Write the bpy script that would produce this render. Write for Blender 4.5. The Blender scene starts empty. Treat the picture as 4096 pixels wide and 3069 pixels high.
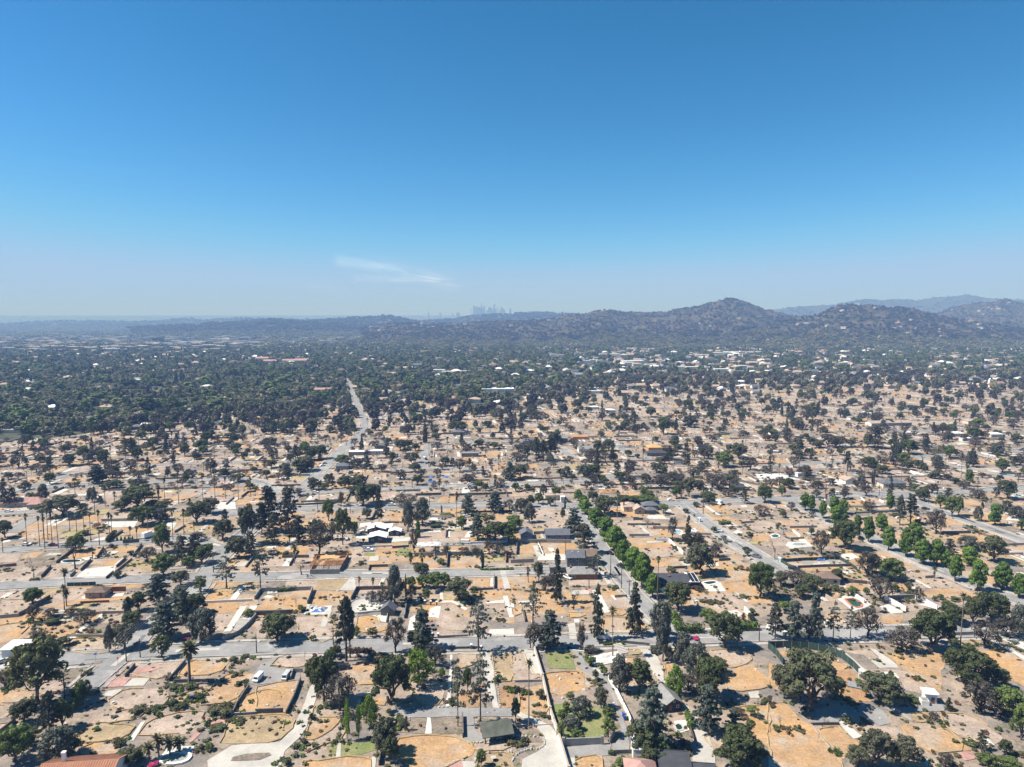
import bpy, math, random
import numpy as np
from mathutils import Vector, Matrix

# ------------------------------------------------------------------ camera, sky, sun, exposure
scene = bpy.context.scene
COL = scene.collection
R = math.radians
CAM_H = 120.0
PITCH = R(5.37)
FPX = 4096 * 24.0 / 36.0            # focal length in photograph pixels
cam_data = bpy.data.cameras.new("camera")
cam = bpy.data.objects.new("camera", cam_data)
COL.objects.link(cam)
cam.location = (0, 0, CAM_H)
cam.rotation_euler = (R(90) - PITCH, 0, 0)
cam_data.sensor_fit = 'HORIZONTAL'
cam_data.sensor_width = 36.0
cam_data.lens = 24.0
cam_data.clip_start = 1.0
cam_data.clip_end = 200000.0
scene.camera = cam

SUN_EL, SUN_AZ = R(53), R(-96)      # azimuth clockwise from +Y (the view direction): sun stands to the -X side
world = bpy.data.worlds.new("World")
scene.world = world
world.use_nodes = True
wn, wl = world.node_tree.nodes, world.node_tree.links
wn.clear()
sky = wn.new("ShaderNodeTexSky")
sky.sky_type = 'NISHITA'
sky.sun_disc = False
sky.sun_elevation = SUN_EL
sky.sun_rotation = SUN_AZ % (2 * math.pi)
sky.altitude = 450
sky.air_density = 1.0
sky.dust_density = 0.0
sky.ozone_density = 3.0
bg = wn.new("ShaderNodeBackground")
bg.inputs[1].default_value = 0.072
wo = wn.new("ShaderNodeOutputWorld")
# the camera's rendering of a deep blue summer sky: one contrast curve per colour channel, over the whole sky
sep = wn.new("ShaderNodeSeparateColor")
comb = wn.new("ShaderNodeCombineColor")
wl.new(sky.outputs[0], sep.inputs[0])
for ch, (gam, gain) in enumerate(((2.0, 0.82), (1.2, 0.82), (1.3, 1.03))):
    pw = wn.new("ShaderNodeMath")
    pw.operation = 'POWER'
    pw.inputs[1].default_value = gam
    ml = wn.new("ShaderNodeMath")
    ml.operation = 'MULTIPLY'
    ml.inputs[1].default_value = gain * 0.1477 ** (gam - 1)
    wl.new(sep.outputs[ch], pw.inputs[0])
    wl.new(pw.outputs[0], ml.inputs[0])
    sm = wn.new("ShaderNodeMath")            # the curve's shoulder
    sm.operation = 'SMOOTH_MIN'
    sm.inputs[1].default_value = (2.7, 4.15, 6.6)[ch]
    sm.inputs[2].default_value = 1.2
    wl.new(ml.outputs[0], sm.inputs[0])
    wl.new(sm.outputs[0], comb.inputs[ch])
wl.new(comb.outputs[0], bg.inputs[0])
wl.new(bg.outputs[0], wo.inputs[0])

sun_data = bpy.data.lights.new("sun", 'SUN')
sun_data.energy = 4.7
sun_data.angle = R(0.53)
sun_data.color = (1.0, 0.95, 0.87)
sun = bpy.data.objects.new("sun", sun_data)
COL.objects.link(sun)
to_sun = Vector((math.sin(SUN_AZ) * math.cos(SUN_EL), math.cos(SUN_AZ) * math.cos(SUN_EL), math.sin(SUN_EL)))
sun.rotation_euler = to_sun.to_track_quat('Z', 'Y').to_euler()
sun.location = (-400, 300, 900)

vs = scene.view_settings
scene.display_settings.display_device = 'sRGB'
vs.view_transform = 'Standard'
vs.look = 'None'
vs.gamma = 1.0
vs.use_curve_mapping = False
vs.exposure = 1.0
cy = scene.cycles
cy.max_bounces = 4
cy.diffuse_bounces = 2
cy.glossy_bounces = 1
cy.transmission_bounces = 2
cy.volume_bounces = 0
cy.transparent_max_bounces = 8
cy.use_denoising = True
cy.caustics_reflective = False
cy.caustics_refractive = False
scene.render.filter_size = 1.2

# ------------------------------------------------------------------ photograph point -> place
ZF = 2212 / 1024.0
TX = {'1': 0, '2': 1024, '3': 2048, '4': 3072}
TY = {'A': 2400, 'B': 1900, 'C': 1400, 'D': 1000}
SP, CP = math.sin(PITCH), math.cos(PITCH)
THETA = R(6.5)                       # the street grid is turned this much
CT, ST = math.cos(THETA), math.sin(THETA)

def src(t, x, y):
    return TX[t[1]] + x / ZF, TY[t[0]] + y / ZF

def ray(sx, sy):
    a, b = (sx - 2048) / FPX, (1534.5 - sy) / FPX
    return a, CP + b * SP, -SP + b * CP

def gpt(sx, sy):                     # point on the flat ground
    a, yy, zz = ray(sx, sy)
    t = CAM_H / -min(zz, -1e-4)
    return a * t, yy * t, t

def at(t, x, y):
    return gpt(*src(t, x, y))

def height_at(Y, sy, sx=2048):
    a, yy, zz = ray(sx, sy)
    return CAM_H + Y * zz / yy

def far_pt(sx, sy, D):               # point on the pixel's ray at forward distance D
    a, yy, zz = ray(sx, sy)
    return a * D / yy, D, CAM_H + D * zz / yy

def to_px(x, y, z):
    z -= CAM_H
    f = y * CP - z * SP
    u = y * SP + z * CP
    return 2048 + FPX * x / f, 1534.5 - FPX * u / f

def uv(x, y):
    return x * CT + y * ST, -x * ST + y * CT

def xy(u, v):
    return u * CT - v * ST, u * ST + v * CT

# ------------------------------------------------------------------ materials
MATS = {}

def new_mat(name):
    m = bpy.data.materials.new(name)
    m.use_nodes = True
    n = m.node_tree.nodes
    n.clear()
    out = n.new("ShaderNodeOutputMaterial")
    return m, n, m.node_tree.links, out

def rgba(c):
    return (c[0], c[1], c[2], 1.0)

def noise_node(n, l, scale, detail=3, vec=None, rough=0.55):
    t = n.new("ShaderNodeTexNoise")
    t.inputs['Scale'].default_value = scale
    t.inputs['Detail'].default_value = detail
    t.inputs['Roughness'].default_value = rough
    if vec is not None:
        l.new(vec, t.inputs['Vector'])
    return t.outputs[0]

def ramp(n, l, fac, a, b):
    r = n.new("ShaderNodeMapRange")
    r.inputs[1].default_value, r.inputs[2].default_value = a, b
    r.clamp = True
    l.new(fac, r.inputs[0])
    return r.outputs[0]

def mixc(n, l, fac, a, b, mode='MIX'):
    m = n.new("ShaderNodeMix")
    m.data_type = 'RGBA'
    m.blend_type = mode
    if isinstance(fac, float):
        m.inputs[0].default_value = fac
    else:
        l.new(fac, m.inputs[0])
    for i, c in ((6, a), (7, b)):
        if isinstance(c, tuple):
            m.inputs[i].default_value = rgba(c)
        else:
            l.new(c, m.inputs[i])
    return m.outputs[2]

def earth(name, a, b, big=0.05, spot=None, spot_at=(0.62, 0.72), spot_scale=0.25, fine=1.2, rough=0.95, bump=0.3, spot2=None, spot2_at=(0.6, 0.7), spot2_scale=0.08, mott=0.22, fk=0.42):
    m, n, l, out = new_mat(name)
    g = n.new("ShaderNodeNewGeometry").outputs['Position']
    c = mixc(n, l, ramp(n, l, noise_node(n, l, big, 5, g), 0.35, 0.65), a, b)
    if spot2:
        c = mixc(n, l, ramp(n, l, noise_node(n, l, spot2_scale, 4, g), *spot2_at), c, spot2)
    if spot:
        c = mixc(n, l, ramp(n, l, noise_node(n, l, spot_scale, 6, g, 0.7), *spot_at), c, spot)
    fn = noise_node(n, l, fine, 5, g, 0.7)
    k = ramp(n, l, fn, 0.2, 0.8)
    c = mixc(n, l, fk, c, k, 'OVERLAY')
    mid = ramp(n, l, noise_node(n, l, 0.17, 4, g, 0.75), 0.3, 0.7)
    c = mixc(n, l, mott, c, mid, 'OVERLAY')
    p = n.new("ShaderNodeBsdfPrincipled")
    p.inputs['Roughness'].default_value = rough
    p.inputs['Specular IOR Level'].default_value = 0.15
    l.new(c, p.inputs['Base Color'])
    bp = n.new("ShaderNodeBump")
    bp.inputs['Strength'].default_value = bump
    bp.inputs['Distance'].default_value = 0.5
    l.new(fn, bp.inputs['Height'])
    l.new(bp.outputs[0], p.inputs['Normal'])
    l.new(p.outputs[0], out.inputs[0])
    MATS[name] = m
    return m

def plain(name, c, rough=0.7, var=0.12, scale=0.6, metal=0.0, spec=0.3, island=0.0):
    """A painted, rendered or roofed surface with streaks and patches of wear."""
    m, n, l, out = new_mat(name)
    g = n.new("ShaderNodeTexCoord").outputs['Object']
    f = ramp(n, l, noise_node(n, l, scale, 6, g, 0.65), 0.25, 0.75)
    lo = tuple(x * (1 - var * 1.6) for x in c)
    hi = tuple(min(1, x * (1 + var)) for x in c)
    col = mixc(n, l, f, lo, hi)
    if island:
        oi = n.new("ShaderNodeObjectInfo").outputs['Random']
        col = mixc(n, l, ramp(n, l, oi, 0, 1 / island), col, tuple(x * 0.55 for x in c))
    p = n.new("ShaderNodeBsdfPrincipled")
    p.inputs['Roughness'].default_value = rough
    p.inputs['Metallic'].default_value = metal
    p.inputs['Specular IOR Level'].default_value = spec
    l.new(col, p.inputs['Base Color'])
    l.new(p.outputs[0], out.inputs[0])
    MATS[name] = m
    return m

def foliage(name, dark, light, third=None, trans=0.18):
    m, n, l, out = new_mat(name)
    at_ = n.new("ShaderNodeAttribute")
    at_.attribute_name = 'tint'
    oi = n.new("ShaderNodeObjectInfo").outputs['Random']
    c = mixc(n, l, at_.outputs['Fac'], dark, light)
    if third:
        c = mixc(n, l, ramp(n, l, oi, 0.35, 1.0), c, third)
    hsv = n.new("ShaderNodeHueSaturation")
    l.new(c, hsv.inputs['Color'])
    mr = n.new("ShaderNodeMapRange")
    mr.inputs[3].default_value, mr.inputs[4].default_value = 0.72, 1.3
    l.new(oi, mr.inputs[0])
    l.new(mr.outputs[0], hsv.inputs['Value'])
    d = n.new("ShaderNodeBsdfPrincipled")
    d.inputs['Roughness'].default_value = 0.65
    d.inputs['Specular IOR Level'].default_value = 0.18
    t = n.new("ShaderNodeBsdfTranslucent")
    mx = n.new("ShaderNodeMixShader")
    mx.inputs[0].default_value = trans
    l.new(hsv.outputs[0], d.inputs['Base Color'])
    l.new(hsv.outputs[0], t.inputs['Color'])
    l.new(d.outputs[0], mx.inputs[1])
    l.new(t.outputs[0], mx.inputs[2])
    l.new(mx.outputs[0], out.inputs[0])
    MATS[name] = m
    return m

DIRT_A, DIRT_B = (0.30, 0.235, 0.185), (0.22, 0.178, 0.145)
WEED = (0.075, 0.085, 0.045)
earth('bare_earth', DIRT_A, DIRT_B, 0.03, spot=WEED, spot_at=(0.55, 0.66), spot_scale=0.14, spot2=(0.18, 0.16, 0.145), spot2_at=(0.48, 0.62), spot2_scale=0.06)
earth('o', (0.385, 0.236, 0.113), (0.32, 0.212, 0.128), 0.06, spot=(0.21, 0.165, 0.095), spot_at=(0.62, 0.76), spot_scale=0.2, spot2=(0.33, 0.258, 0.195), spot2_at=(0.48, 0.62))
earth('p', (0.36, 0.283, 0.228), (0.285, 0.226, 0.185), 0.07, spot=(0.15, 0.13, 0.09), spot_at=(0.6, 0.74), spot_scale=0.2, spot2=(0.32, 0.235, 0.145), spot2_at=(0.58, 0.72))
earth('t', (0.33, 0.248, 0.148), (0.27, 0.205, 0.132), 0.09, spot=(0.13, 0.14, 0.06), spot_at=(0.58, 0.7), spot_scale=0.3)
earth('y', (0.33, 0.27, 0.14), (0.26, 0.225, 0.115), 0.12, spot=(0.14, 0.16, 0.05), spot_at=(0.55, 0.7), spot_scale=0.2)
earth('b', (0.34, 0.20, 0.105), (0.27, 0.17, 0.10), 0.1, spot=(0.10, 0.12, 0.05), spot_at=(0.6, 0.7), spot_scale=0.25)
earth('l', (0.135, 0.165, 0.06), (0.20, 0.195, 0.09), 0.1, spot=(0.28, 0.24, 0.13), spot_at=(0.6, 0.72), spot_scale=0.15)
earth('k', (0.16, 0.13, 0.105), (0.23, 0.185, 0.145), 0.15, spot=(0.07, 0.09, 0.035), spot_at=(0.55, 0.65), spot_scale=0.35)
earth('c', (0.42, 0.395, 0.355), (0.35, 0.33, 0.30), 0.12, spot=(0.27, 0.25, 0.225), spot_at=(0.62, 0.8), spot_scale=0.2, bump=0.05, fine=2.0, fk=.16, mott=.14)
earth('w', (0.52, 0.49, 0.45), (0.43, 0.405, 0.375), 0.15, spot=(0.36, 0.34, 0.31), spot_at=(0.62, 0.8), spot_scale=0.3, bump=0.05, fine=2.0, fk=.16, mott=.14)
earth('g', (0.205, 0.2, 0.2), (0.26, 0.25, 0.24), 0.1, spot=(0.15, 0.145, 0.14), spot_at=(0.6, 0.75), spot_scale=0.25, bump=0.05, fk=.16, mott=.14)
earth('r', (0.40, 0.235, 0.20), (0.34, 0.20, 0.175), 0.3, spot=(0.38, 0.33, 0.3), spot_at=(0.6, 0.7), spot_scale=0.4)
earth('asphalt', (0.20, 0.198, 0.198), (0.245, 0.24, 0.237), 0.06, spot=(0.165, 0.163, 0.163), spot_at=(0.58, 0.75), spot_scale=0.12, bump=0.05, fine=2.5, fk=.2, mott=.2, spot2=(0.28, 0.275, 0.27), spot2_at=(.58, .62), spot2_scale=.05)
earth('sidewalk', (0.36, 0.34, 0.315), (0.29, 0.275, 0.26), 0.1, spot=(0.2, 0.19, 0.17), spot_at=(0.62, 0.75), spot_scale=0.3, bump=0.05)
earth('forest_floor', (0.062, 0.07, 0.045), (0.10, 0.095, 0.07), 0.01, spot=(0.045, 0.052, 0.032), spot_scale=0.03, spot_at=(0.45, 0.55))
plain('wattle', (0.38, 0.275, 0.14), 0.95, 0.2)
plain('bark', (0.10, 0.078, 0.06), 0.95, 0.25, 3)
plain('char', (0.035, 0.03, 0.027), 0.95, 0.3, 3)
plain('palm_bark', (0.19, 0.145, 0.115), 0.95, 0.2, 3)
plain('pale_bark', (0.24, 0.20, 0.17), 0.95, 0.25, 3)
plain('block_wall', (0.27, 0.255, 0.24), 0.9, 0.2, 0.5)
plain('dark_wall', (0.125, 0.115, 0.108), 0.9, 0.3, 0.5)  # darker grey than the block wall, varied at random
plain('white_wall', (0.66, 0.635, 0.6), 0.85, 0.1, 0.4)
plain('tan_wall', (0.38, 0.30, 0.235), 0.85, 0.15, 0.5)
plain('wood_fence', (0.26, 0.125, 0.065), 0.85, 0.25, 1.0, island=0.5)
plain('green_cloth', (0.035, 0.065, 0.055), 0.8, 0.2, 0.4, island=0.4)
plain('lumber', (0.56, 0.27, 0.115), 0.75, 0.2, 0.8, island=0.4)
plain('plywood', (0.50, 0.30, 0.13), 0.8, 0.15, 0.5)
plain('white_paint', (0.78, 0.78, 0.77), 0.5, 0.06)
plain('white_roof', (0.70, 0.71, 0.72), 0.6, 0.07, 0.3)
plain('grey_roof', (0.115, 0.12, 0.14), 0.9, 0.2, 0.4)
plain('midgrey_roof', (0.22, 0.215, 0.21), 0.9, 0.2, 0.5)
plain('black_roof', (0.055, 0.057, 0.066), 0.85, 0.2, 0.4)
plain('brown_roof', (0.17, 0.12, 0.095), 0.9, 0.2, 0.4)
plain('tan_roof', (0.36, 0.275, 0.225), 0.9, 0.2, 0.4)
plain('pink_roof', (0.36, 0.215, 0.185), 0.9, 0.18, 0.4)
plain('clay_roof', (0.36, 0.17, 0.105), 0.9, 0.18, 0.6)
plain('olive_roof', (0.10, 0.105, 0.085), 0.9, 0.3, 0.4)
plain('blue_wall', (0.20, 0.235, 0.31), 0.8, 0.1)
plain('grey_wall', (0.16, 0.155, 0.145), 0.85, 0.12)
plain('charcoal_wall', (0.055, 0.058, 0.06), 0.85, 0.15)
plain('cream_wall', (0.58, 0.50, 0.39), 0.85, 0.1)
plain('brick', (0.27, 0.10, 0.065), 0.9, 0.3, 4)
plain('glass', (0.025, 0.03, 0.035), 0.12, 0.1, 0.6, spec=0.6)
plain('tyre', (0.02, 0.02, 0.02), 0.9, 0.1)
plain('rim', (0.35, 0.35, 0.36), 0.4, 0.1, metal=0.8)
for nm, c in (('car_white', (0.78, 0.78, 0.77)), ('car_black', (0.02, 0.02, 0.023)), ('car_silver', (0.42, 0.44, 0.46)), ('car_red', (0.22, 0.025, 0.03)), ('car_blue', (0.04, 0.07, 0.16)), ('car_grey', (0.12, 0.125, 0.13)), ('car_green', (0.07, 0.13, 0.09))):
    plain(nm, c, 0.3, 0.04, spec=0.5)
plain('pole_wood', (0.085, 0.062, 0.05), 0.95, 0.25, 2)
plain('wire', (0.25, 0.25, 0.26), 0.5, 0.05)
plain('steel', (0.38, 0.39, 0.4), 0.5, 0.1, metal=0.3)
plain('solar', (0.022, 0.027, 0.045), 0.2, 0.2, spec=0.6)
plain('tarp_blue', (0.06, 0.16, 0.42), 0.6, 0.15)
plain('bin_blue', (0.03, 0.09, 0.36), 0.5, 0.1)
plain('toilet_teal', (0.05, 0.45, 0.40), 0.5, 0.1)
plain('sign_red', (0.50, 0.02, 0.03), 0.5, 0.05)
plain('sign_blue', (0.03, 0.10, 0.45), 0.5, 0.05)
plain('pool_pale', (0.25, 0.265, 0.24), 0.5, 0.1)
plain('pool_green', (0.03, 0.085, 0.05), 0.08, 0.2, spec=0.6)
plain('pool_dark', (0.015, 0.035, 0.03), 0.06, 0.2, spec=0.6)
plain('pool_blue', (0.20, 0.36, 0.42), 0.1, 0.1, spec=0.5)
plain('stone_rim', (0.42, 0.39, 0.355), 0.9, 0.15, 1.5)
plain('red_rim', (0.42, 0.15, 0.10), 0.9, 0.15)
plain('rubble_white', (0.55, 0.53, 0.5), 0.9, 0.2)
plain('rubble_grey', (0.22, 0.21, 0.2), 0.9, 0.3)
plain('city_wall', (0.42, 0.42, 0.42), 0.7, 0.15, 0.02)
plain('office_pale', (0.55, 0.52, 0.47), 0.8, 0.1, 0.05)
plain('office_dark', (0.13, 0.115, 0.105), 0.7, 0.2, 0.05)
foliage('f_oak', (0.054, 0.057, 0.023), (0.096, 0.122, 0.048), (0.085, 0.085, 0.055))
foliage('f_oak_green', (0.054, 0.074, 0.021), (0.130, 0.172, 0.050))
foliage('f_burnt', (0.051, 0.044, 0.035), (0.115, 0.105, 0.085), (0.09, 0.072, 0.06))
foliage('f_cedar', (0.054, 0.068, 0.052), (0.150, 0.180, 0.145), (0.105, 0.12, 0.09))
foliage('f_cedar_dark', (0.042, 0.043, 0.029), (0.098, 0.100, 0.070))
foliage('f_spire', (0.045, 0.051, 0.029), (0.112, 0.122, 0.078))
foliage('f_street', (0.063, 0.114, 0.021), (0.140, 0.218, 0.042), trans=0.25)
foliage('f_bright', (0.07, 0.12, 0.015), (0.20, 0.30, 0.035), trans=0.28)
foliage('f_euc', (0.063, 0.071, 0.049), (0.145, 0.160, 0.125), (0.09, 0.095, 0.075))
foliage('f_umbrella', (0.054, 0.060, 0.023), (0.125, 0.130, 0.050))
foliage('f_palm', (0.045, 0.052, 0.022), (0.13, 0.135, 0.062), (0.13, 0.10, 0.055))
foliage('f_skirt', (0.11, 0.085, 0.06), (0.20, 0.155, 0.105))
foliage('f_shrub', (0.053, 0.068, 0.026), (0.10, 0.12, 0.05), (0.10, 0.095, 0.05))
foliage('f_dry', (0.10, 0.075, 0.045), (0.20, 0.14, 0.085), (0.13, 0.065, 0.05))
foliage('f_hedge', (0.035, 0.062, 0.014), (0.12, 0.18, 0.035))
foliage('f_far', (0.052, 0.058, 0.030), (0.175, 0.182, 0.092), (0.19, 0.175, 0.10))
foliage('f_hill', (0.030, 0.036, 0.022), (0.075, 0.082, 0.048), (0.10, 0.082, 0.058))
foliage('f_flower', (0.35, 0.02, 0.10), (0.5, 0.06, 0.16))

# ------------------------------------------------------------------ mesh helpers
class MB:
    """Collects shapes; build() links them as one mesh object."""
    def __init__(self):
        self.v, self.f, self.mi, self.mats = [], [], [], []

    def slot(self, m):
        m = MATS[m] if isinstance(m, str) else m
        if m not in self.mats:
            self.mats.append(m)
        return self.mats.index(m)

    def add(self, verts, faces, m):
        k = len(self.v)
        self.v.extend([tuple(p) for p in verts])
        s = self.slot(m)
        for f in faces:
            self.f.append(tuple(i + k for i in f))
            self.mi.append(s)
        return self

    def box(self, c, s, m, rz=0.0, taper=1.0):
        x, y, z = s[0] / 2, s[1] / 2, s[2] / 2
        pts = []
        for dz, k in ((-z, 1), (z, taper)):
            for dx, dy in ((-x, -y), (x, -y), (x, y), (-x, y)):
                px, py = dx * k, dy * k
                pts.append((c[0] + px * math.cos(rz) - py * math.sin(rz), c[1] + px * math.sin(rz) + py * math.cos(rz), c[2] + dz))
        return self.add(pts, [(3, 2, 1, 0), (4, 5, 6, 7), (0, 1, 5, 4), (1, 2, 6, 5), (2, 3, 7, 6), (3, 0, 4, 7)], m)

    def tube(self, pts, radii, m, sides=6, cap=True):
        pts = [Vector(p) for p in pts]
        vs_, fs = [], []
        for i, p in enumerate(pts):
            d = (pts[min(i + 1, len(pts) - 1)] - pts[max(i - 1, 0)])
            d = d.normalized() if d.length > 1e-9 else Vector((0, 0, 1))
            a = d.orthogonal().normalized() if abs(d.z) < 0.999 else Vector((1, 0, 0))
            b = d.cross(a)
            for k in range(sides):
                an = 2 * math.pi * k / sides
                vs_.append(p + (a * math.cos(an) + b * math.sin(an)) * radii[i])
        for i in range(len(pts) - 1):
            for k in range(sides):
                k2 = (k + 1) % sides
                fs.append((i * sides + k, i * sides + k2, (i + 1) * sides + k2, (i + 1) * sides + k))
        if cap:
            fs.append(tuple(range(sides))[::-1])
            fs.append(tuple((len(pts) - 1) * sides + k for k in range(sides)))
        return self.add(vs_, fs, m)

    def mesh(self, name):
        me = bpy.data.meshes.new(name)
        me.from_pydata(self.v, [], self.f)
        for m in self.mats:
            me.materials.append(m)
        if len(self.mats) > 1:
            me.polygons.foreach_set('material_index', self.mi)
        me.update()
        return me

    def build(self, name, parent=None, loc=None, rz=0.0):
        return link(name, self.mesh(name), parent, loc, rz)

def link(name, me, parent=None, loc=None, rz=0.0):
    o = bpy.data.objects.new(name, me)
    COL.objects.link(o)
    if loc is not None:
        o.location = loc
    if rz:
        o.rotation_euler = (0, 0, rz)
    if parent is not None:
        o.parent = parent
    return o

def tag(o, label=None, cat=None, group=None, kind=None):
    for k, v in (('label', label), ('category', cat), ('group', group), ('kind', kind)):
        if v:
            o[k] = v
    return o

def empty(name, loc, rz=0.0, label=None, cat=None, group=None):
    o = link(name, None, None, loc, rz)
    o.empty_display_size = 1
    return tag(o, label, cat, group)

def copy_tree(o, parent=None):
    c = o.copy()
    COL.objects.link(c)
    if parent is not None:
        c.parent = parent
    for ch in list(o.children):
        copy_tree(ch, c)
    return c

def sheet(name, poly, z, m, kind='structure', rough_edge=0.35, seed=0, step=3.0):
    """A thin sheet lying on the ground with a naturally uneven border."""
    rg = random.Random(seed)
    pts = []
    n = len(poly)
    for i in range(n):
        a, b = poly[i], poly[(i + 1) % n]
        L = math.hypot(b[0] - a[0], b[1] - a[1])
        k = max(1, min(12, int(L / step)))
        for j in range(k):
            t = j / k
            e = rough_edge if j else rough_edge * 0.4
            pts.append((a[0] + (b[0] - a[0]) * t + rg.uniform(-e, e), a[1] + (b[1] - a[1]) * t + rg.uniform(-e, e), z))
    area = sum(pts[i][0] * pts[(i + 1) % len(pts)][1] - pts[(i + 1) % len(pts)][0] * pts[i][1] for i in range(len(pts)))
    if area < 0:
        pts.reverse()
    me = bpy.data.meshes.new(name)
    me.from_pydata(pts, [], [tuple(range(len(pts)))])
    me.materials.append(MATS[m])
    o = link(name, me)
    if kind:
        o['kind'] = kind
    return o, [(p[0], p[1]) for p in pts]

def parse(line):
    """'o A1 1,2 3,4 ...' -> head words, list of ground points"""
    w = line.split()
    i = next(k for k, s in enumerate(w) if ',' in s)
    t = w[i - 1]
    pts = []
    for s in w[i:]:
        a, b = s.split(',')[:2]
        pts.append(at(t, float(a), float(b))[:2])
    return w[:i - 1], pts

def inside(x, y, poly):
    r = False
    n = len(poly)
    j = n - 1
    for i in range(n):
        xi, yi = poly[i]
        xj, yj = poly[j]
        if (yi > y) != (yj > y) and x < (xj - xi) * (y - yi) / (yj - yi) + xi:
            r = not r
        j = i
    return r
from mathutils import noise as mn

def fbm(x, y, s=0.0, o=4):
    return mn.fractal(Vector((x, y, s)), 0.9, 2.1, o)

# ------------------------------------------------------------------ ground sheet
def far_rise(y):
    return max(0.0, y - 11000.0) ** 1.1 * 0.0125

def make_ground():
    ys = [-300, -100, 0, 100, 200, 400, 700, 1000, 1500, 2200, 3200, 4500, 6000, 8000, 10000, 11000] + [11000 + 500 * i for i in range(1, 16)]
    xs = [-17500, -9000, -5000, -2500, -1200, -500, 0, 500, 1200, 2500, 5000, 9000, 17500]
    v = [(x, y, far_rise(y)) for y in ys for x in xs]
    w = len(xs)
    f = [(j * w + i, j * w + i + 1, (j + 1) * w + i + 1, (j + 1) * w + i) for j in range(len(ys) - 1) for i in range(w - 1)]
    me = bpy.data.meshes.new('ground')
    me.from_pydata(v, [], f)
    me.materials.append(MATS['bare_earth'])
    o = link('ground', me)
    o['kind'] = 'structure'
make_ground()

# Edge of the burnt quarter: beyond this line (photograph pixels) the trees stand dense.
EDGE = [(-900, 1790), (0, 1775), (350, 1735), (560, 1690), (800, 1655), (1100, 1640), (1390, 1610), (1500, 1625), (1750, 1610), (1950, 1650), (2080, 1610), (2150, 1560), (2300, 1530), (2500, 1510), (2750, 1500), (3050, 1510), (3300, 1500), (3600, 1485), (3900, 1505), (4096, 1490), (5000, 1480)]

def edge_y(sx):
    for (a, b), (c, d) in zip(EDGE, EDGE[1:]):
        if a <= sx <= c:
            return b + (d - b) * (sx - a) / (c - a)
    return EDGE[0][1] if sx < 0 else EDGE[-1][1]

def make_floor():
    near = [gpt(a, b)[:2] for a, b in EDGE]
    cuts = [1.0, 1.4, 2.0, 3.0, 4.5]
    v, f = [], []
    rows = [[(x, y, 0.02) for x, y in near]]
    for yy in (1900, 3000, 5000, 8000, 11000):
        rows.append([(x * yy / y * (1.0 if yy < 4000 else 1.15), yy, 0.02) for x, y in near])
    for yy in (13000, 15500, 18400):
        rows.append([(x * yy / y * 1.15, yy, far_rise(yy) + 0.3) for x, y in near])
    w = len(near)
    for r in rows:
        v += r
    f = [(j * w + i, j * w + i + 1, (j + 1) * w + i + 1, (j + 1) * w + i) for j in range(len(rows) - 1) for i in range(w - 1)]
    me = bpy.data.meshes.new('woodland_ground')
    me.from_pydata(v, [], f)
    me.materials.append(MATS['forest_floor'])
    o = link('woodland_ground', me)
    o['kind'] = 'structure'
make_floor()

earth('tar', (0.13, 0.13, 0.132), (0.16, 0.158, 0.158), 0.1, bump=.03, fk=.15, mott=.1)
# ------------------------------------------------------------------ roads
ROADS = []          # (centre line, half width)
def smooth(pts, n=2):
    for _ in range(n):
        q = [pts[0]]
        for a, b in zip(pts, pts[1:]):
            q.append((a[0] * .75 + b[0] * .25, a[1] * .75 + b[1] * .25))
            q.append((a[0] * .25 + b[0] * .75, a[1] * .25 + b[1] * .75))
        q.append(pts[-1])
        pts = q
    return pts

def resample(pts, step):
    out = [pts[0]]
    for a, b in zip(pts, pts[1:]):
        L = math.hypot(b[0] - a[0], b[1] - a[1])
        k = max(1, int(L / step))
        for i in range(1, k + 1):
            out.append((a[0] + (b[0] - a[0]) * i / k, a[1] + (b[1] - a[1]) * i / k))
    return out

def offset(pts, d):
    out = []
    for i, p in enumerate(pts):
        a, b = pts[max(i - 1, 0)], pts[min(i + 1, len(pts) - 1)]
        dx, dy = b[0] - a[0], b[1] - a[1]
        L = math.hypot(dx, dy) or 1
        out.append((p[0] - dy / L * d, p[1] + dx / L * d))
    return out

def strip(name, pts, d0, d1, z, m, zbase=None, keep=None):
    a, b = offset(pts, d0), offset(pts, d1)
    v = [(p[0], p[1], z) for p in a] + [(p[0], p[1], z) for p in b]
    n = len(pts)
    f = [(i + 1, i, n + i, n + i + 1) for i in range(n - 1) if keep is None or keep[i]]
    if d1 > d0:
        f = [t[::-1] for t in f]
        f = [t[::-1] for t in f]
    if zbase is not None:
        v += [(p[0], p[1], zbase) for p in a] + [(p[0], p[1], zbase) for p in b]
        for i in range(n - 1):
            if keep is None or keep[i]:
                f += [(i, i + 1, 2 * n + i + 1, 2 * n + i), (n + i + 1, n + i, 3 * n + i, 3 * n + i + 1)]
    if not f:
        return None
    me = bpy.data.meshes.new(name)
    me.from_pydata(v, [], f)
    me.materials.append(MATS[m])
    me.update()
    o = link(name, me)
    o['kind'] = 'structure'
    return o

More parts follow.
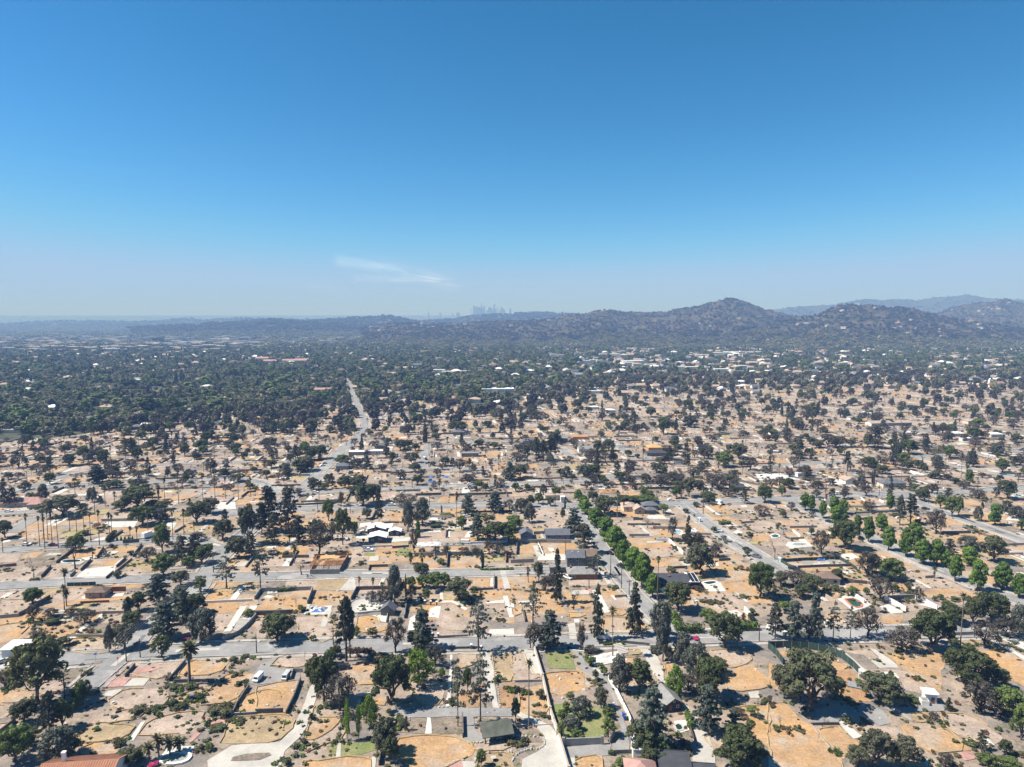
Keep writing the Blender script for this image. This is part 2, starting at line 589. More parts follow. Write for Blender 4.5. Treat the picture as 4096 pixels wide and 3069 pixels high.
ROAD_PX = [  # half width, walk width, points
    (4.6, 1.6, 'A1 -300,540 0,545 A1 400,520 A1 800,500 A1 1200,470 A1 1700,440 A1 2212,425 A2 400,410 A2 1100,398 A2 2212,385 A3 200,375 A3 700,352 A3 1250,342 A3 1700,325 A3 2212,305 A4 700,300 A4 1300,285 A4 1700,275 A4 2050,255 A4 2400,240'),
    (4.0, 1.3, 'A1 740,760 A1 930,590 A1 1100,460 A1 1290,225 B1 1560,1150 B1 1740,960 B1 1810,820 B1 1960,660 B1 2130,500 B2 60,400 B2 250,220 B2 430,95 B2 540,0 C2 760,850 C2 880,760 C2 950,680 C2 930,580 C2 890,500 C2 850,420 C2 820,340 C2 800,285 C2 770,245'),
    (3.8, 1.4, 'A3 1400,320 A3 1345,220 B3 1250,1230 B3 1090,1060 B3 965,930 B3 870,780 B3 780,640 B3 715,530 B3 640,430 B3 560,320 B3 505,265'),
    (4.0, 1.4, 'B3 1470,245 B3 1600,350 B3 1750,470 B3 1900,570 B3 2050,660 B3 2180,740 B4 70,800 B4 120,850'),
    (4.6, 1.6, 'B1 1700,330 B1 2212,320 B2 400,290 B2 850,285 B2 1500,268 B2 2212,262 B3 180,264 B3 560,262 B3 1000,250 B3 1450,243 B3 1700,235 B3 2120,217 B4 240,203 B4 600,185 B4 1040,165 B4 1190,168 B4 1500,158 B4 1900,135 B4 2300,105'),
    (3.8, 1.2, 'B1 0,150 B1 200,125 B1 600,88 B1 1400,62 B1 2212,25 B2 200,170 B2 480,155 B2 1140,122 B2 1750,95 B2 2212,84 B3 280,70 B3 650,50 B3 850,30 B3 1200,8'),
    (3.8, 1.2, 'B1 -200,675 B1 0,655 B1 440,622 B1 900,592 B1 1300,570 B1 1620,545 B1 1950,640'),
    (3.8, 1.2, 'B1 -200,980 B1 0,965 B1 600,930 B1 1230,900 B1 1500,890 B1 1770,880 B1 2212,885 B2 480,870 B2 780,858 B2 1130,862 B2 1500,855 B2 2212,838 B3 400,828 B3 700,830'),
    (4.0, 1.4, 'B4 160,205 B4 330,300 B4 440,350 B4 580,420 B4 760,490 B4 900,560 B4 1100,650 B4 1300,740 B4 1500,830 B4 1750,930 B4 1950,1010 B4 2300,1140'),
    (3.8, 1.2, 'B4 1190,180 B4 1320,250 B4 1500,320 B4 1700,390 B4 1900,460 B4 2300,600'),
    (3.6, 1.0, 'C2 1485,820 C2 1460,900 C2 1440,1000 C2 1455,1025'),
    (3.6, 1.0, 'C2 1180,1038 C2 1500,1020 C2 1800,1026 C2 2000,1045'),
    (3.6, 1.0, 'C2 1490,802 C2 1990,792 C3 0,790'),
    (3.6, 1.0, 'C3 800,790 C3 950,850 C3 1010,905 C3 1200,930'),
    (3.6, 1.0, 'C3 430,840 C3 480,905 C3 540,940'),
    (4.0, 1.0, 'C3 620,345 C3 800,400 C3 1000,445 C3 1150,470 C3 1400,500'),
    (3.8, 1.0, 'C4 -50,1000 C4 0,1000 C4 400,985 C4 900,960 C4 1400,912 C4 1900,890 C4 2300,870'),
    (3.6, 1.0, 'C4 1250,925 C4 1450,965 C4 1700,1020 C4 2000,1075 C4 2300,1120'),
    (4.0, 1.0, 'C4 1050,690 C4 1400,700 C4 1700,690'),
    (3.6, 1.0, 'C1 0,1225 C1 250,1190 C1 480,1110 C1 700,1045 C1 1100,1000 C1 1600,985 C1 2212,965'),
    (3.6, 1.0, 'C1 1530,760 C1 1610,715 C1 1720,690'),
    (3.6, 1.0, 'C2 940,580 C2 1250,572 C2 1500,545'),
    (3.6, 1.0, 'B1 -200,330 B1 0,335 B1 300,322 B1 440,300'),
    (3.4, 1.0, 'B1 90,500 B1 250,400 B1 420,330'),
]
def parse_road(s):
    t, pts = None, []
    for w in s.split():
        if ',' in w:
            a, b = w.split(',')
            pts.append(at(t, float(a), float(b))[:2])
        else:
            t = w
    return pts
for hw, ww, s in ROAD_PX:
    if s.startswith('A1 -300,540 0,545'):
        s = s.replace(' 0,545', ' A1 0,545')
    ROADS.append((resample(smooth(parse_road(s), 2), 5.0), hw, ww))

rp = random.Random(6)
for i, (pts, hw, ww) in enumerate(ROADS[:10]):             # tar seals and trench repairs
    for _ in range(9):
        j = rp.randrange(2, len(pts) - 3)
        n = rp.randrange(1, 4)
        q = pts[j:j + n + 1]
        a = rp.uniform(-hw + .3, hw - 2.2)
        strip('road_patch', q, a, a + rp.uniform(.5, 2.0), 0.2 + 0.003 * (i % 5), rp.choice(('g', 'tar', 'c')))
RN = [np.array(r[0]) for r in ROADS]
def road_gap(x, y, skip=None):
    best = 1e9
    for i, r in enumerate(RN):
        if i == skip:
            continue
        d = np.sqrt(((r - (x, y)) ** 2).sum(axis=1)).min() - ROADS[i][1]
        best = min(best, d)
    return best

for i, (pts, hw, ww) in enumerate(ROADS):
    strip('road', pts, -hw, hw, 0.15 + 0.004 * (i % 12), 'asphalt')
    for s in (-1, 1):
        off = offset(pts, s * (hw + 0.2))
        keep = [road_gap(*off[k], skip=i) > 0.6 and road_gap(*off[k + 1], skip=i) > 0.6 for k in range(len(pts) - 1)]
        a, b = sorted((s * hw, s * (hw + 0.35)))
        strip('kerb', pts, a, b, 0.29, 'c', 0.0, keep)
        if ww > 1.15:
            a, b = sorted((s * (hw + 1.3), s * (hw + 1.3 + ww)))
            off = offset(pts, s * (hw + 2.0))
            keep = [road_gap(*off[k], skip=i) > 0.9 and road_gap(*off[k + 1], skip=i) > 0.9 for k in range(len(pts) - 1)]
            strip('sidewalk', pts, a, b, 0.23 + 0.002 * (i % 5), 'sidewalk', 0.0, keep)

# ------------------------------------------------------------------ cleared lots behind the traced ones
rl = random.Random(5)
V_STREET = [258, 327, 387, 445, 505, 560, 622, 680, 745, 815, 890, 970, 1060, 1160, 1270, 1400, 1540]
U_STREET = [-700, -610, -520, -420, -320, -205, -112, -8, 92, 163, 240, 316, 395, 475, 560, 650, 745, 840, 940, 1050, 1160]
LOTS = {k: MB() for k in 'optykcwgr'}
WALLS_FAR = []
BORDERS = []
def rot_rect(u0, u1, v0, v1, z, j=0.0):
    return [(*xy(u + rl.uniform(-j, j), v + rl.uniform(-j, j)), z) for u, v in ((u0, v0), (u1, v0), (u1, v1), (u0, v1))]
def burnt(x, y):
    sx, sy = to_px(x, y, 0)
    return sy > edge_y(sx) - 6
for va, vb in zip(V_STREET, V_STREET[1:]):
    umax = vb * 0.80 + 60
    for half in (0, 1):
        v0 = va + 5 + (vb - va - 10) * half / 2
        v1 = v0 + (vb - va - 10) / 2
        u = -umax
        while u < umax:
            w = rl.uniform(13, 24)
            um, vm = u + w / 2, (v0 + v1) / 2
            x, y = xy(um, vm)
            if min(abs(um - s) for s in U_STREET) > 4 and burnt(x, y) and abs(x) < y * 0.78 + 30:
                k = rl.choices('optyk', (44, 32, 10, 3, 11) if va < 440 else (26, 56, 6, 1, 11))[0]
                z = 0.03
                if rl.random() < 0.93:
                    LOTS[k].add(rot_rect(u + rl.uniform(.6, 2.5), u + w - rl.uniform(.3, 2), v0 + rl.uniform(.5, 4), v1 - rl.uniform(.5, 4), z, 1.2), [(0, 1, 2, 3)], k)
                if va < 800:
                    BORDERS.append(((u, v0), (u, v1)))
                    BORDERS.append(((u, v1), (u + w, v1)))
                if rl.random() < 0.55:                                     # an inner plot of another colour
                    k2 = rl.choice('opto')
                    a, b = sorted((rl.uniform(u + 2, u + w - 2), rl.uniform(u + 2, u + w - 2)))
                    c, d = sorted((rl.uniform(v0 + 2, v1 - 2), rl.uniform(v0 + 2, v1 - 2)))
                    if b - a > 4 and d - c > 4:
                        LOTS[k2].add(rot_rect(a, b, c, d, 0.034, 1.0), [(0, 1, 2, 3)], k2)
                if rl.random() < 0.62:                                     # driveway
                    a = u + rl.choice((0.3, w - 3.6))
                    k3 = rl.choice('cwwcg')
                    q = rot_rect(a, a + rl.uniform(2.2, 3.4), v0 + 1, v1 - rl.uniform(0, 14), 0.042 if va > 440 else 0.195, .3)
                    if va > 440 or (rl.random() < .45 and min(road_gap(c[0], c[1]) for c in q) > 1.5):
                        LOTS[k3].add(q, [(0, 1, 2, 3)], k3)
                for _ in range(rl.choice((0, 1, 1, 2, 3) if va < 440 else (1, 2, 2, 3, 4))):                # slabs and paths that survived
                    k3 = rl.choice('cwcwrg')
                    a, b = rl.uniform(u + 1, u + w - 5), rl.uniform(v0 + 1, v1 - 5)
                    if rl.random() < 0.5:
                        sx_, sy_ = rl.uniform(1.0, 1.8), rl.uniform(5, 14)
                    else:
                        sx_, sy_ = rl.uniform(4, 9), rl.uniform(2.5, 6)
                    if rl.random() < 0.4:
                        sx_, sy_ = sy_, sx_
                    q = rot_rect(a, min(a + sx_, u + w), b, min(b + sy_, v1), (0.050 if va > 440 else 0.205) + 0.004 * rl.randrange(4), .4)
                    if va > 440 or (rl.random() < .6 and min(road_gap(c[0], c[1]) for c in q) > 1.5):
                        LOTS[k3].add(q, [(0, 1, 2, 3)], k3)
                if rl.random() < (0.42 if va > 440 else .2):
                    if rl.random() < 0.5:
                        WALLS_FAR.append((xy(u, v0 + 2), xy(u, v1 - rl.uniform(0, 8))))
                    else:
                        WALLS_FAR.append((xy(u + 1, v1), xy(u + w, v1)))
            u += w
NAMES = {'o': 'straw_ground', 'p': 'bare_dirt', 't': 'dry_ground', 'y': 'dry_lawn', 'k': 'ashen_ground', 'c': 'concrete_paving', 'w': 'pale_paving', 'g': 'asphalt_paving', 'r': 'brick_paving', 'l': 'lawn', 'b': 'red_earth'}
for k, mb in LOTS.items():
    if mb.v:
        o = mb.build(NAMES[k])
        o['kind'] = 'structure'

# ------------------------------------------------------------------ traced plots, drives, slabs and lawns
PATCH = """
o A1 600,360 640,330 900,330 1010,430 950,460 640,480
o A1 -60,230 200,195 270,215 150,330 -60,410
p A1 0,0 380,0 180,120 0,140
p A1 1060,580 1150,530 1560,510 1590,560 1450,690 1100,660
c A1 1410,690 1600,530 1640,540 1480,700
r A1 910,680 1000,660 1130,680 1060,750 910,760
c A1 1060,750 1150,680 1300,675 1240,745
r A1 1110,650 1200,600 1400,565 1410,580 1360,600 1290,620 1180,640 1160,670
o A1 1590,560 1750,500 2000,490 1970,560 1890,640 1520,670
c A1 860,830 940,790 1060,770 1000,840
p A1 930,870 1080,770 1370,770 1450,800 1460,850 1400,920 1100,960 960,930
o A1 1700,910 1840,740 1990,630 2200,640 2090,800 2030,880 1750,910
o A1 2060,850 2300,770 2460,800 2380,960 2212,980 2010,1000
p A1 840,1070 900,1010 1270,960 1200,1030 1000,1060
t A1 660,1170 760,1090 1190,1070 1090,1190 900,1230 720,1240
p A1 1190,1170 1270,1050 1480,990 1770,950 1740,1050 1600,1160 1400,1170
w A1 1110,1220 1220,1060 1260,1050 1150,1220
r A1 1770,1020 1960,1020 1940,1080 1800,1080
r A1 1630,1220 1680,1160 1750,1140 1650,1240
t A1 1900,1240 1990,1020 2212,1000 2450,1010 2440,1150 2212,1240
o A1 700,1380 720,1250 1050,1240 1030,1320 900,1390
o A1 -50,780 110,760 300,800 250,880 -50,900
p A1 -50,920 90,915 90,1010 -50,1040
k A1 1985,1400 2010,1360 2120,1335 2225,1325 2330,1325 2350,1345 2250,1385 2100,1395
w A1 1380,1400 1440,1280 1680,1265 1660,1340 1600,1390
c A1 -60,560 110,530 160,600 -60,630
k A1 480,560 720,580 680,680 620,720 480,680
p A1 340,700 520,680 560,760 420,830 300,800
p A1 -60,1080 220,1050 130,1180 -60,1230
t A1 1480,850 1700,770 1840,740 1700,910 1500,900
c A2 -210,1260 200,1230 330,1100 430,860 470,750 520,760 520,860 440,1100 380,1190 250,1310 190,1500 -400,1500 -420,1390
c A2 520,620 560,500 610,460 650,470 580,560 540,760 470,760
g A2 -60,720 40,560 180,480 170,520 120,580 310,620 380,640 380,690 0,740
p A2 130,570 210,480 540,460 520,510 420,580 330,590
o A2 0,760 240,710 390,690 380,740 330,870 260,980 0,990
t A2 0,1000 240,990 340,1040 330,1090 240,1190 120,1240 0,1240
p A2 510,920 760,920 780,1200 600,1240 430,1330 420,1240 480,1010
o A2 420,1210 490,1015 700,1015 735,1040 610,1160 480,1220
o A2 740,640 800,560 930,550 1030,570 1060,730 850,740
p A2 340,150 660,140 700,330 540,380 380,300
p A2 0,180 60,140 300,300 120,340 0,330
o A2 870,210 890,130 1050,150 1070,200 1150,200 1130,280 880,290
w A2 880,100 900,30 1070,20 1080,90 1160,140 1160,200 1070,190 1040,150 890,120
w A2 420,130 470,60 660,50 630,130
l A2 610,1270 720,1235 1010,1215 1060,1290 900,1340 640,1340
c A2 690,1375 720,1200 745,1200 730,1375
o A2 400,1390 520,1400 640,1370 980,1350 990,1500 420,1500
c A2 1000,1360 1040,1350 1030,1480 990,1480
g A2 1170,940 1650,930 2212,935 2212,1010 1820,1010 1200,1020
k A2 1220,1020 1770,1020 1780,1150 1480,1165 1200,1150
w A2 1460,1160 1480,1020 1510,1020 1520,1160
o A2 1190,1270 1260,1180 1700,1170 1830,1240 1900,1270 1860,1350 1750,1390 1640,1460 1330,1470
p A2 1310,760 1350,660 1560,660 1640,700 1620,900 1450,940
b A2 1740,830 1900,760 1960,700 1920,930 1770,930
o A2 1740,470 1900,460 1900,560 1740,600
o A2 1000,860 1140,840 1130,910 1040,910
k A2 820,460 1100,460 1150,540 900,560
w A2 1640,920 1680,470 1700,470 1680,920
c A2 1960,470 2030,470 2060,700 2100,940 2050,940 1980,700
t A2 2040,460 2230,440 2230,700 2080,710
b A2 2090,760 2230,710 2230,930 2100,940
g A2 1790,1010 1880,1010 1900,1130 1960,1180 2140,1200 1830,1240 1790,1180
p A2 1850,1240 2212,1200 2212,1300 1900,1310
t A2 1890,1480 1920,1330 2230,1310 2230,1480
r A2 1630,1480 1740,1380 1780,1390 1800,1480
c A2 1780,1395 1880,1400 1880,1480 1800,1480
p A3 0,450 90,430 150,600 250,690 0,700
c A3 90,430 170,440 210,500 250,640 180,640 130,570
o A3 50,960 70,760 250,740 330,1000 170,1010
l A3 260,420 510,420 550,600 330,590
o A3 270,640 550,610 620,640 645,770 500,800 350,830 300,760
p A3 560,600 720,690 740,740 650,760 630,660
g A3 540,430 610,480 640,570 760,640 820,680 860,760 900,860 960,1000 1020,1250 1000,1340 880,1340 870,1240 950,1200 930,1060 880,880 830,780 700,700 590,600
g A3 460,1275 860,1240 840,1345 480,1370
c A3 640,560 730,590 830,660 840,680 760,640
l A3 360,900 700,920 900,960 800,1180 600,1215 420,1215
o A3 550,1390 620,1355 780,1345 800,1500 560,1500
l A3 890,1370 1050,1350 1060,1500 890,1500
c A3 480,1370 540,1365 560,1480 500,1480
c A3 0,930 170,1010 330,1090 380,1150 440,1300 490,1500 80,1500 90,1380 230,1310 290,1250 280,1180 200,1090 0,980
k A3 0,1080 150,1090 250,1150 280,1230 0,1260
c A3 1080,400 1190,400 1260,500 1310,600 1310,700 1420,760 1440,880 1530,930 1560,1000 1660,1040 1740,1300 1760,1420 1560,1420 1560,1100 1510,960 1300,740 1200,600 1150,500
o A3 1310,560 1400,550 1440,620 1330,680
o A3 880,530 940,500 1090,500 1130,560 1060,620 880,600
t A3 1000,420 1090,420 1140,470 1010,475
k A3 640,420 950,410 1000,480 840,560 700,540
o A3 780,160 960,150 1100,180 1180,250 1000,300 790,280
o A3 790,90 960,70 1000,140 790,140
o A3 490,110 620,110 640,150 480,160
o A3 100,120 180,110 190,190 110,190
o A3 0,80 90,80 100,120 0,150
c A3 480,210 540,200 560,340 500,340
w A3 535,170 580,168 585,200 540,200
o A3 1850,640 2000,560 2080,560 2230,700 2230,760 1900,800 1850,760
p A3 1680,450 1880,420 2060,470 2070,540 1880,600 1750,540
c A3 2040,800 2130,790 2140,850 2060,850
o A3 1890,930 2230,910 2230,1300 2050,1130 1990,1020
w A3 1400,1050 1520,1040 1530,1130 1420,1160
p A3 1550,0 1980,0 2100,80 2060,200 1850,170 1700,60
w A3 1840,100 1940,90 1990,120 1960,150 1880,140
k A3 1350,1150 1540,1140 1560,1260 1380,1280
p A3 1660,1180 1830,1150 1840,1300 1740,1300
o A4 0,900 150,890 240,990 420,1140 640,1380 640,1500 130,1500 0,1330
c A4 0,1345 30,1345 140,1500 0,1500
o A4 430,1120 600,1090 660,1150 730,1210 830,1200 720,1330 650,1380
g A4 370,950 640,910 860,905 1000,960 1060,1070 960,1090 830,1020 660,1010 600,1060 390,1080
w A4 600,1060 650,1050 820,1190 740,1205
p A4 690,1020 830,1020 960,1090 1140,1110 1250,1250 1300,1320 1090,1180 850,1190 780,1110
o A4 1140,1090 1220,1070 1520,1095 1760,1300 1400,1325 1300,1260
p A4 1490,980 1740,985 2040,1200 1940,1260 1690,1200 1540,1100
g A4 1000,940 1200,880 1500,890 1640,960 1230,970 1250,1060
t A4 1170,990 1350,975 1440,1050 1260,1060
b A4 580,600 700,600 830,760 890,880 640,890 600,760
o A4 520,520 640,550 690,580 640,610 580,600
o A4 60,450 260,440 240,470 90,500
o A4 0,540 90,560 120,780 60,780 0,720
p A4 640,440 880,430 960,510 900,530 830,480
c A4 560,410 630,420 860,620 800,630 720,540
c A4 880,420 930,430 1110,560 1130,590 960,590 890,530 960,500
w A4 950,625 1080,620 1140,680 1010,680
o A4 1010,470 1580,470 1500,620 1500,800 1200,620
p A4 960,590 1200,620 1490,820 1380,830 1180,780 1170,680
o A4 1800,450 2080,440 2230,530 2230,760 1980,640 1850,520
t A4 1560,330 1860,330 1800,430 1600,440
w A4 1880,330 1920,330 2240,500 2240,535
w A4 1960,320 2230,310 2230,440
o A4 500,110 640,130 660,180 490,160
p A4 480,170 660,180 760,230 600,260
w A4 430,180 520,170 540,205 450,210
w A4 960,60 1040,40 1180,110 1060,120
o A4 960,110 1170,130 1140,220 1000,200
p A4 1100,20 1300,30 1400,80 1260,100 1190,90
w A4 1290,40 1370,30 1510,60 1450,80
r A4 1610,1320 1760,1310 1830,1370 1700,1395
w A4 1310,1330 1420,1420 1380,1460 1310,1360
w A4 1700,1210 1900,1200 1960,1260 1800,1260
t A4 960,1240 1300,1330 1400,1480 1200,1480
o B1 130,510 270,420 500,415 480,450 400,470 150,520
o B1 590,420 720,360 900,350 870,390 700,420
t B1 430,460 880,440 840,470 500,490
w B1 880,455 910,405 1190,400 1160,455
w B1 1420,440 1450,415 1530,415 1500,450
y B1 720,325 940,295 950,335 720,345
p B1 0,700 180,680 150,750 0,760
k B1 270,730 420,645 560,640 600,660 470,780 250,800
o B1 700,650 900,640 870,690 680,710
w B1 700,720 860,690 870,710 740,740
c B1 860,720 930,680 960,690 920,725
o B1 980,640 1210,610 1170,670 970,670
o B1 790,740 1060,730 1020,790 930,790 780,780
w B1 650,890 740,815 1000,785 980,870 890,905
o B1 680,880 760,830 930,815 880,870
y B1 1080,770 1120,745 1290,750 1250,790
p B1 1050,830 1220,810 1220,880 1060,870
p B1 0,830 400,800 260,910 0,940
w B1 60,950 70,930 300,915 270,945
p B1 410,880 500,800 650,790 620,900 420,920
g B1 490,880 600,830 650,840 590,890
p B1 0,1000 200,990 400,1040 300,1130 150,1210 0,1210
p B1 470,1010 700,970 770,1000 650,1080 440,1140
o B1 900,985 1000,945 1240,935 1220,975 920,1000
o B1 680,1090 920,1060 1260,1020 1230,1060 960,1090 720,1110
w B1 700,1060 740,1040 770,1060 720,1080
w B1 900,1060 920,1035 1080,1020 1060,1050
p B1 880,1110 1060,1100 1080,1190 890,1190
o B1 1600,1200 1720,1150 1790,1050 2230,1030 2230,1190 1750,1200
p B1 860,1290 910,1210 1060,1200 1060,1270
y B1 640,1150 860,1090 860,1110 680,1170
w B1 820,1260 870,1200 900,1205 860,1270
o B1 2060,780 2230,760 2230,870 2050,880
o B1 1720,620 1820,580 1950,570 1900,640
t B1 1840,980 2050,910 2230,900 2230,1010 1850,1010
w B1 800,570 850,545 930,535 920,565
w B1 0,580 80,560 100,575 20,590
w B1 150,550 200,540 230,545 170,560
p B1 760,540 850,500 1060,500 1100,520 900,540
y B1 990,550 1000,530 1160,530 1150,570
p B1 510,170 620,130 760,130 730,165
p B1 1500,190 1650,120 1760,110 1700,180
o B1 1300,240 1430,190 1720,160 1650,200 1480,230
p B1 1730,200 1790,150 1900,140 1870,190
o B1 2000,180 2212,110 2230,160 2060,190
o B1 550,60 700,10 730,30 620,80
w B1 1840,315 1910,240 2030,230 2040,300 1880,315
o B1 1900,300 1920,255 2010,250 1990,295
w B1 440,165 560,120 600,125 500,170
o B1 1240,330 1330,310 1500,300 1480,350
o B1 1780,480 1880,440 2000,440 1950,500
t B1 1540,480 1700,440 1840,450 1780,510
c B1 470,1280 500,1180 670,1170 640,1260
o B2 170,690 160,620 400,600 470,640 420,690
o B2 160,570 220,530 470,530 460,570
o B2 1040,420 1070,340 1240,320 1400,330 1370,410 1200,430
p B2 840,360 900,310 1030,300 1000,380 880,370
p B2 800,800 820,720 840,640 870,590 920,640 900,780
o B2 1000,620 1100,600 1340,600 1330,630 1020,650
o B2 1040,705 1060,650 1200,650 1190,705
l B2 1200,695 1240,640 1350,640 1340,700
l B2 930,700 940,675 1030,675 1030,705
o B2 960,780 1030,730 1170,730 1180,770 1040,780
o B2 980,840 1000,795 1150,795 1140,840
o B2 1240,740 1380,705 1650,705 1640,770 1500,850 1440,830 1390,760
o B2 1670,800 1680,705 1940,700 1940,830 1690,830
y B2 1960,745 1960,705 2130,705 2140,750
p B2 1960,820 1970,760 2230,780 2230,820
p B2 1430,550 1440,490 1640,480 1630,550
w B2 1640,545 1650,490 1680,490 1680,540
p B2 1690,540 1695,500 1795,495 1800,535
w B2 1800,545 1830,490 1870,490 1870,540
w B2 1430,500 1450,483 1600,480 1600,495
g B2 1410,620 1570,580 1970,580 1980,610 1560,610
c B2 1600,470 1700,440 1850,400 1920,420 1820,450 1680,480
y B2 1700,490 1720,465 1800,470 1790,488
o B2 1530,330 1540,300 1700,290 1790,310 1720,340
o B2 1640,380 1680,350 1830,340 1810,370
w B2 1480,390 1520,370 1640,375 1560,395
w B2 890,460 900,420 1000,410 980,440
w B2 960,600 1000,540 1340,540 1330,570
w B2 860,550 870,530 990,530 985,560
o B2 860,590 900,565 980,565 960,590
k B2 740,850 790,800 970,790 980,850
w B2 940,860 980,850 1130,850 1100,870
c B2 720,1000 780,930 830,870 860,920 860,1000
t B2 500,1000 540,890 790,880 780,970 720,1000
o B2 460,1130 520,1010 830,1005 820,1060 720,1130
o B2 50,1180 60,1060 380,1010 490,1010 440,1130 420,1180 130,1190
p B2 250,965 280,895 500,890 480,940
w B2 60,1060 100,1040 160,1050 120,1070
w B2 590,905 610,893 710,893 700,905
k B2 140,950 170,900 250,890 250,960
p B2 830,970 930,890 1070,880 1060,960
b B2 1120,970 1130,890 1280,890 1280,970
w B2 1060,960 1090,890 1120,890 1100,960
g B2 880,1100 910,1040 1200,1040 1180,1090
k B2 1200,1110 1230,990 1290,990 1280,1110
t B2 1590,1080 1600,1020 1700,1030 1750,1090
w B2 1590,1110 1590,1010 1615,1010 1620,1090 1700,1085 1760,1115 1830,1160 1810,1175 1740,1130 1690,1105
o B2 1840,970 1770,910 1900,893 2030,890 2020,970
w B2 2020,965 2030,890 2050,890 2050,965
o B2 2070,980 2070,870 2230,860 2230,990
r B2 2080,990 2090,950 2160,950 2160,980
o B2 1860,1060 1920,1010 2230,1000 2230,1090 1950,1090
w B2 1980,1100 2140,1080 2150,1110 2000,1115
w B2 2150,1140 2160,1115 2230,1110 2230,1150
o B2 2030,1260 2060,1220 2230,1230 2230,1290
w B2 2000,1390 2020,1340 2230,1330 2230,1390
p B2 1550,1290 1590,1120 1700,1115 1780,1160 1760,1210 1850,1250 1800,1340 1650,1340
w B2 1490,1230 1500,1160 1600,1120 1580,1240
o B2 1320,1190 1340,1145 1490,1140 1480,1180
w B2 1310,1350 1330,1240 1380,1210 1370,1340
p B2 0,70 100,30 400,40 430,80 300,90 0,115
o B2 600,120 620,85 720,80 830,90 830,118
p B2 1200,95 1210,50 1290,50 1300,90
p B2 1400,145 1420,112 1600,115 1580,160
p B2 1680,170 1690,110 1770,120 1760,170
w B2 1770,170 1790,105 1900,100 1890,130 1800,165
p B2 480,225 520,180 700,180 690,230
p B2 1230,220 1360,180 1520,190 1540,230
o B2 1560,235 1600,190 1720,190 1730,235
o B3 60,680 80,610 500,600 510,640 450,690
p B3 190,460 220,380 230,290 370,285 380,330 470,400 450,460
w B3 270,490 290,465 470,463 470,480
w B3 220,740 230,690 380,680 460,690 460,740
o B3 1000,590 1010,545 1250,545 1400,620 1390,640 1050,640
p B3 1120,700 1180,640 1440,640 1480,690 1240,720
o B3 1180,800 1200,720 1500,720 1500,760 1440,790
y B3 1340,790 1360,755 1500,760 1510,790
p B3 850,470 850,400 1100,395 1200,430 1290,440 1100,475
p B3 980,520 990,470 1260,470 1280,520 1000,535
o B3 770,335 790,285 960,285 970,330
w B3 1160,380 1180,350 1300,350 1350,385
c B3 740,335 750,310 800,310 790,335
p B3 1800,690 1820,630 1990,690
o B3 1850,745 1900,690 1990,700 2000,740
o B3 1840,930 1880,830 2100,840 2080,900 1900,930
w B3 1690,1010 1640,935 1800,930 1850,1010
l B3 1500,890 1520,860 1640,880 1640,905 1560,910
p B3 1540,1150 1560,1040 1950,1020 2100,1150 2070,1240 1850,1170 1700,1140
w B3 1545,1075 1590,1065 1610,1105 1570,1110
w B3 1660,790 1680,755 1780,760 1790,790
c B3 1300,1000 1310,970 1340,1000 1320,1030
o B3 1620,330 1620,270 1740,270 1830,330 1720,345
y B3 1680,375 1690,345 1750,350 1770,385
o B3 1680,400 1690,370 1880,355 1890,385
o B3 1880,415 1900,385 2100,380 2090,415
p B3 1900,470 1910,445 2100,460 2200,430 2190,480
o B3 2080,570 2090,520 2230,515 2230,580
y B3 2030,600 2050,575 2180,575 2180,600
p B3 1380,345 1390,290 1450,270 1510,300 1530,350
p B3 1840,305 1850,260 2050,250 2090,295
w B3 1900,500 1950,475 2000,500 1960,520
o B3 480,1210 490,1160 640,1170 640,1215
p B3 490,965 500,910 820,910 830,955
r B3 600,1040 610,980 690,985 690,1030
o B3 690,1035 760,980 990,990 970,1035
p B3 780,1135 790,1070 940,1070 960,1110
o B3 0,955 20,870 180,880 170,955
w B3 0,850 60,830 180,835 170,850
p B3 1200,870 1210,840 1300,840 1320,880
o B3 1190,720 1200,690 1260,690 1270,720
p B3 480,85 560,65 640,100 560,130
g B3 720,70 760,60 830,110 810,115
p B3 760,60 900,60 1090,170 1000,190 900,150
o B3 0,30 60,0 180,0 140,40
o B3 910,200 960,150 1100,150 1090,200
p B3 1270,200 1300,140 1380,140 1380,200
y B3 1380,700 1440,700 1500,690 1460,720
o B4 680,270 690,205 870,215 900,260
p B4 860,240 880,200 1000,210 1180,250 1000,260
p B4 170,370 220,330 400,360 470,420 400,440 250,440
o B4 600,680 640,640 830,620 930,650 860,672
o B4 890,690 920,680 1080,685 1140,720 1010,735
w B4 600,695 680,680 730,680 790,720 700,740
p B4 120,770 130,740 420,720 640,740 720,790 270,800
t B4 300,820 700,810 820,860 850,900 700,900 440,860
w B4 630,850 640,835 690,838 695,860
p B4 1210,880 1230,830 1380,840 1480,870 1300,890
p B4 1230,975 1250,900 1400,895 1620,940 1620,980 1300,985
o B4 1340,1060 1370,1000 1640,980 1820,1050 1790,1065
o B4 660,1000 680,950 850,950 860,1000
o B4 1000,435 1030,380 1170,400 1150,435
p B4 1380,490 1450,460 1700,470 1750,490 1500,505
o B4 1500,545 1600,510 1900,505 2000,550 1700,605
p B4 2020,685 2060,620 2230,640 2230,690
p B4 1720,335 1760,290 1860,270 1930,315
w B4 600,1080 640,1050 800,1040 900,1130 740,1180
w B4 150,610 170,580 340,580 390,620 200,640
t B4 500,610 520,560 620,560 700,600
o B4 1560,700 1600,660 1700,650 1750,700
w B4 2050,390 2080,365 2200,370 2190,400
p B4 970,540 1000,500 1130,520 1140,550
o B4 480,370 500,330 560,350 600,390
o B4 1110,760 1140,740 1250,800 1200,815
p B4 0,300 30,270 160,280 180,310
o B4 500,1060 560,1010 640,1040 580,1070
w B4 460,90 600,40 700,50 650,85
"""
PATCHES = []
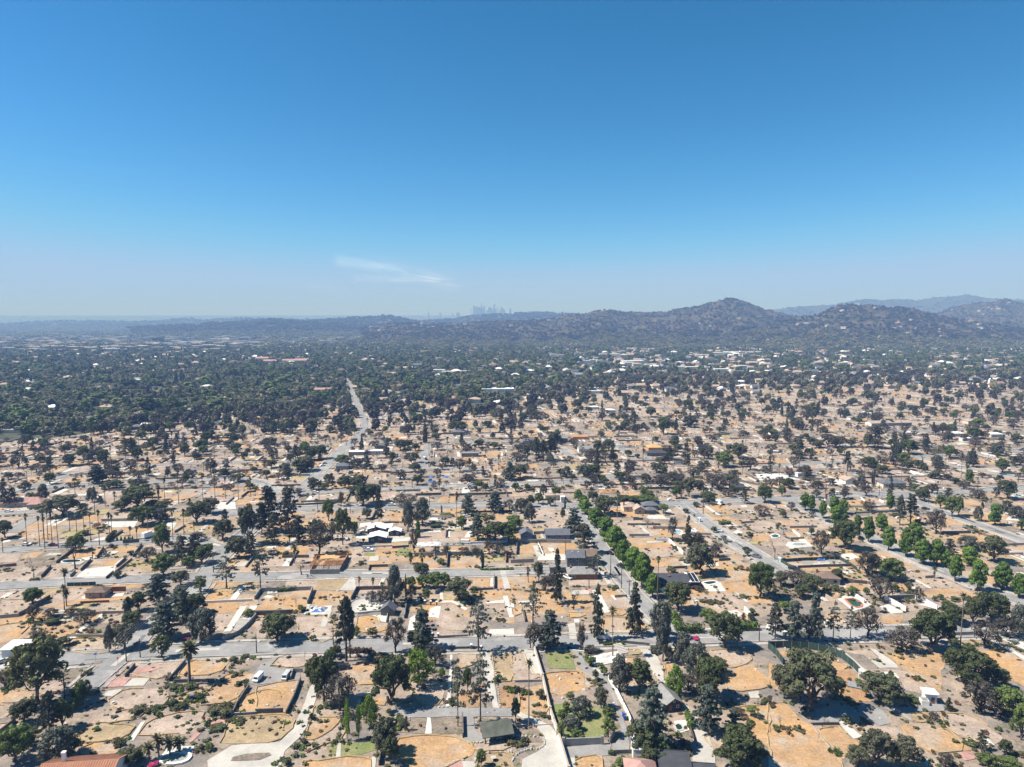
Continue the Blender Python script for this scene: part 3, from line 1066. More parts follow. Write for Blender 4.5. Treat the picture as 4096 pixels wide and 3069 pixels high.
for i, ln in enumerate(PATCH.strip().splitlines()):
    w, pts = parse(ln)
    k = w[0]
    base = 0.07 + 0.004 * (i % 14) + (0.056 if k in 'cwgr' else 0.0) + (0.12 if '1985,1400' in ln else 0.0)
    o, border = sheet(NAMES[k], pts, base, k, seed=i, rough_edge=0.2 if k in 'cwgr' else 0.5)
    PATCHES.append((k, ln.split()[1], pts))

# ------------------------------------------------------------------ hills
earth('hillside', (0.10, 0.072, 0.055), (0.048, 0.048, 0.034), 0.006, spot=(0.034, 0.04, 0.024), spot_at=(0.46, 0.56), spot_scale=0.02, spot2=(0.17, 0.125, 0.09), spot2_at=(0.6, 0.7), spot2_scale=0.006, fine=0.05)
earth('far_hillside', (0.075, 0.065, 0.048), (0.04, 0.045, 0.03), 0.002, spot=(0.03, 0.035, 0.022), spot_at=(0.46, 0.58), spot_scale=0.006, fine=0.02)

HILLV = []
def hill(name, prof, D, Df, back, m, gully=0.35, cols=150, rows=46, seed=0.0, pw=1.5, keep=True, hold=None):
    """A range of hills whose crest, at distance D, follows the profile; the foot stands at Df."""
    prof = sorted(prof)
    s0, s1 = prof[0][0], prof[-1][0]
    v, f = [], []
    def crest(sx):
        for (a, b), (c, d) in zip(prof, prof[1:]):
            if a <= sx <= c:
                t = (sx - a) / (c - a)
                t = t * t * (3 - 2 * t) * 0.5 + t * 0.5
                return b + (d - b) * t
        return prof[-1][1]
    nb = 14
    for i in range(cols + 1):
        sx = s0 + (s1 - s0) * i / cols
        X, _, Z = far_pt(sx, crest(sx), D)
        tan = X / D
        Z = max(Z, 0.0)
        for j in range(rows + nb + 1):
            if j <= rows:
                t = j / rows
                r = Df + (D - Df) * t
            else:
                t = 1 + (j - rows) / nb
                r = D + back * (t - 1)
            bend = fbm(tan * 9, seed, 1.7) * 0.10 * (D - Df)
            x, y = tan * r, r + bend * math.sin(math.pi * min(t, 2 - t))
            tt = min(t, 2 - t) if t > 1 else t
            s = 0.22 * tt + 0.78 * tt ** pw
            n1 = fbm(x * 4.2 / (D - Df + 1) * 2, y * 1.6 / (D - Df + 1) * 2, seed + 3, 5)
            n2 = abs(fbm(x * 14 / (D - Df + 1), y * 5 / (D - Df + 1), seed + 9, 4))
            z = Z * (s + gully * (n1 * 0.8 + 0.25 - n2) * 2.2 * tt * (1 - tt))
            z += Z * 0.02 * fbm(x * 0.02, y * 0.02, seed, 3) * min(1, 4 * tt)
            v.append((x, y, z - 3 if tt > 0.001 else -4))
    nrow = rows + nb + 1
    for i in range(cols):
        for j in range(nrow - 1):
            f.append((i * nrow + j, (i + 1) * nrow + j, (i + 1) * nrow + j + 1, i * nrow + j + 1))
    me = bpy.data.meshes.new(name)
    me.from_pydata(v, [], f)
    me.materials.append(MATS[m])
    me.polygons.foreach_set('use_smooth', [True] * len(f))
    o = link(name, me)
    o['kind'] = 'structure'
    if keep:
        HILLV.append((np.array(v).reshape(cols + 1, nrow, 3), rows, D, Df))
    return o

def prof(*rows):
    out = []
    for t, s in rows:
        for w in s.split():
            a, b = w.split(',')
            out.append(src(t, float(a), float(b)))
    return out
hill('hills', prof(('D2', '900,668 1100,645 1280,622 1500,628 1800,628 2050,612 2200,608'), ('D3', '200,600 380,585 480,558 620,548 700,524 760,514 850,516 950,530 1060,532 1330,534 1400,512 1470,500 1600,482 1700,452 1850,424 1925,421 2010,440 2110,478 2205,515'), ('D4', '100,538 240,570 330,575 430,590 600,600 900,610')), 4300, 2750, 1300, 'hillside', 0.42, 190, 56, 2.0, 1.7)
hill('hills', prof(('D3', '2000,760 2150,680'), ('D4', '0,640 150,600 310,566 430,560 480,535 540,503 640,470 720,462 880,468 960,482 1100,494 1250,498 1400,540 1500,566 1700,600 2000,640 2300,690')), 3500, 2600, 900, 'hillside', 0.4, 120, 50, 6.0, 1.35)
hill('hills', prof(('D4', '900,600 1300,575 1450,543 1600,492 1750,458 1940,443 2000,421 2080,420 2150,442 2212,457 2500,500 2900,560')), 5200, 3600, 1500, 'hillside', 0.35, 110, 44, 11.0, 1.4)
hill('mountains', prof(('D3', '1900,560 2150,530'), ('D4', '60,512 350,482 600,470 700,442 850,420 1000,432 1100,425 1200,424 1270,436 1400,416 1550,401 1640,396 1700,382 1780,391 1860,410 2000,426 2300,430 2800,470')), 9300, 7000, 2200, 'far_hillside', 0.3, 120, 30, 15.0, 1.2)
hill('hills', prof(('D2', '-200,618 0,606 150,600 300,604 420,616 500,612 700,592 900,582 1000,578 1100,566 1180,570 1250,590 1400,612 1600,640')), 6600, 5200, 1200, 'far_hillside', 0.35, 120, 28, 21.0, 1.2)
hill('hills', prof(('D2', '1450,612 1700,598 1850,572 1950,562 2050,556 2200,552'), ('D3', '60,545 180,540 300,537 420,545 600,560 800,580')), 7600, 5600, 1500, 'far_hillside', 0.35, 100, 28, 25.0, 1.2)
hill('hills', prof(('D1', '-300,660 0,640 180,624 400,616 540,609 640,612 900,613 1200,617 1400,612 1500,596 1620,590 1800,604 1950,592 2100,584 2212,590'), ('D2', '200,596 500,600')), 9500, 7600, 2000, 'far_hillside', 0.3, 130, 24, 31.0, 1.1)
hill('hills', prof(('D1', '1100,672 1400,655 1700,645 1850,628 1950,625 2100,632 2212,628'), ('D2', '100,604 200,600 400,625 700,640 900,660')), 5600, 4500, 900, 'far_hillside', 0.3, 80, 22, 37.0, 1.1)

# ------------------------------------------------------------------ haze, cloud
def make_haze():
    mb = MB()
    m, n, l, out = new_mat('haze_air')
    pv = n.new("ShaderNodeVolumePrincipled")
    pv.inputs['Color'].default_value = (0.24, 0.41, 0.80, 1)
    pv.inputs['Absorption Color'].default_value = (0.62, 0.53, 0.0, 1)
    pv.inputs['Density'].default_value = HAZE_DENSITY
    pv.inputs['Anisotropy'].default_value = 0.0
    pv.inputs['Density Attribute'].default_value = ''
    pv.inputs['Temperature Attribute'].default_value = ''
    pv.inputs['Color Attribute'].default_value = ''
    l.new(pv.outputs[0], out.inputs['Volume'])
    m.cycles.homogeneous_volume = True
    MATS['haze_air'] = m
    mb.box((0, 9000, 230), (38000, 20000, 480), 'haze_air')
    o = mb.build('haze')
    o['kind'] = 'stuff'
    o.display_type = 'WIRE'
HAZE_DENSITY = 1.55e-4
make_haze()

def make_cloud():
    z = 2750.0
    nx, ny = 190, 170
    xs = np.linspace(-17000, 2000, nx)
    ys = np.linspace(26000, 62000, ny)
    v, al = [], []
    strands = [([(735, 563), (800, 571), (870, 582), (925, 597), (975, 615)], 13, .5), ([(790, 569), (850, 576), (885, 583)], 4, .5), ([(845, 577), (880, 590), (930, 600), (955, 606)], 4.5, .8), ([(770, 601), (820, 601), (870, 599), (930, 604)], 7, .6), ([(800, 604), (860, 606), (900, 606)], 3, .5), ([(870, 592), (900, 600), (960, 613), (990, 620)], 3.5, .7), ([(640, 622), (690, 619), (730, 622)], 4, .25), ([(330, 596), (355, 598), (380, 603)], 3, .25), ([(-20, 560), (15, 562), (50, 568)], 3, .25)]
    for y in ys:
        for x in xs:
            zz = z + 120 * fbm(x / 6000, y / 9000, 4.0)
            sx, sy = to_px(x, y, zz)
            px, py = sx / 1.852, sy / 1.852
            a = 0.0
            for pts, w, top in strands:
                for (x0, y0), (x1, y1) in zip(pts, pts[1:]):
                    t = max(0, min(1, ((px - x0) * (x1 - x0) + (py - y0) * (y1 - y0)) / ((x1 - x0) ** 2 + (y1 - y0) ** 2)))
                    d = math.hypot(px - x0 - t * (x1 - x0), py - y0 - t * (y1 - y0))
                    a = max(a, math.exp(-(d / w) ** 2) * top)
            v.append((x, y, zz))
            al.append(a)
    f = [(j * nx + i, j * nx + i + 1, (j + 1) * nx + i + 1, (j + 1) * nx + i) for j in range(ny - 1) for i in range(nx - 1) if max(al[j * nx + i], al[(j + 1) * nx + i + 1], al[j * nx + i + 1], al[(j + 1) * nx + i]) > 0.02]
    used = sorted({i for q in f for i in q})
    rem = {k: i for i, k in enumerate(used)}
    me = bpy.data.meshes.new('cloud')
    me.from_pydata([v[k] for k in used], [], [tuple(rem[i] for i in q) for q in f])
    at_ = me.attributes.new('cover', 'FLOAT', 'POINT')
    at_.data.foreach_set('value', [al[k] for k in used])
    m, n, l, out = new_mat('cirrus')
    g = n.new("ShaderNodeNewGeometry").outputs['Position']
    mp = n.new("ShaderNodeMapping")
    mp.inputs['Scale'].default_value = (0.00035, 0.00012, 0.001)
    mp.inputs['Rotation'].default_value = (0, 0, R(20))
    l.new(g, mp.inputs[0])
    nz = ramp(n, l, noise_node(n, l, 1.6, 8, mp.outputs[0], 0.65), 0.36, 0.68)
    at2 = n.new("ShaderNodeAttribute")
    at2.attribute_name = 'cover'
    mu = n.new("ShaderNodeMath")
    mu.operation = 'MULTIPLY'
    l.new(nz, mu.inputs[0])
    l.new(at2.outputs['Fac'], mu.inputs[1])
    mu2 = n.new("ShaderNodeMath")
    mu2.operation = 'MULTIPLY'
    mu2.inputs[1].default_value = 0.28
    l.new(mu.outputs[0], mu2.inputs[0])
    tr = n.new("ShaderNodeBsdfTransparent")
    df = n.new("ShaderNodeBsdfTranslucent")
    df.inputs['Color'].default_value = (0.82, 0.82, 0.84, 1)
    mx = n.new("ShaderNodeMixShader")
    l.new(mu2.outputs[0], mx.inputs[0])
    l.new(tr.outputs[0], mx.inputs[1])
    l.new(df.outputs[0], mx.inputs[2])
    l.new(mx.outputs[0], out.inputs[0])
    me.materials.append(m)
    o = link('cloud', me)
    o['kind'] = 'stuff'
make_cloud()
# ------------------------------------------------------------------ plants: one model of each kind, height 1 and crown width 1
class Plant:
    def __init__(self, seed):
        self.r = np.random.default_rng(seed)
        self.segs, self.C, self.N, self.S, self.T = [], [], [], [], []

    def limb(self, pts, r0, r1):
        self.segs.append((pts, np.linspace(r0, r1, len(pts))))

    def clump(self, c, rad, n, size, flat=1.0, up=0.35, tint=None, shell=0.55):
        r = self.r
        d = r.normal(size=(n, 3))
        d[:, 2] += up
        d /= np.linalg.norm(d, axis=1)[:, None]
        k = (shell + (1 - shell) * r.random(n)) * rad
        p = np.array(c) + d * k[:, None] * np.array([1, 1, flat])
        nn = d + r.normal(size=(n, 3)) * 0.42
        self.C.append(p)
        self.N.append(nn / np.linalg.norm(nn, axis=1)[:, None])
        self.S.append(size * r.uniform(0.6, 1.35, n))
        t = r.random() if tint is None else tint
        self.T.append(np.clip(t * 0.65 + r.random(n) * 0.45, 0, 1))

    def leaf_mesh(self, name, mat, aspect=0.75, aniso=(1, 1, 1)):
        if not self.C:
            return None
        C, N, S, T = map(np.concatenate, (self.C, self.N, self.S, self.T))
        r = self.r
        a = np.cross(N, r.normal(size=N.shape))
        a /= np.linalg.norm(a, axis=1)[:, None] + 1e-9
        b = np.cross(N, a)
        s = S[:, None] / 2
        q = np.array(aniso)
        V = np.stack([C + (-a - b * aspect) * s * q, C + (a - b * aspect) * s * q, C + (a * 0.7 + b * aspect) * s * q, C + (-a * 0.7 + b * aspect) * s * q], 1).reshape(-1, 3)
        return raw_mesh(name, V, np.arange(len(V)).reshape(-1, 4), mat, T)

    def wood_mesh(self, name, mat, sides=5):
        mb = MB()
        for pts, rr in self.segs:
            mb.tube(pts, rr, mat, sides if rr[0] > 0.012 else 4, cap=False)
        return mb.mesh(name)

def raw_mesh(name, V, F, mat, tint=None):
    me = bpy.data.meshes.new(name)
    n, m = len(F), F.shape[1]
    me.vertices.add(len(V))
    me.vertices.foreach_set('co', np.asarray(V, np.float32).ravel())
    me.loops.add(n * m)
    me.loops.foreach_set('vertex_index', F.astype(np.int32).ravel())
    me.polygons.add(n)
    me.polygons.foreach_set('loop_start', np.arange(0, n * m, m, dtype=np.int32))
    if tint is not None:
        at_ = me.attributes.new('tint', 'FLOAT', 'FACE')
        at_.data.foreach_set('value', np.asarray(tint, np.float32))
    me.materials.append(MATS[mat])
    me.update(calc_edges=True)
    me.validate()
    return me

def wob(r, a, b, n=4, j=0.03):
    a, b = np.array(a, float), np.array(b, float)
    return [tuple(a + (b - a) * i / n + (r.normal(size=3) * j if 0 < i < n else 0)) for i in range(n + 1)]

def oak(seed, leaf=0.042, dens=1.0, mat='f_oak', n=37, bark='bark', low=0.28, wide=1.0, gap=0.09, twigs=0):
    p = Plant(seed)
    r = p.r
    fork = 0.16 + r.random() * 0.08
    p.limb(wob(r, (0, 0, 0), (r.normal() * .03, r.normal() * .03, fork), 3, .01), .042, .03)
    tips = []
    k = 6
    for i in range(k):
        an = 2 * math.pi * (i + r.random() * .7) / k
        e = np.array([math.cos(an) * .27, math.sin(an) * .27, .42 + r.random() * .2])
        p.limb(wob(r, (0, 0, fork - .01), e, 4, .03), .022, .011)
        tips.append(e)
    p.limb(wob(r, (0, 0, fork), (0, 0, .72), 4, .03), .024, .008)
    for i in range(n):
        an = 2.399 * i + r.random()
        h = (i + .5) / n
        z = low + .06 + (0.90 - low - .06) * h ** 0.85
        rr = 0.385 * wide * math.sqrt(max(0.05, 1 - ((z - .46) / .50) ** 2)) * (0.62 + .48 * r.random())
        if i % 4 == 3:
            rr *= 0.45
        c = np.array([math.cos(an) * rr, math.sin(an) * rr, z])
        j = int(np.argmin([np.linalg.norm(t - c) for t in tips]))
        p.limb(wob(r, tips[j] * .8, c, 3, .02), .009, .003)
        for _ in range(twigs):
            p.limb(wob(r, c, c + r.normal(size=3) * .09, 2, .01), .004, .0015)
        if r.random() < gap:
            continue
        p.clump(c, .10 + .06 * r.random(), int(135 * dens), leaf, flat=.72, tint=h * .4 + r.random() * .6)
    return p, mat, bark

def scorched(seed, dens=0.5, mat='f_burnt'):
    return oak(seed, leaf=.038, dens=dens, mat=mat, n=30, bark='char', gap=0.12, twigs=4)

def bare(seed, bark='pale_bark', levels=3):
    p = Plant(seed)
    r = p.r
    def grow(a, d, L, rad, lv):
        b = a + d * L
        p.limb(wob(r, a, b, 3, L * .06), rad, rad * .55)
        if lv == 0:
            return
        for _ in range(3 if lv > 1 else 4):
            nd = d + r.normal(size=3) * .55
            nd[2] = abs(nd[2]) * .6 + .25
            nd /= np.linalg.norm(nd)
            t = .55 + .45 * r.random()
            grow(a + d * L * t, nd, L * (.55 + .25 * r.random()), rad * .5, lv - 1)
    grow(np.zeros(3), np.array([0, 0, 1.0]), .34, .03, levels)
    zmax = max(q[2] for s, _ in p.segs for q in s)
    xmax = max(max(abs(q[0]), abs(q[1])) for s, _ in p.segs for q in s) * 2
    p.segs = [([(q[0] / xmax, q[1] / xmax, q[2] / zmax) for q in s], rr) for s, rr in p.segs]
    return p, None, bark

def cedar(seed, mat='f_cedar', low=0.16, levels=15, per=5, dens=1.0, gap=0.16, top=0.07, power=0.5, bark='bark', tilt=-0.10, leaf=.042):
    p = Plant(seed)
    r = p.r
    p.limb(wob(r, (0, 0, 0), (r.normal() * .015, r.normal() * .015, .985), 6, .006), .026, .004)
    for i in range(levels):
        t = (i + r.random() * .5) / levels
        z = low + (0.97 - low) * t
        L0 = .5 * ((1 - t) ** power) * (0.62 + .38 * min(1, t * 5 + .35)) + top * .3
        for k in range(per):
            if r.random() < gap:
                continue
            an = 2.399 * (i * per + k) + r.random() * .8
            L = L0 * (.62 + .42 * r.random())
            d = np.array([math.cos(an), math.sin(an), 0])
            tip = d * L + np.array([0, 0, z + tilt * L + .035])
            p.limb(wob(r, (0, 0, z), tip, 3, .008), .008, .002)
            m = max(3, int(L * 13))
            for q in range(m):
                u = .28 + .72 * (q + r.random() * .6) / m
                c = d * L * u + np.array([0, 0, z + (tilt * L + .035) * u - .02 * u * u])
                c[:2] += r.normal(size=2) * .02
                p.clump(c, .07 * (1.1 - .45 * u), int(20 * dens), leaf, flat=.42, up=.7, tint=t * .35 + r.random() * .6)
    p.clump((0, 0, .96), .03, int(20 * dens), leaf * .7, flat=1.6, tint=.8)
    return p, mat, bark

def pine(seed, mat='f_spire', low=0.36, bark='bark', dens=1.0, stubs=9):
    p = Plant(seed)
    r = p.r
    p.limb(wob(r, (0, 0, 0), (r.normal() * .03, r.normal() * .03, .97), 6, .012), .055, .012)
    for _ in range(stubs):
        z = .12 + .5 * r.random()
        an = r.random() * 6.283
        p.limb(wob(r, (0, 0, z), (math.cos(an) * .3, math.sin(an) * .3, z - .01), 2, .02), .01, .003)
    n = 34
    for i in range(n):
        t = i / n
        z = low + (.97 - low) * t
        an = 2.399 * i + r.random()
        L = (.46 * (1 - t * .72) + .03) * (.45 + .6 * r.random())
        tip = np.array([math.cos(an) * L, math.sin(an) * L, z + .012])
        p.limb(wob(r, (0, 0, z - .015), tip, 2, .01), .010, .004)
        for u in (.55, .85, 1.05):
            if r.random() < .82:
                p.clump(np.array([tip[0] * u, tip[1] * u, z]), .10, int(36 * dens), .055, flat=.30, up=.5)
    return p, mat, bark

def column(seed, mat='f_street', low=.16, dens=1.6, leaf=.065, tall=1.0, waist=.42):
    p = Plant(seed)
    r = p.r
    p.limb(wob(r, (0, 0, 0), (0, 0, .55), 4, .012), .05, .02)
    for i in range(7):
        an = i * .9 + r.random()
        p.limb(wob(r, (0, 0, .18 + .04 * i), (math.cos(an) * .25, math.sin(an) * .25, .38 + .07 * i), 3, .02), .02, .006)
    n = 30
    for i in range(n):
        t = (i + .5) / n
        z = low + .07 + (.93 - low - .07) * t
        prof_ = math.sin(math.pi * min(1, (t * .86 + .16))) ** .55
        an = 2.399 * i + r.random() * .8
        rr = .37 * prof_ * (.4 + .72 * r.random())
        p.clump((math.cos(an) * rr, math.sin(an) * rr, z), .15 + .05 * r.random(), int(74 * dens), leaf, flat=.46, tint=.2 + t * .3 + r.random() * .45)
    return p, mat, 'bark'

def loose(seed, mat='f_euc', dens=1.0):
    p = Plant(seed)
    r = p.r
    p.limb(wob(r, (0, 0, 0), (.04, 0, .45), 4, .02), .05, .03)
    for i in range(7):
        an = i * 2.4 + r.random()
        p.limb(wob(r, (.03, 0, .25 + .04 * i), (math.cos(an) * .26, math.sin(an) * .26, .55 + .06 * i), 4, .03), .022, .006)
    for i in range(34):
        t = (i + .5) / 34
        z = .22 + .72 * t
        an = 2.399 * i + r.random()
        rr = .40 * math.sin(math.pi * min(.97, t * .8 + .18)) ** .6 * (.45 + .65 * r.random())
        p.clump((math.cos(an) * rr, math.sin(an) * rr, z), .10 + .05 * r.random(), int(110 * dens), .045, flat=.95, up=-.1)
    return p, mat, 'pale_bark'

def umbrella(seed):
    p = Plant(seed)
    r = p.r
    p.limb(wob(r, (0, 0, 0), (.02, 0, .45), 4, .008), .035, .024)
    for i in range(11):
        an = 2.399 * i + r.random() * .4
        z0 = .20 + .022 * i
        e = (math.cos(an) * .34, math.sin(an) * .34, .42 + .03 * i)
        p.limb(wob(r, (0.01, 0, z0), e, 4, .03), .014, .005)
    for i in range(44):
        t = (i + .5) / 44
        z = .40 + .55 * t
        an = 2.399 * i + r.random() * .5
        rr = .41 * math.sqrt(max(.04, 1 - ((z - .52) / .47) ** 2)) * (.55 + .5 * r.random())
        p.clump((math.cos(an) * rr, math.sin(an) * rr, z), .115, 95, .042, flat=.6, up=.6, tint=t * .6 + r.random() * .4)
    return p, 'f_umbrella', 'bark'

def cypress(seed, mat='f_cedar_dark'):
    p = Plant(seed)
    r = p.r
    p.limb([(0, 0, 0), (0, 0, .9)], .12, .02)
    for i in range(22):
        t = (i + .5) / 22
        rr = .30 * math.sin(math.pi * min(.98, t * .80 + .2)) ** .7
        an = 2.4 * i
        p.clump((math.cos(an) * rr * .5, math.sin(an) * rr * .5, .05 + .92 * t), .24 * (1.1 - t * .6), 46, .15, flat=.26)
    return p, mat, 'char'

def shrub(seed, mat='f_shrub', n=9, dens=1.4, leaf=.10):
    p = Plant(seed)
    r = p.r
    for i in range(4):
        an = i * 1.6 + r.random()
        p.limb(wob(r, (0, 0, 0), (math.cos(an) * .25, math.sin(an) * .25, .55), 2, .03), .02, .006)
    for i in range(n):
        an = 2.399 * i + r.random()
        rr = .31 * math.sqrt((i + .5) / n)
        p.clump((math.cos(an) * rr, math.sin(an) * rr, .38 + .32 * r.random() * (1.1 - rr * 2)), .21, int(46 * dens), leaf, flat=.9, up=.5)
    return p, mat, 'bark'

def frond_strip(a, b, c, w, mb_v, mb_f, n=4):
    """A bent leaf from a over b to c."""
    a, b, c = map(np.array, (a, b, c))
    side = np.cross(c - a, (0, 0, 1.0))
    side = side / (np.linalg.norm(side) + 1e-9)
    k = len(mb_v)
    for i in range(n + 1):
        t = i / n
        q = (1 - t) ** 2 * a + 2 * t * (1 - t) * b + t * t * c
        ww = w * math.sin(math.pi * (.12 + .86 * t)) ** .7
        drop = np.array([0, 0, -.35 * ww])
        mb_v += [tuple(q - side * ww + drop), tuple(q), tuple(q + side * ww + drop)]
    for i in range(n):
        j = k + i * 3
        mb_f += [(j, j + 1, j + 4, j + 3), (j + 1, j + 2, j + 5, j + 4)]

def palm_head(seed, n=26, w=.075, droop=.5, skirt=0, hang=.2):
    r = np.random.default_rng(seed)
    v, f = [], []
    for i in range(n):
        an = 2.399 * i + r.random() * .4
        el = R(82 - 105 * (i / n) + r.normal() * 8)
        L = .5 * (.85 + .2 * r.random())
        d = np.array([math.cos(an) * math.cos(el), math.sin(an) * math.cos(el), math.sin(el)])
        b = d * L * .55 + np.array([0, 0, .06])
        c = d * L * .95 + np.array([0, 0, -droop * L * (.4 + .5 * math.cos(el))])
        frond_strip((0, 0, 0), b, c, w, v, f)
    vs2, fs2 = [], []
    for i in range(skirt):
        an = r.random() * 6.283
        L = .32 * (.7 + .5 * r.random())
        z0 = -.05 - .25 * r.random()
        frond_strip((0, 0, z0), (math.cos(an) * .15, math.sin(an) * .15, z0 - .06), (math.cos(an) * hang, math.sin(an) * hang, z0 - L), w * .8, vs2, fs2, 3)
    return v, f, vs2, fs2

def grow(fn, *a, **k):
    p, mat, bark = fn(*a, **k)
    nm = fn.__name__
    return p.wood_mesh('trunk', bark), (p.leaf_mesh('crown', mat) if mat else None)

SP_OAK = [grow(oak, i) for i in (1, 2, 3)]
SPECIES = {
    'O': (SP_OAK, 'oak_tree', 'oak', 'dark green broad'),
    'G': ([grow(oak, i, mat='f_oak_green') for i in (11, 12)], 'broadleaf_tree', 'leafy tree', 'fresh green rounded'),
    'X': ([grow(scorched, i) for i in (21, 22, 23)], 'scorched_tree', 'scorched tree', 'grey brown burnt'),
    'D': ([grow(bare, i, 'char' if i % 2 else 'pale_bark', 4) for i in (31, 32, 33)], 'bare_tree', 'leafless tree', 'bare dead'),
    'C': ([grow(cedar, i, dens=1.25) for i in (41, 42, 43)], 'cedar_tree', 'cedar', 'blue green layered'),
    'c': ([grow(cedar, i, 'f_cedar_dark', gap=.26, dens=.72) for i in (46, 47)], 'dark_conifer', 'conifer', 'dark shaggy'),
    's': ([grow(cedar, i, 'f_cedar', low=.34, levels=11, per=4, gap=.40, dens=.62, power=.35, leaf=.036) for i in (51, 52)], 'sparse_cedar', 'cedar', 'sparse thinned'),
    'S': ([grow(cedar, i, 'f_spire', low=.10, levels=19, per=5, gap=.24, dens=.8, power=.8, top=.12) for i in (56, 57)], 'spire_conifer', 'spire conifer', 'narrow spired'),
    'P': ([grow(pine, i, dens=.62) for i in (61, 62)], 'pine_tree', 'pine', 'tall thin crowned'),
    'T': ([grow(column, i) for i in (71, 72, 73)], 'street_tree', 'street tree', 'bright green upright'),
    'B': ([grow(loose, i, 'f_bright', .6) for i in (76, 77)], 'sapling_tree', 'young tree', 'yellow green airy'),
    'R': ([grow(oak, i, mat='f_oak_green', n=24, low=.18) for i in (81, 82)], 'round_tree', 'small round tree', 'green ball headed'),
    'E': ([grow(loose, i) for i in (91, 92, 93)], 'drooping_tree', 'drooping tree', 'grey green loose'),
    'U': ([grow(umbrella, 96)], 'umbrella_pine', 'umbrella pine', 'huge flat domed'),
    'K': ([grow(cypress, i, 'f_hedge' if i == 98 else 'f_cedar_dark') for i in (97, 98)], 'cypress_tree', 'cypress', 'dark pencil thin'),
    'H': ([grow(shrub, i) for i in (101, 102)], 'shrub', 'shrub', 'olive green low'),
    'L': ([grow(shrub, 104, 'f_hedge')], 'bush', 'bush', 'bright green leafy'),
    'Y': ([grow(shrub, 106, 'f_dry', dens=.6), grow(shrub, 107, 'f_burnt', dens=.6)], 'dry_shrub', 'dry shrub', 'brown withered'),
}
# fan palms: the far ones keep their head in one piece, the near ones have each frond as a part
def palm_meshes():
    v, f, v2, f2 = palm_head(5, 30, .10, .45, 26)
    head = raw_mesh('crown', np.array(v), np.array(f), 'f_palm', np.random.default_rng(1).random(len(f)))
    skirt = raw_mesh('dead_skirt', np.array(v2), np.array(f2), 'f_skirt', np.random.default_rng(2).random(len(f2)))
    v, f = [], []
    frond_strip((0, 0, 0), (.27, 0, .07), (.48, 0, -.12), .085, v, f, 5)
    frond = raw_mesh('frond', np.array(v), np.array(f), 'f_palm', np.linspace(0.2, .9, len(f)))
    v, f = [], []
    frond_strip((0, 0, 0), (.10, 0, -.05), (.16, 0, -.36), .05, v, f, 3)
    dead = raw_mesh('dead_frond', np.array(v), np.array(f), 'f_skirt', np.linspace(0.2, .9, len(f)))
    return head, skirt, frond, dead
PALM = palm_meshes()

LAND = []
def landmark(phrase, t, x, y):
    LAND.append((phrase, *at(t, x, y)[:2]))
for ln in """the white sheet-roofed houses|B2|1080|540
the open lumber frame|B2|610|790
the grey concrete skate bowl|A2|960|70
the tall date palm|A1|1640|730
the stop sign corner|A1|1020|560
the curved green screen fence|A4|500|430
the white roadside kiosk|A4|1400|890
the olive shed roof|A2|2040|1180
the solar-panelled dark roof|B3|1500|960
the long blue house|B3|390|555
the two-storey grey house|B3|560|790
the tan house near the crossing|B3|1080|330
the green swimming pool|B4|745|1120
the brown-roofed house|B4|520|940
the fenced building site|B4|430|770
the terracotta roof|A1|600|1430
the two old vans|A2|150|680
the dark gabled barn|A3|1390|940
the black flat roof|A3|1550|1420
the pink hut roof|A3|1120|1440
the long white boundary wall|A3|250|690
the white passenger van|B2|1810|600
the brown hip-roofed garage|B1|820|1060
the pink ranch roof|B1|200|270
the white box truck|B1|1285|545
the blank white slab|B1|1030|430
the blue wheelie bins|A3|970|1040
the walled green garden|A3|640|1120
the oval pool terrace|A1|1540|1350
the white motorhome|B3|1765|262
the teal toilet cabin|B4|100|755
the shaded dark sedan|B4|1850|1010
the bare white slab|B4|690|710
the plywood-sheathed roof|C3|1240|865
the long school building|C4|1050|660
the white shed|C3|1440|985
the grey house by the avenue|C2|745|1030
the blue tarpaulins|C2|1530|1120
the kidney pool|B4|65|530
the green bordered hedge|A3|1420|200
the cul-de-sac end|B4|120|850
the tan and grey lot with the motor van|A2|1480|1080
the pale dirt track|B2|860|700
the walled orange plot|B2|680|1060
the small pavilion|A2|1130|150
the wide orange field|A4|250|1250
the long grey-blue cedar grove|B2|120|480
the bright lawn|B2|1280|680
the topiary cones|B1|1080|560
the gravel yard by the road|B2|1000|1050
the avenue bungalow|C2|746|1035
the long white avenue blocks|C2|870|912
the plain grey shell|C2|1850|925
the big grey panelled house|C3|415|800
the far timber house shell|C3|590|775
the twin pale low roofs|C3|780|525
the white shopping row|C3|660|360
the black shed in the grove|C3|1955|1217
the open porch house|C3|2135|680
the burnt grove house|C4|70|735
the cream school bungalow|C4|1640|750
the white rubble lot|C4|80|1100
the black cypress row|C4|1115|925
the far hedge bend|C4|1500|890
the big warehouse roof|C2|2090|365
the bright red hip roof|C2|1775|528
the avenue bend|C2|940|650
the side street cars|C2|1470|960
the wood edge white roofs|C1|1000|690
the far screened lot|C1|2060|1080
the blue far tarpaulin|C1|1655|1045
the far palm street|C1|1500|1130
the sloping far road|C1|620|1060
the red roof under trees|C1|285|872""".splitlines():
    a, t, x, y = ln.split('|')
    landmark(a.replace('hospital-like ', '').replace('the tan and grey lot with the motor van', 'the cross-shaped paved path').replace('the boundary corner of', 'the round end of').replace('bordered ', 'clipped '), t, float(x), float(y))

ORD = 'nearest second third fourth fifth sixth seventh eighth ninth tenth eleventh twelfth'.split()
PENDING = []        # things that still need a label: object, adjective, noun, x, y
def name_later(o, adj, noun, x, y):
    PENDING.append((o, adj, noun, x, y))

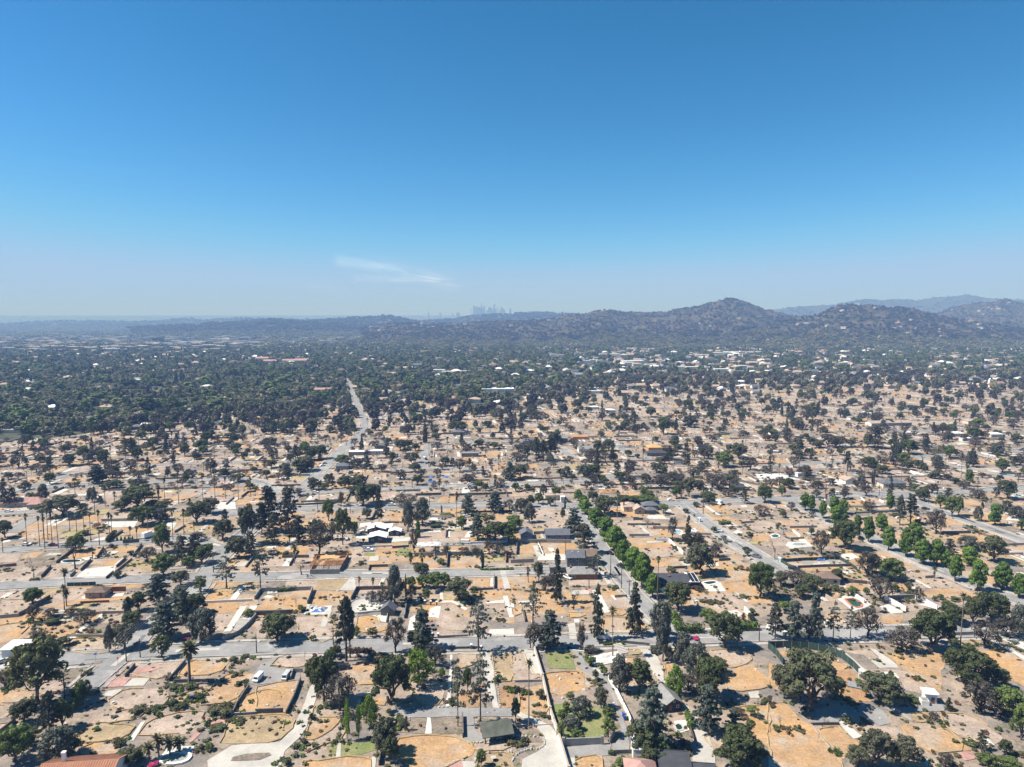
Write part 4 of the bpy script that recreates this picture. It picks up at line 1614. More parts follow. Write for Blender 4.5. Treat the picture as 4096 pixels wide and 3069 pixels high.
def name_all():
    """Labels by what stands nearest: 'second nearest dark oak behind the green pool'."""
    seats = {}
    for o, adj, noun, x, y in PENDING:
        best = min(LAND, key=lambda l: (l[1] - x) ** 2 + (l[2] - y) ** 2)
        dx, dy = x - best[1], y - best[2]
        d = math.hypot(dx, dy)
        rel = 'close beside' if d < 9 else 'behind' if dy > abs(dx) * 0.9 else 'in front of' if -dy > abs(dx) * 0.9 else 'sunward of' if dx < 0 else 'on the shadow side of'
        seats.setdefault((adj, noun, rel, best[0]), []).append((d, o))
    for (adj, noun, rel, lm), lst in seats.items():
        lst.sort(key=lambda t: t[0])
        for i, (d, o) in enumerate(lst):
            pre = '' if len(lst) == 1 else 'nearest ' if i == 0 else ORD[i] + ' nearest ' if i < 12 else 'outlying '
            a = adj.split()
            while len(f'{pre}{" ".join(a)} {noun} {rel} {lm}'.replace('-', ' ').split()) > 16 and len(a) > 1:
                a.pop(0)
            o['label'] = f'{pre}{" ".join(a)} {noun} {rel} {lm}'
            if i >= 12:
                o['group'] = f'{adj} {noun} {rel} {lm}'

rt = random.Random(3)
def size_word(h, noun):
    if noun in ('shrub', 'bush', 'dry shrub'):
        return 'small ' if h < 1.6 else 'big ' if h > 3.2 else ''
    return 'small ' if h < 5 else 'towering ' if h > 17 else 'tall ' if h > 11.5 else ''

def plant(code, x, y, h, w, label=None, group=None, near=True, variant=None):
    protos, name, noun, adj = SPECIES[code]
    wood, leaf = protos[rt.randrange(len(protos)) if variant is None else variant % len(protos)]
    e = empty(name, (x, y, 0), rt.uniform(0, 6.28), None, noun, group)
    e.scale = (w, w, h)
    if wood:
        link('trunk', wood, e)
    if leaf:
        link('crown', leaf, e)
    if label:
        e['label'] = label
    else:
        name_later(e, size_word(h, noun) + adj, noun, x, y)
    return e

def palm(x, y, h, w, frond_parts=False, label=None, date=False):
    e = empty('date_palm' if date else 'fan_palm', (x, y, 0), rt.uniform(0, 6.28), None, 'palm', 'palms')
    mb = MB()
    r0 = 0.42 if date else 0.17
    lean = rt.uniform(-.25, .25)
    mb.tube([(0, 0, 0), (lean * .3, 0, h * .35), (lean, 0, h * .7), (lean, 0, h - w * .2)], [r0 * 1.5, r0, r0 * .85, r0 * .8], 'palm_bark', 7)
    mb.build('trunk', e)
    top = (lean, 0, h - w * .34)
    if frond_parts:
        n = 34 if date else 26
        for i in range(n):
            f = link('frond', PALM[2], e, top)
            f.scale = (w, w, w)
            el = 78 - 112 * i / n
            f.rotation_euler = (rt.uniform(-.3, .3), -R(el), 2.399 * i + rt.uniform(-.2, .2))
        for i in range(18):
            f = link('dead_frond', PALM[3], e, (lean, 0, h - w * (.38 + .012 * i)))
            f.scale = (w, w, w * rt.uniform(.8, 1.3))
            f.rotation_euler = (0, 0, 2.399 * i)
    else:
        a = link('crown', PALM[0], e, top)
        a.scale = (w, w, w)
        b = link('dead_skirt', PALM[1], e, (lean, 0, h - w * .40))
        b.scale = (w * .8, w * .8, w * rt.uniform(.7, 1.5))
    if label:
        e['label'] = label
    else:
        name_later(e, ('short' if h < 7 else 'tall thin' if h < 20 else 'soaring thin'), 'date palm' if date else 'fan palm', x, y)
    return e

TREES = """
U A1 330 900 360 490
O A1 205 1065 870 250
c A1 430 1150 780 250
G A1 545 1110 860 170
G A1 650 950 850 130
G A1 715 905 690 180
G A1 120 1400 1090 330
O A1 260 1260 1090 200
E A1 500 1400 1100 380
O A1 620 1330 1180 200
R A1 1357 500 305 200
E A1 910 455 215 95
O A1 1040 420 205 240
C A1 1420 330 10 340
E A1 1745 350 80 290
S A1 1580 190 -80 250
K A1 1108 190 -15 90
s A1 1190 90 -70 140
O A1 1140 215 100 170
G A1 285 30 -100 170
X A1 735 205 90 210
H A1 380 400 280 260
X A1 330 390 260 200
L A1 290 360 290 100
H A1 560 395 300 170
H A1 450 210 140 180
X A1 440 165 70 130
X A1 290 190 40 120
Y A1 620 130 40 130
H A1 760 645 590 110
H A1 2035 655 610 75
L A1 830 1130 1085 70
H A1 1030 1240 1190 110
O A1 1110 1430 1290 250
L A1 1190 1400 1280 130
G A1 920 1445 1360 110
H A1 1970 930 870 100
H A1 1860 980 900 190
H A1 1720 860 800 120
H A1 1480 910 850 140
H A1 1560 940 880 150
H A1 1340 960 905 130
H A1 1180 980 910 150
H A1 1640 890 855 80
Y A1 785 300 240 90
Y A1 120 700 620 150
X A1 40 760 600 130
O A1 70 1300 1200 160
D A1 560 760 640 170
H A1 1650 760 700 180
H A1 1500 770 720 130
H A1 1950 1000 910 170
H A1 1880 1120 1070 200
H A1 2080 1050 1010 110
H A1 1740 1290 1235 80
G A1 1815 1300 1245 90
Y A1 1440 690 640 80
H A1 2020 540 470 110
H A1 2120 500 460 100
G A1 2150 140 85 120
H A1 2060 740 690 70
O A2 190 350 118 350
H A2 490 355 295 90
P A2 780 530 -30 210
P A2 812 500 10 150
R A2 1010 322 235 100
R A2 868 325 225 95
X A2 1210 460 145 220
C A2 1440 430 80 300
O A2 1390 445 265 260
X A2 1545 560 385 220
s A2 1922 450 5 300
O A2 590 880 460 300
O A2 490 700 515 180
X A2 725 960 635 340
O A2 690 495 395 130
G A2 640 560 430 120
O A2 1170 905 475 400
B A2 1405 740 430 310
B A2 1605 670 585 80
s A2 1745 1095 500 200
s A2 1940 1090 435 290
G A2 1830 790 580 90
B A2 792 1222 850 72
B A2 888 1202 900 60
B A2 985 1105 830 210
O A2 1110 1330 1020 250
O A2 1165 1420 1180 190
L A2 1150 1000 920 60
L A2 1165 1075 1000 80
G A2 1945 1440 1285 95
D A2 418 525 435 45
Y A2 505 510 445 60
H A2 480 1040 950 60
H A2 425 1170 1140 40
H A2 260 1420 1350 120
X A2 410 1250 1190 70
H A2 1270 1090 1030 130
L A2 1230 1115 1080 90
H A2 640 930 890 150
H A2 690 1225 1200 55
H A2 1690 900 830 60
H A2 2080 710 640 60
H A2 2180 770 730 60
Y A2 1065 540 430 140
Y A2 860 450 410 110
Y A2 960 450 410 60
H A2 2180 1225 1180 60
Y A2 670 165 135 70
H A2 2130 180 150 60
c A2 1300 1130 1000 60
X A3 160 415 195 210
C A3 330 425 80 280
c A3 300 430 230 200
s A3 180 225 -150 270
S A3 738 345 -150 180
S A3 1060 305 -165 210
X A3 600 450 200 120
E A3 1250 340 10 230
E A3 1300 530 150 150
E A3 1480 565 285 220
E A3 1600 700 370 220
O A3 1700 860 500 340
X A3 1520 780 640 170
O A3 1790 640 500 170
E A3 930 790 480 220
O A3 1100 800 520 280
B A3 1415 830 565 190
C A3 1205 1290 755 430
C A3 1690 1150 725 320
O A3 1130 1330 1075 330
G A3 1270 1360 1200 170
O A3 1180 1440 1280 200
G A3 1290 1440 1330 140
C A3 1915 1120 935 180
X A3 1960 1000 930 110
R A3 2085 1015 920 140
O A3 1960 1440 1115 480
O A3 2100 1445 1260 260
O A3 1830 415 105 350
G A3 1690 200 75 170
R A3 505 865 790 85
E A3 600 1010 840 200
O A3 770 940 755 160
R A3 440 1090 950 140
R A3 470 960 880 90
E A3 520 1130 1005 180
R A3 830 1020 930 130
R A3 830 1185 1015 170
R A3 555 1205 1110 120
R A3 420 1190 1050 90
O A3 30 1055 840 90
X A3 680 470 390 110
L A3 680 570 465 110
L A3 765 590 530 70
L A3 800 650 570 80
L A3 855 1340 1280 60
H A3 240 860 740 110
H A3 40 800 720 70
H A3 100 810 760 60
H A3 2060 1075 1030 50
G A3 950 1440 1360 130
D A3 1280 775 695 70
c A3 2000 190 110 60
E A3 1230 460 400 110
E A3 1350 480 400 120
H A3 1450 480 420 110
H A3 720 700 560 90
H A3 250 1000 960 60
H A3 100 1240 1170 80
H A3 20 1250 1200 60
H A3 1480 1320 1270 90
X A3 1480 1280 1200 110
H A3 1790 1330 1270 70
O A4 370 955 435 610
O A4 140 850 560 260
O A4 980 905 640 410
O A4 1720 770 415 460
X A4 1830 985 700 340
O A4 1960 760 580 260
G A4 2080 1010 755 300
G A4 2190 1210 900 190
O A4 930 1445 1125 330
O A4 780 1445 1270 240
O A4 1180 1445 1185 280
O A4 1420 445 85 430
X A4 1150 445 225 300
X A4 830 325 68 250
s A4 710 345 55 160
s A4 562 355 15 180
C A4 405 370 -80 190
C A4 225 355 5 270
c A4 60 335 20 220
X A4 320 340 120 220
O A4 1590 195 38 260
O A4 1770 215 -30 200
O A4 1930 195 -70 300
X A4 1870 415 175 250
X A4 2060 330 170 250
E A4 2170 320 40 180
Y A4 2110 200 135 90
D A4 103 1115 1000 75
D A4 430 1230 1145 45
Y A4 1430 1045 945 110
S A4 1560 955 840 100
c A4 1845 1305 1120 110
O A4 2050 1340 1210 130
G A4 1900 1440 1330 200
G A4 2080 1440 1370 200
X A4 1530 1440 1330 150
D A4 470 1095 1010 130
Y A4 565 450 405 70
L A4 780 720 670 70
G A4 850 690 625 80
O A4 1060 690 610 60
H A4 740 905 870 120
H A4 1280 900 850 90
H A4 850 1060 1040 40
H A4 270 1130 1060 50
H A4 575 1330 1285 50
Y A4 130 1120 1090 70
X A4 10 900 830 60
H A4 1290 685 655 40
H A4 1230 880 820 50
H A4 700 1070 1030 70
H A4 1800 1270 1220 120
H A4 1700 1240 1200 60
H A4 2180 1350 1290 90
O B1 545 355 175 310
O B1 1190 285 95 290
G B1 1225 435 265 230
O B1 1050 305 220 160
E B1 1390 400 290 170
O B1 1320 290 215 120
O B1 1700 415 228 210
O B1 1795 335 195 150
E B1 795 235 110 100
E B1 868 245 180 55
G B1 1405 670 415 155
G B1 660 660 515 170
D B1 650 815 560 220
D B1 295 905 690 130
G B1 1380 875 675 210
X B1 1270 745 625 180
c B1 1575 775 515 190
c B1 1680 705 500 150
s B1 1960 985 695 280
G B1 1740 765 615 200
G B1 1630 800 700 120
G B1 1800 690 590 110
O B1 1930 555 385 170
O B1 2050 715 535 190
O B1 2140 600 255 170
c B1 2170 720 480 120
c B1 1945 470 290 90
X B1 1690 570 490 130
O B1 1560 955 830 150
R B1 1705 1010 870 135
C B1 1370 1095 850 240
C B1 1560 1170 955 240
O B1 1690 1205 1025 190
G B1 1110 1195 1055 95
O B1 1200 1175 1010 130
O B1 1140 1320 1180 180
G B1 280 1115 975 160
c B1 40 280 20 80
c B1 110 275 105 120
E B1 375 230 80 120
O B1 40 545 390 130
O B1 430 80 -20 100
c B1 840 70 -70 200
O B1 940 120 60 150
G B1 1010 110 40 90
G B1 1140 90 40 90
G B1 1610 70 -10 60
G B1 1450 25 -60 50
E B1 200 130 60 110
R B1 260 220 150 90
O B1 1410 300 220 140
H B1 660 100 50 70
Y B1 840 460 400 80
Y B1 295 600 575 40
H B1 1010 890 815 90
H B1 840 990 935 60
X B1 900 690 640 60
H B1 1130 690 640 70
Y B1 960 630 580 50
H B1 1480 740 690 90
O B1 730 520 480 90
Y B1 1460 600 560 70
X B1 720 300 240 80
G B1 330 320 260 110
K B1 1013 572 535 24
K B1 1047 570 533 24
K B1 1080 570 533 24
K B1 1112 568 532 24
K B1 1145 568 530 24
H B1 50 830 800 50
H B1 320 910 880 50
c B2 110 485 95 240
c B2 285 485 95 230
c B2 50 505 230 140
c B2 160 605 330 170
c B2 370 590 345 180
X B2 290 580 400 110
X B2 550 690 400 230
O B2 520 560 380 140
s B2 40 985 590 190
G B2 625 395 205 115
X B2 660 560 400 90
U B2 750 605 290 150
G B2 848 520 398 90
O B2 770 112 3 120
O B2 850 115 20 90
O B2 912 95 -5 90
O B2 925 265 78 220
O B2 1020 235 75 140
X B2 1270 270 165 240
D B2 1290 280 160 230
c B2 1065 415 100 90
E B2 1315 485 220 120
E B2 1440 425 200 185
X B2 1365 680 470 110
K B2 1400 540 390 60
C B2 1832 350 160 170
C B2 2068 320 138 180
X B2 2190 310 210 120
C B2 1912 560 325 150
O B2 2060 580 410 230
G B2 2180 585 400 200
X B2 2010 680 560 110
X B2 2100 690 570 110
G B2 1778 470 350 100
E B2 1200 1110 785 190
D B2 390 865 715 240
G B2 1540 985 845 170
G B2 1630 975 845 110
G B2 1335 980 880 100
G B2 1440 975 865 120
O B2 1755 1085 895 230
R B2 1460 1090 980 105
K B2 1295 1060 860 24
X B2 1340 1090 950 110
O B2 1400 880 760 140
O B2 490 130 20 110
G B2 600 130 65 80
c B2 655 120 -20 70
c B2 90 160 90 110
X B2 370 180 110 110
C B2 1500 940 840 70
G B2 1600 770 725 80
X B2 720 270 140 80
O B2 960 380 290 90
L B2 930 585 535 35
X B2 1640 690 610 90
X B2 1800 690 620 110
X B2 1560 690 610 70
X B2 1900 690 625 80
X B2 1090 1130 990 140
X B2 1000 1120 1000 110
X B2 1950 800 640 40
H B2 1550 450 410 120
H B2 1690 440 400 60
H B2 1650 350 330 140
H B2 2000 420 310 150
H B2 1880 1000 955 70
H B2 1800 1110 1070 110
D B2 240 1130 1050 60
D B2 345 1140 1060 60
H B2 400 1180 1120 80
H B2 905 770 730 40
Y B2 140 690 630 100
H B2 260 690 650 60
Y B2 1970 120 80 60
G B2 1930 90 50 100
T B3 572 225 122 75
T B3 600 265 175 75
T B3 610 340 208 105
T B3 700 445 278 140
T B3 790 575 358 135
T B3 888 665 438 155
T B3 962 785 558 132
T B3 1048 870 618 140
T B3 1122 985 668 155
T B3 1215 1060 848 125
C B3 535 525 278 190
c B3 622 680 415 230
s B3 735 880 668 215
S B3 390 1110 625 140
O B3 1620 860 588 260
X B3 1760 710 585 125
S B3 1520 620 345 105
X B3 1385 570 355 90
X B3 1610 620 500 120
O B3 800 345 175 200
O B3 950 260 180 220
G B3 1130 245 178 250
O B3 1010 250 190 150
R B3 1310 340 248 115
O B3 1430 1180 928 250
G B3 2030 700 640 55
G B3 1745 500 443 55
G B3 2140 1060 750 230
X B3 1280 120 0 170
G B3 1420 205 90 100
O B3 1530 190 20 130
X B3 1780 130 0 170
O B3 1680 240 145 160
G B3 2180 240 85 140
G B3 30 145 63 75
G B3 130 130 75 60
E B3 270 170 80 70
G B3 380 190 100 90
E B3 150 410 245 120
K B3 458 295 205 24
G B3 440 390 275 45
D B3 530 1165 995 180
O B3 230 920 745 90
G B3 310 270 190 70
G B3 210 255 150 80
G B3 1140 195 98 70
G B3 1170 230 130 90
O B3 700 230 140 100
D B3 690 200 130 80
D B3 1060 130 70 90
O B3 80 330 200 120
G B3 20 480 350 180
O B3 140 280 170 70
X B3 1870 190 120 120
O B3 1930 170 100 70
c B3 2010 250 130 90
X B3 2150 350 260 150
X B3 1590 280 230 70
D B3 1170 460 350 150
H B3 1380 850 780 100
O B3 1500 330 290 60
H B3 1500 570 490 90
H B3 1410 640 600 60
H B3 1600 580 530 120
H B3 2000 1060 1030 80
H B3 1730 1110 1080 60
H B3 1800 1110 1080 60
X B3 1600 1000 960 110
O B3 2060 1260 1190 60
G B3 2070 1210 1150 70
H B3 890 980 940 70
H B3 490 240 210 40
H B3 1640 1100 1060 60
H B3 150 130 100 100
H B3 1440 920 880 60
X B3 290 1000 870 120
X B3 340 930 850 100
E B3 240 860 800 50
H B3 2050 530 480 60
X B3 1830 570 520 70
X B3 1980 820 780 60
Y B3 1900 460 435 40
T B4 300 305 157 90
T B4 355 318 172 70
T B4 452 375 218 75
T B4 565 435 262 115
T B4 570 310 188 100
T B4 650 335 213 95
T B4 660 410 330 75
T B4 748 485 342 75
T B4 866 582 358 105
T B4 980 485 338 115
T B4 1040 655 438 115
T B4 1165 705 500 125
T B4 1265 610 408 155
T B4 1305 775 553 145
T B4 1430 785 555 155
T B4 1530 800 640 90
T B4 1615 918 688 115
T B4 1740 780 615 150
T B4 1812 1005 728 145
T B4 1995 995 748 155
T B4 2140 1062 850 135
T B4 1960 435 248 110
G B4 1570 365 178 125
G B4 1648 352 180 75
G B4 1470 295 163 92
T B4 1052 315 160 70
S B4 1055 235 0 80
O B4 1350 235 113 95
O B4 1290 220 120 80
O B4 2065 210 42 155
E B4 1810 400 268 75
O B4 665 640 388 250
G B4 700 480 400 100
O B4 1950 755 525 210
X B4 860 880 655 210
O B4 900 850 680 120
G B4 1060 910 718 240
X B4 970 1085 868 215
O B4 1215 1000 925 75
X B4 1300 1095 965 95
O B4 600 925 808 105
X B4 250 960 820 230
O B4 380 1030 858 170
O B4 110 960 830 120
O B4 300 1060 950 160
P B4 1138 435 170 95
P B4 1232 425 158 125
X B4 1450 510 288 160
E B4 1740 640 530 190
X B4 460 690 470 150
G B4 375 520 455 60
D B4 60 735 545 160
X B4 870 315 228 140
X B4 665 210 103 115
X B4 400 200 122 95
c B4 555 200 112 100
X B4 825 185 78 115
E B4 812 110 0 80
G B4 120 185 85 75
G B4 15 910 778 80
X B4 1400 160 70 120
c B4 1560 200 110 100
X B4 1830 210 120 110
X B4 1970 200 100 80
X B4 200 310 230 80
D B4 70 290 230 90
X B4 1770 180 110 60
G B4 1260 140 70 60
E B4 2060 320 220 110
E B4 2150 380 270 140
G B4 2190 480 380 80
c B4 1570 700 560 150
X B4 380 360 310 70
H B4 490 1000 918 100
H B4 580 1000 950 70
H B4 640 1010 970 60
G B4 730 1045 965 110
G B4 850 1035 970 60
G B4 1100 1015 940 60
H B4 1240 1050 990 80
G B4 1440 1090 1045 50
G B4 1490 1080 1030 60
G B4 1540 1110 1080 70
H B4 1610 1080 1040 60
H B4 1130 360 330 120
H B4 80 470 400 40
O B4 130 370 310 60
H B4 1290 420 370 60
G B4 190 80 60 40
H B4 240 660 620 40
H B4 1740 460 430 70
H B4 1800 500 460 50
H B4 55 1000 940 60
L B4 150 1180 1060 120
G B4 1180 570 470 70
"""
PALMS = """
A3 870 500 60 78 1
A3 145 1092 520 72 1
A4 1660 412 -60 70 1
A1 575 50 -95 80 1
A1 558 90 -130 60 1
B2 335 765 600 70 1
B2 1335 770 665 75 0
B2 1435 855 668 70 0
B2 1735 385 150 60 0
B2 1585 132 40 50 0
B3 1255 1085 698 60 0
B3 910 375 130 55 0
B3 1650 335 105 40 0
B3 140 930 790 60 0
B3 665 250 140 45 0
B3 1160 120 20 60 0
B4 915 1190 1040 75 1
B4 1435 895 790 55 0
B4 1845 405 190 70 0
B4 1485 560 410 50 0
B4 390 90 40 30 0
B1 235 622 330 45 0
B1 345 622 352 40 0
B1 378 552 330 40 0
B1 388 640 360 45 0
B1 415 560 300 40 0
B1 452 602 300 50 0
B1 505 632 335 45 0
B1 605 492 320 40 0
B1 665 520 330 40 0
B1 728 502 308 42 0
B1 785 582 318 45 0
B1 860 612 300 45 0
B1 950 560 320 45 0
B1 968 532 340 40 0
B1 1125 560 440 35 0
B1 1185 572 440 40 0
B1 1282 542 290 45 0
B1 1495 562 290 45 0
B1 1590 520 290 45 0
B1 1680 540 400 40 0
B1 820 345 100 40 0
B1 910 272 90 38 0
B1 1425 242 30 38 0
B1 1545 252 -20 38 0
B1 1755 235 -20 38 0
B1 1860 232 0 38 0
B1 1950 205 10 38 0
B1 2060 212 10 38 0
B1 2165 172 20 38 0
B1 650 192 60 38 0
B1 575 1135 808 75 1
B1 25 672 540 40 0
B1 990 240 140 35 0
B1 1640 330 200 38 0
B1 1320 240 150 36 0
A1 1290 1390 1240 110 1
A1 1375 1372 1170 120 1
A1 1470 1345 1185 120 1
A1 1545 1315 1190 115 1
B2 890 970 878 45 0
B2 1010 1085 885 45 0
B2 1092 1080 950 40 0
B3 870 1440 1140 1 0
"""
TREE_AT = []
BUSHES = []
def place_trees():
    for i, ln in enumerate(TREES.strip().splitlines()):
        k, t, bx, by, ty, w = ln.split()
        bx, by, ty, w = map(float, (bx, by, ty, w))
        x, y, d = at(t, bx, by)
        h = height_at(y, src(t, bx, ty)[1])
        wm = w / ZF / FPX * d * ((1.15 if k in 'CcO' else 1.25 if k == 'T' and t == 'B3' else 1.06) if t[0] == 'B' else .78 if k == 'H' else 1.0)
        if (k in 'TGORXBE' and h > 4) and not (t[0] == 'A' and by > 1300) and min_axis(x, y) < 0.5:
            x += 1.5
        if k in 'HYX' and t[0] in 'AB':
            BUSHES.append((x, y, wm))
        plant(k, x, y, h, wm, variant=i)
        TREE_AT.append((x, y, wm))
    for ln in PALMS.strip().splitlines():
        t, bx, by, ty, w, near = ln.split()
        if float(w) < 2:
            continue
        x, y, d = at(t, float(bx), float(by))
        h = height_at(y, src(t, 0, float(ty))[1])
        palm(x, y, h, max(2.4, float(w) / ZF / FPX * d * 1.15), near == '1')
    x, y, d = at('A1', 1640, 730)
    palm(x, y, height_at(y, src('A1', 0, 365)[1]), 185 / ZF / FPX * d, True, 'stout date palm with drooping brown fronds rising beside the sloping driveway', True)
    x, y, d = at('B1', 1370, 215)
    palm(x, y, height_at(y, src('B1', 0, 85)[1]), 75 / ZF / FPX * d, False, None, True)
    x, y, d = at('B2', 2065, 95)
    palm(x, y, height_at(y, src('B2', 0, -5)[1]), 70 / ZF / FPX * d, False, None, True)

def min_axis(x, y):
    return road_gap(x, y)
place_trees()
# ------------------------------------------------------------------ houses
def gable(mb, w, d, h, rise, m, over=0.5, thick=0.18, axis='x'):
    """Pitched roof with eaves; the ridge runs along the given axis."""
    if axis == 'y':
        w, d = d, w
    x, y = w / 2 + over, d / 2 + over
    drop = rise * over / (d / 2)
    v = [(-x, -y, h - drop), (x, -y, h - drop), (x, 0, h + rise), (-x, 0, h + rise), (x, y, h - drop), (-x, y, h - drop)]
    v += [(a, b, c - thick) for a, b, c in v]
    f = [(0, 1, 2, 3), (3, 2, 4, 5), (7, 6, 9, 8), (8, 9, 11, 10), (0, 6, 7, 1), (5, 4, 10, 11), (1, 7, 8, 2), (2, 8, 10, 4), (0, 3, 9, 6), (3, 5, 11, 9)]
    if axis == 'y':
        v = [(b, -a, c) for a, b, c in v]
    mb.add(v, f, m)

def hip(mb, w, d, h, rise, m, over=0.5, thick=0.18):
    x, y = w / 2 + over, d / 2 + over
    k = max(0.01, abs(x - y))
    r = [(-k, 0), (k, 0)] if x >= y else [(0, -k), (0, k)]
    v = [(-x, -y, h), (x, -y, h), (x, y, h), (-x, y, h), (*r[0], h + rise), (*r[1], h + rise)]
    v += [(-x, -y, h - thick), (x, -y, h - thick), (x, y, h - thick), (-x, y, h - thick)]
    if x >= y:
        f = [(0, 1, 5, 4), (1, 2, 5), (2, 3, 4, 5), (3, 0, 4)]
    else:
        f = [(0, 1, 4), (1, 2, 5, 4), (2, 3, 5), (3, 0, 4, 5)]
    f += [(9, 8, 7, 6), (0, 6, 7, 1), (1, 7, 8, 2), (2, 8, 9, 3), (3, 9, 6, 0)]
    mb.add(v, f, m)

def wall_body(mb, w, d, h, m, rise=0, axis='x', roof='gable'):
    x, y = w / 2, d / 2
    v = [(-x, -y, 0), (x, -y, 0), (x, y, 0), (-x, y, 0), (-x, -y, h), (x, -y, h), (x, y, h), (-x, y, h)]
    f = [(0, 1, 5, 4), (2, 3, 7, 6)]
    if roof == 'gable' and rise:
        if axis == 'x':
            v += [(x, 0, h + rise - .1), (-x, 0, h + rise - .1)]
            f += [(1, 2, 6, 8, 5), (3, 0, 4, 9, 7)]
        else:
            v += [(0, -y, h + rise - .1), (0, y, h + rise - .1)]
            f = [(0, 1, 5, 8, 4), (2, 3, 7, 9, 6), (1, 2, 6, 5), (3, 0, 4, 7)]
    else:
        f += [(1, 2, 6, 5), (3, 0, 4, 7), (4, 5, 6, 7)]
    mb.add(v, f, m)

def window(parent, x, y, z, w, h, side, frame='white_paint'):
    """A framed pane on the front (side 0: -y) or flank (1: +x, 3: -x) of a house."""
    mb = MB()
    t = 0.06
    for cx, cz, sx_, sz_ in ((0, h / 2, w + .16, .1), (0, -h / 2, w + .16, .1), (-w / 2, 0, .1, h), (w / 2, 0, .1, h)):
        mb.box((cx, 0, cz), (sx_, t, sz_), frame)
    o = mb.build('window', parent, (x, y, z), {0: 0, 1: R(90), 3: R(-90)}[side])
    g = MB()
    g.box((0, .005, 0), (w - .02, .03, h - .02), 'glass')
    g.build('pane', o)
    return o

def house(t, zx, zy, w, d, h=2.9, rz=0.0, roof='gable', rise=1.4, rm='grey_roof', wm='grey_wall', axis='x', wins=(), flank=(), chimney=None, door=None, name='house', label=None, cat='house', group=None, xy_=None, over=0.5, skylights=()):
    """Front wall's middle stands at the given photograph point."""
    x, y = xy_ if xy_ else at(t, zx, zy)[:2]
    fx, fy = -math.sin(rz), math.cos(rz)
    e = empty(name, (x + fx * d / 2, y + fy * d / 2, 0.05), rz, label, cat, group)
    mb = MB()
    wall_body(mb, w, d, h, wm, rise, axis, roof)
    mb.build('wall', e)
    mb = MB()
    if roof == 'gable':
        gable(mb, w, d, h, rise, rm, over, axis=axis)
    elif roof == 'hip':
        hip(mb, w, d, h, rise, rm, over)
    else:
        mb.box((0, 0, h + .12), (w + over, d + over, .25), rm)
        for s in (-1, 1):
            mb.box((0, s * (d + over) / 2, h + .32), (w + over, .2, .16), rm)
            mb.box((s * (w + over) / 2, 0, h + .32), (.2, d + over - .4, .16), rm)
    ro = mb.build('roof', e)
    if chimney:
        cx, cy_, ch, cm = chimney
        m2 = MB()
        m2.box((cx, cy_, h + ch / 2 - .6), (.8, .8, ch + 1.2), cm)
        m2.box((cx, cy_, h + ch + .05), (1.0, 1.0, .12), cm)
        m2.build('chimney', ro)
    for sx_, sy_ in skylights:
        m2 = MB()
        zz = h + rise * (1 - abs(sy_) / (d / 2)) + .12
        m2.box((sx_, sy_, zz), (.45, .45, .22), 'white_paint')
        m2.build('roof_vent', ro)
    for wx, wz, ww, wh in wins:
        window(e, wx, -d / 2 - .03, wz, ww, wh, 0)
    for wy, wz, ww, wh in flank:
        window(e, w / 2 + .03, wy, wz, ww, wh, 1)
        window(e, -w / 2 - .03, wy, wz, ww, wh, 3)
    if door is not None:
        m2 = MB()
        m2.box((door, -d / 2 - .04, 1.05), (1.0, .08, 2.1), 'wood_fence')
        dd = m2.build('door', e)
        m2 = MB()
        m2.box((door + .35, -d / 2 - .1, 1.0), (.1, .08, .1), 'steel')
        m2.build('handle', dd)
    return e

# the white sheet-roofed group
house('B2', 1040, 512, 10, 8.5, 3.0, R(3), 'gable', 1.3, 'white_roof', 'charcoal_wall', 'y', wins=((-3, 1.7, 1.4, 1.2), (3.0, 1.7, 1.4, 1.2)), chimney=(-.5, -4.6, 2.2, 'brick'), label='largest of the white sheet-roofed houses, with a red brick chimney on its gable', group='white sheet-roofed buildings')
house('B2', 1135, 503, 4.4, 7, 2.9, R(3), 'flat', 0, 'white_roof', 'charcoal_wall', wins=((0, 1.6, 1.2, 1.1),), label='narrow flat white-roofed annex joined beside the chimneyed white house', group='white sheet-roofed buildings', name='annex', cat='annex')
house('B2', 1198, 528, 6.4, 5, 2.7, R(3), 'gable', .9, 'white_roof', 'charcoal_wall', 'y', wins=((-1.5, 1.5, 1.0, 1.0), (1.5, 1.5, 1.0, 1.0)), label='small low white-roofed outbuilding nearest the blue grey gum tree', group='white sheet-roofed buildings', name='outbuilding', cat='outbuilding')
house('B2', 1048, 590, 9.4, 8, 3.2, R(3), 'gable', 1.2, 'white_roof', 'charcoal_wall', 'y', wins=((1.6, 2.3, 1.6, .8), (-2.6, 1.6, 1.2, 1.1)), label='white-roofed building with dark slatted front standing before the chimneyed house', group='white sheet-roofed buildings')
# blue house and its neighbours by the street of green trees
house('B3', 395, 560, 13, 7, 3.0, R(2), 'gable', 2.2, 'grey_roof', 'blue_wall', wins=((-4.8, 1.6, 1.2, 1.1), (-1.8, 1.6, 1.2, 1.1), (1.2, 1.6, 1.2, 1.1)), door=4.2, skylights=((-5, 1.4), (-2, 2), (1, 1.5), (4, 2)), label='long blue-walled house with slate grey roof behind a grey block wall')
house('B3', 125, 557, 6.4, 7, 3.0, R(2), 'gable', 1.8, 'grey_roof', 'blue_wall', 'y', wins=((0, 1.6, 1.2, 1.1),), label='smaller gable-fronted blue grey house beside the long blue house')
house('B3', 550, 800, 8.4, 7.5, 5.2, R(0), 'gable', 2.4, 'grey_roof', 'grey_wall', wins=((-2.4, 4.0, 1.1, 1.2), (.8, 4.0, 1.1, 1.2), (-1.8, 1.4, 1.2, 1.3), (1.9, 1.4, 1.2, 1.3)), skylights=((-1.5, -1.0), (1.5, -1.2), (-2.5, 2.6)), label='two-storey grey house with dark slate roof and paired windows by the tree street')
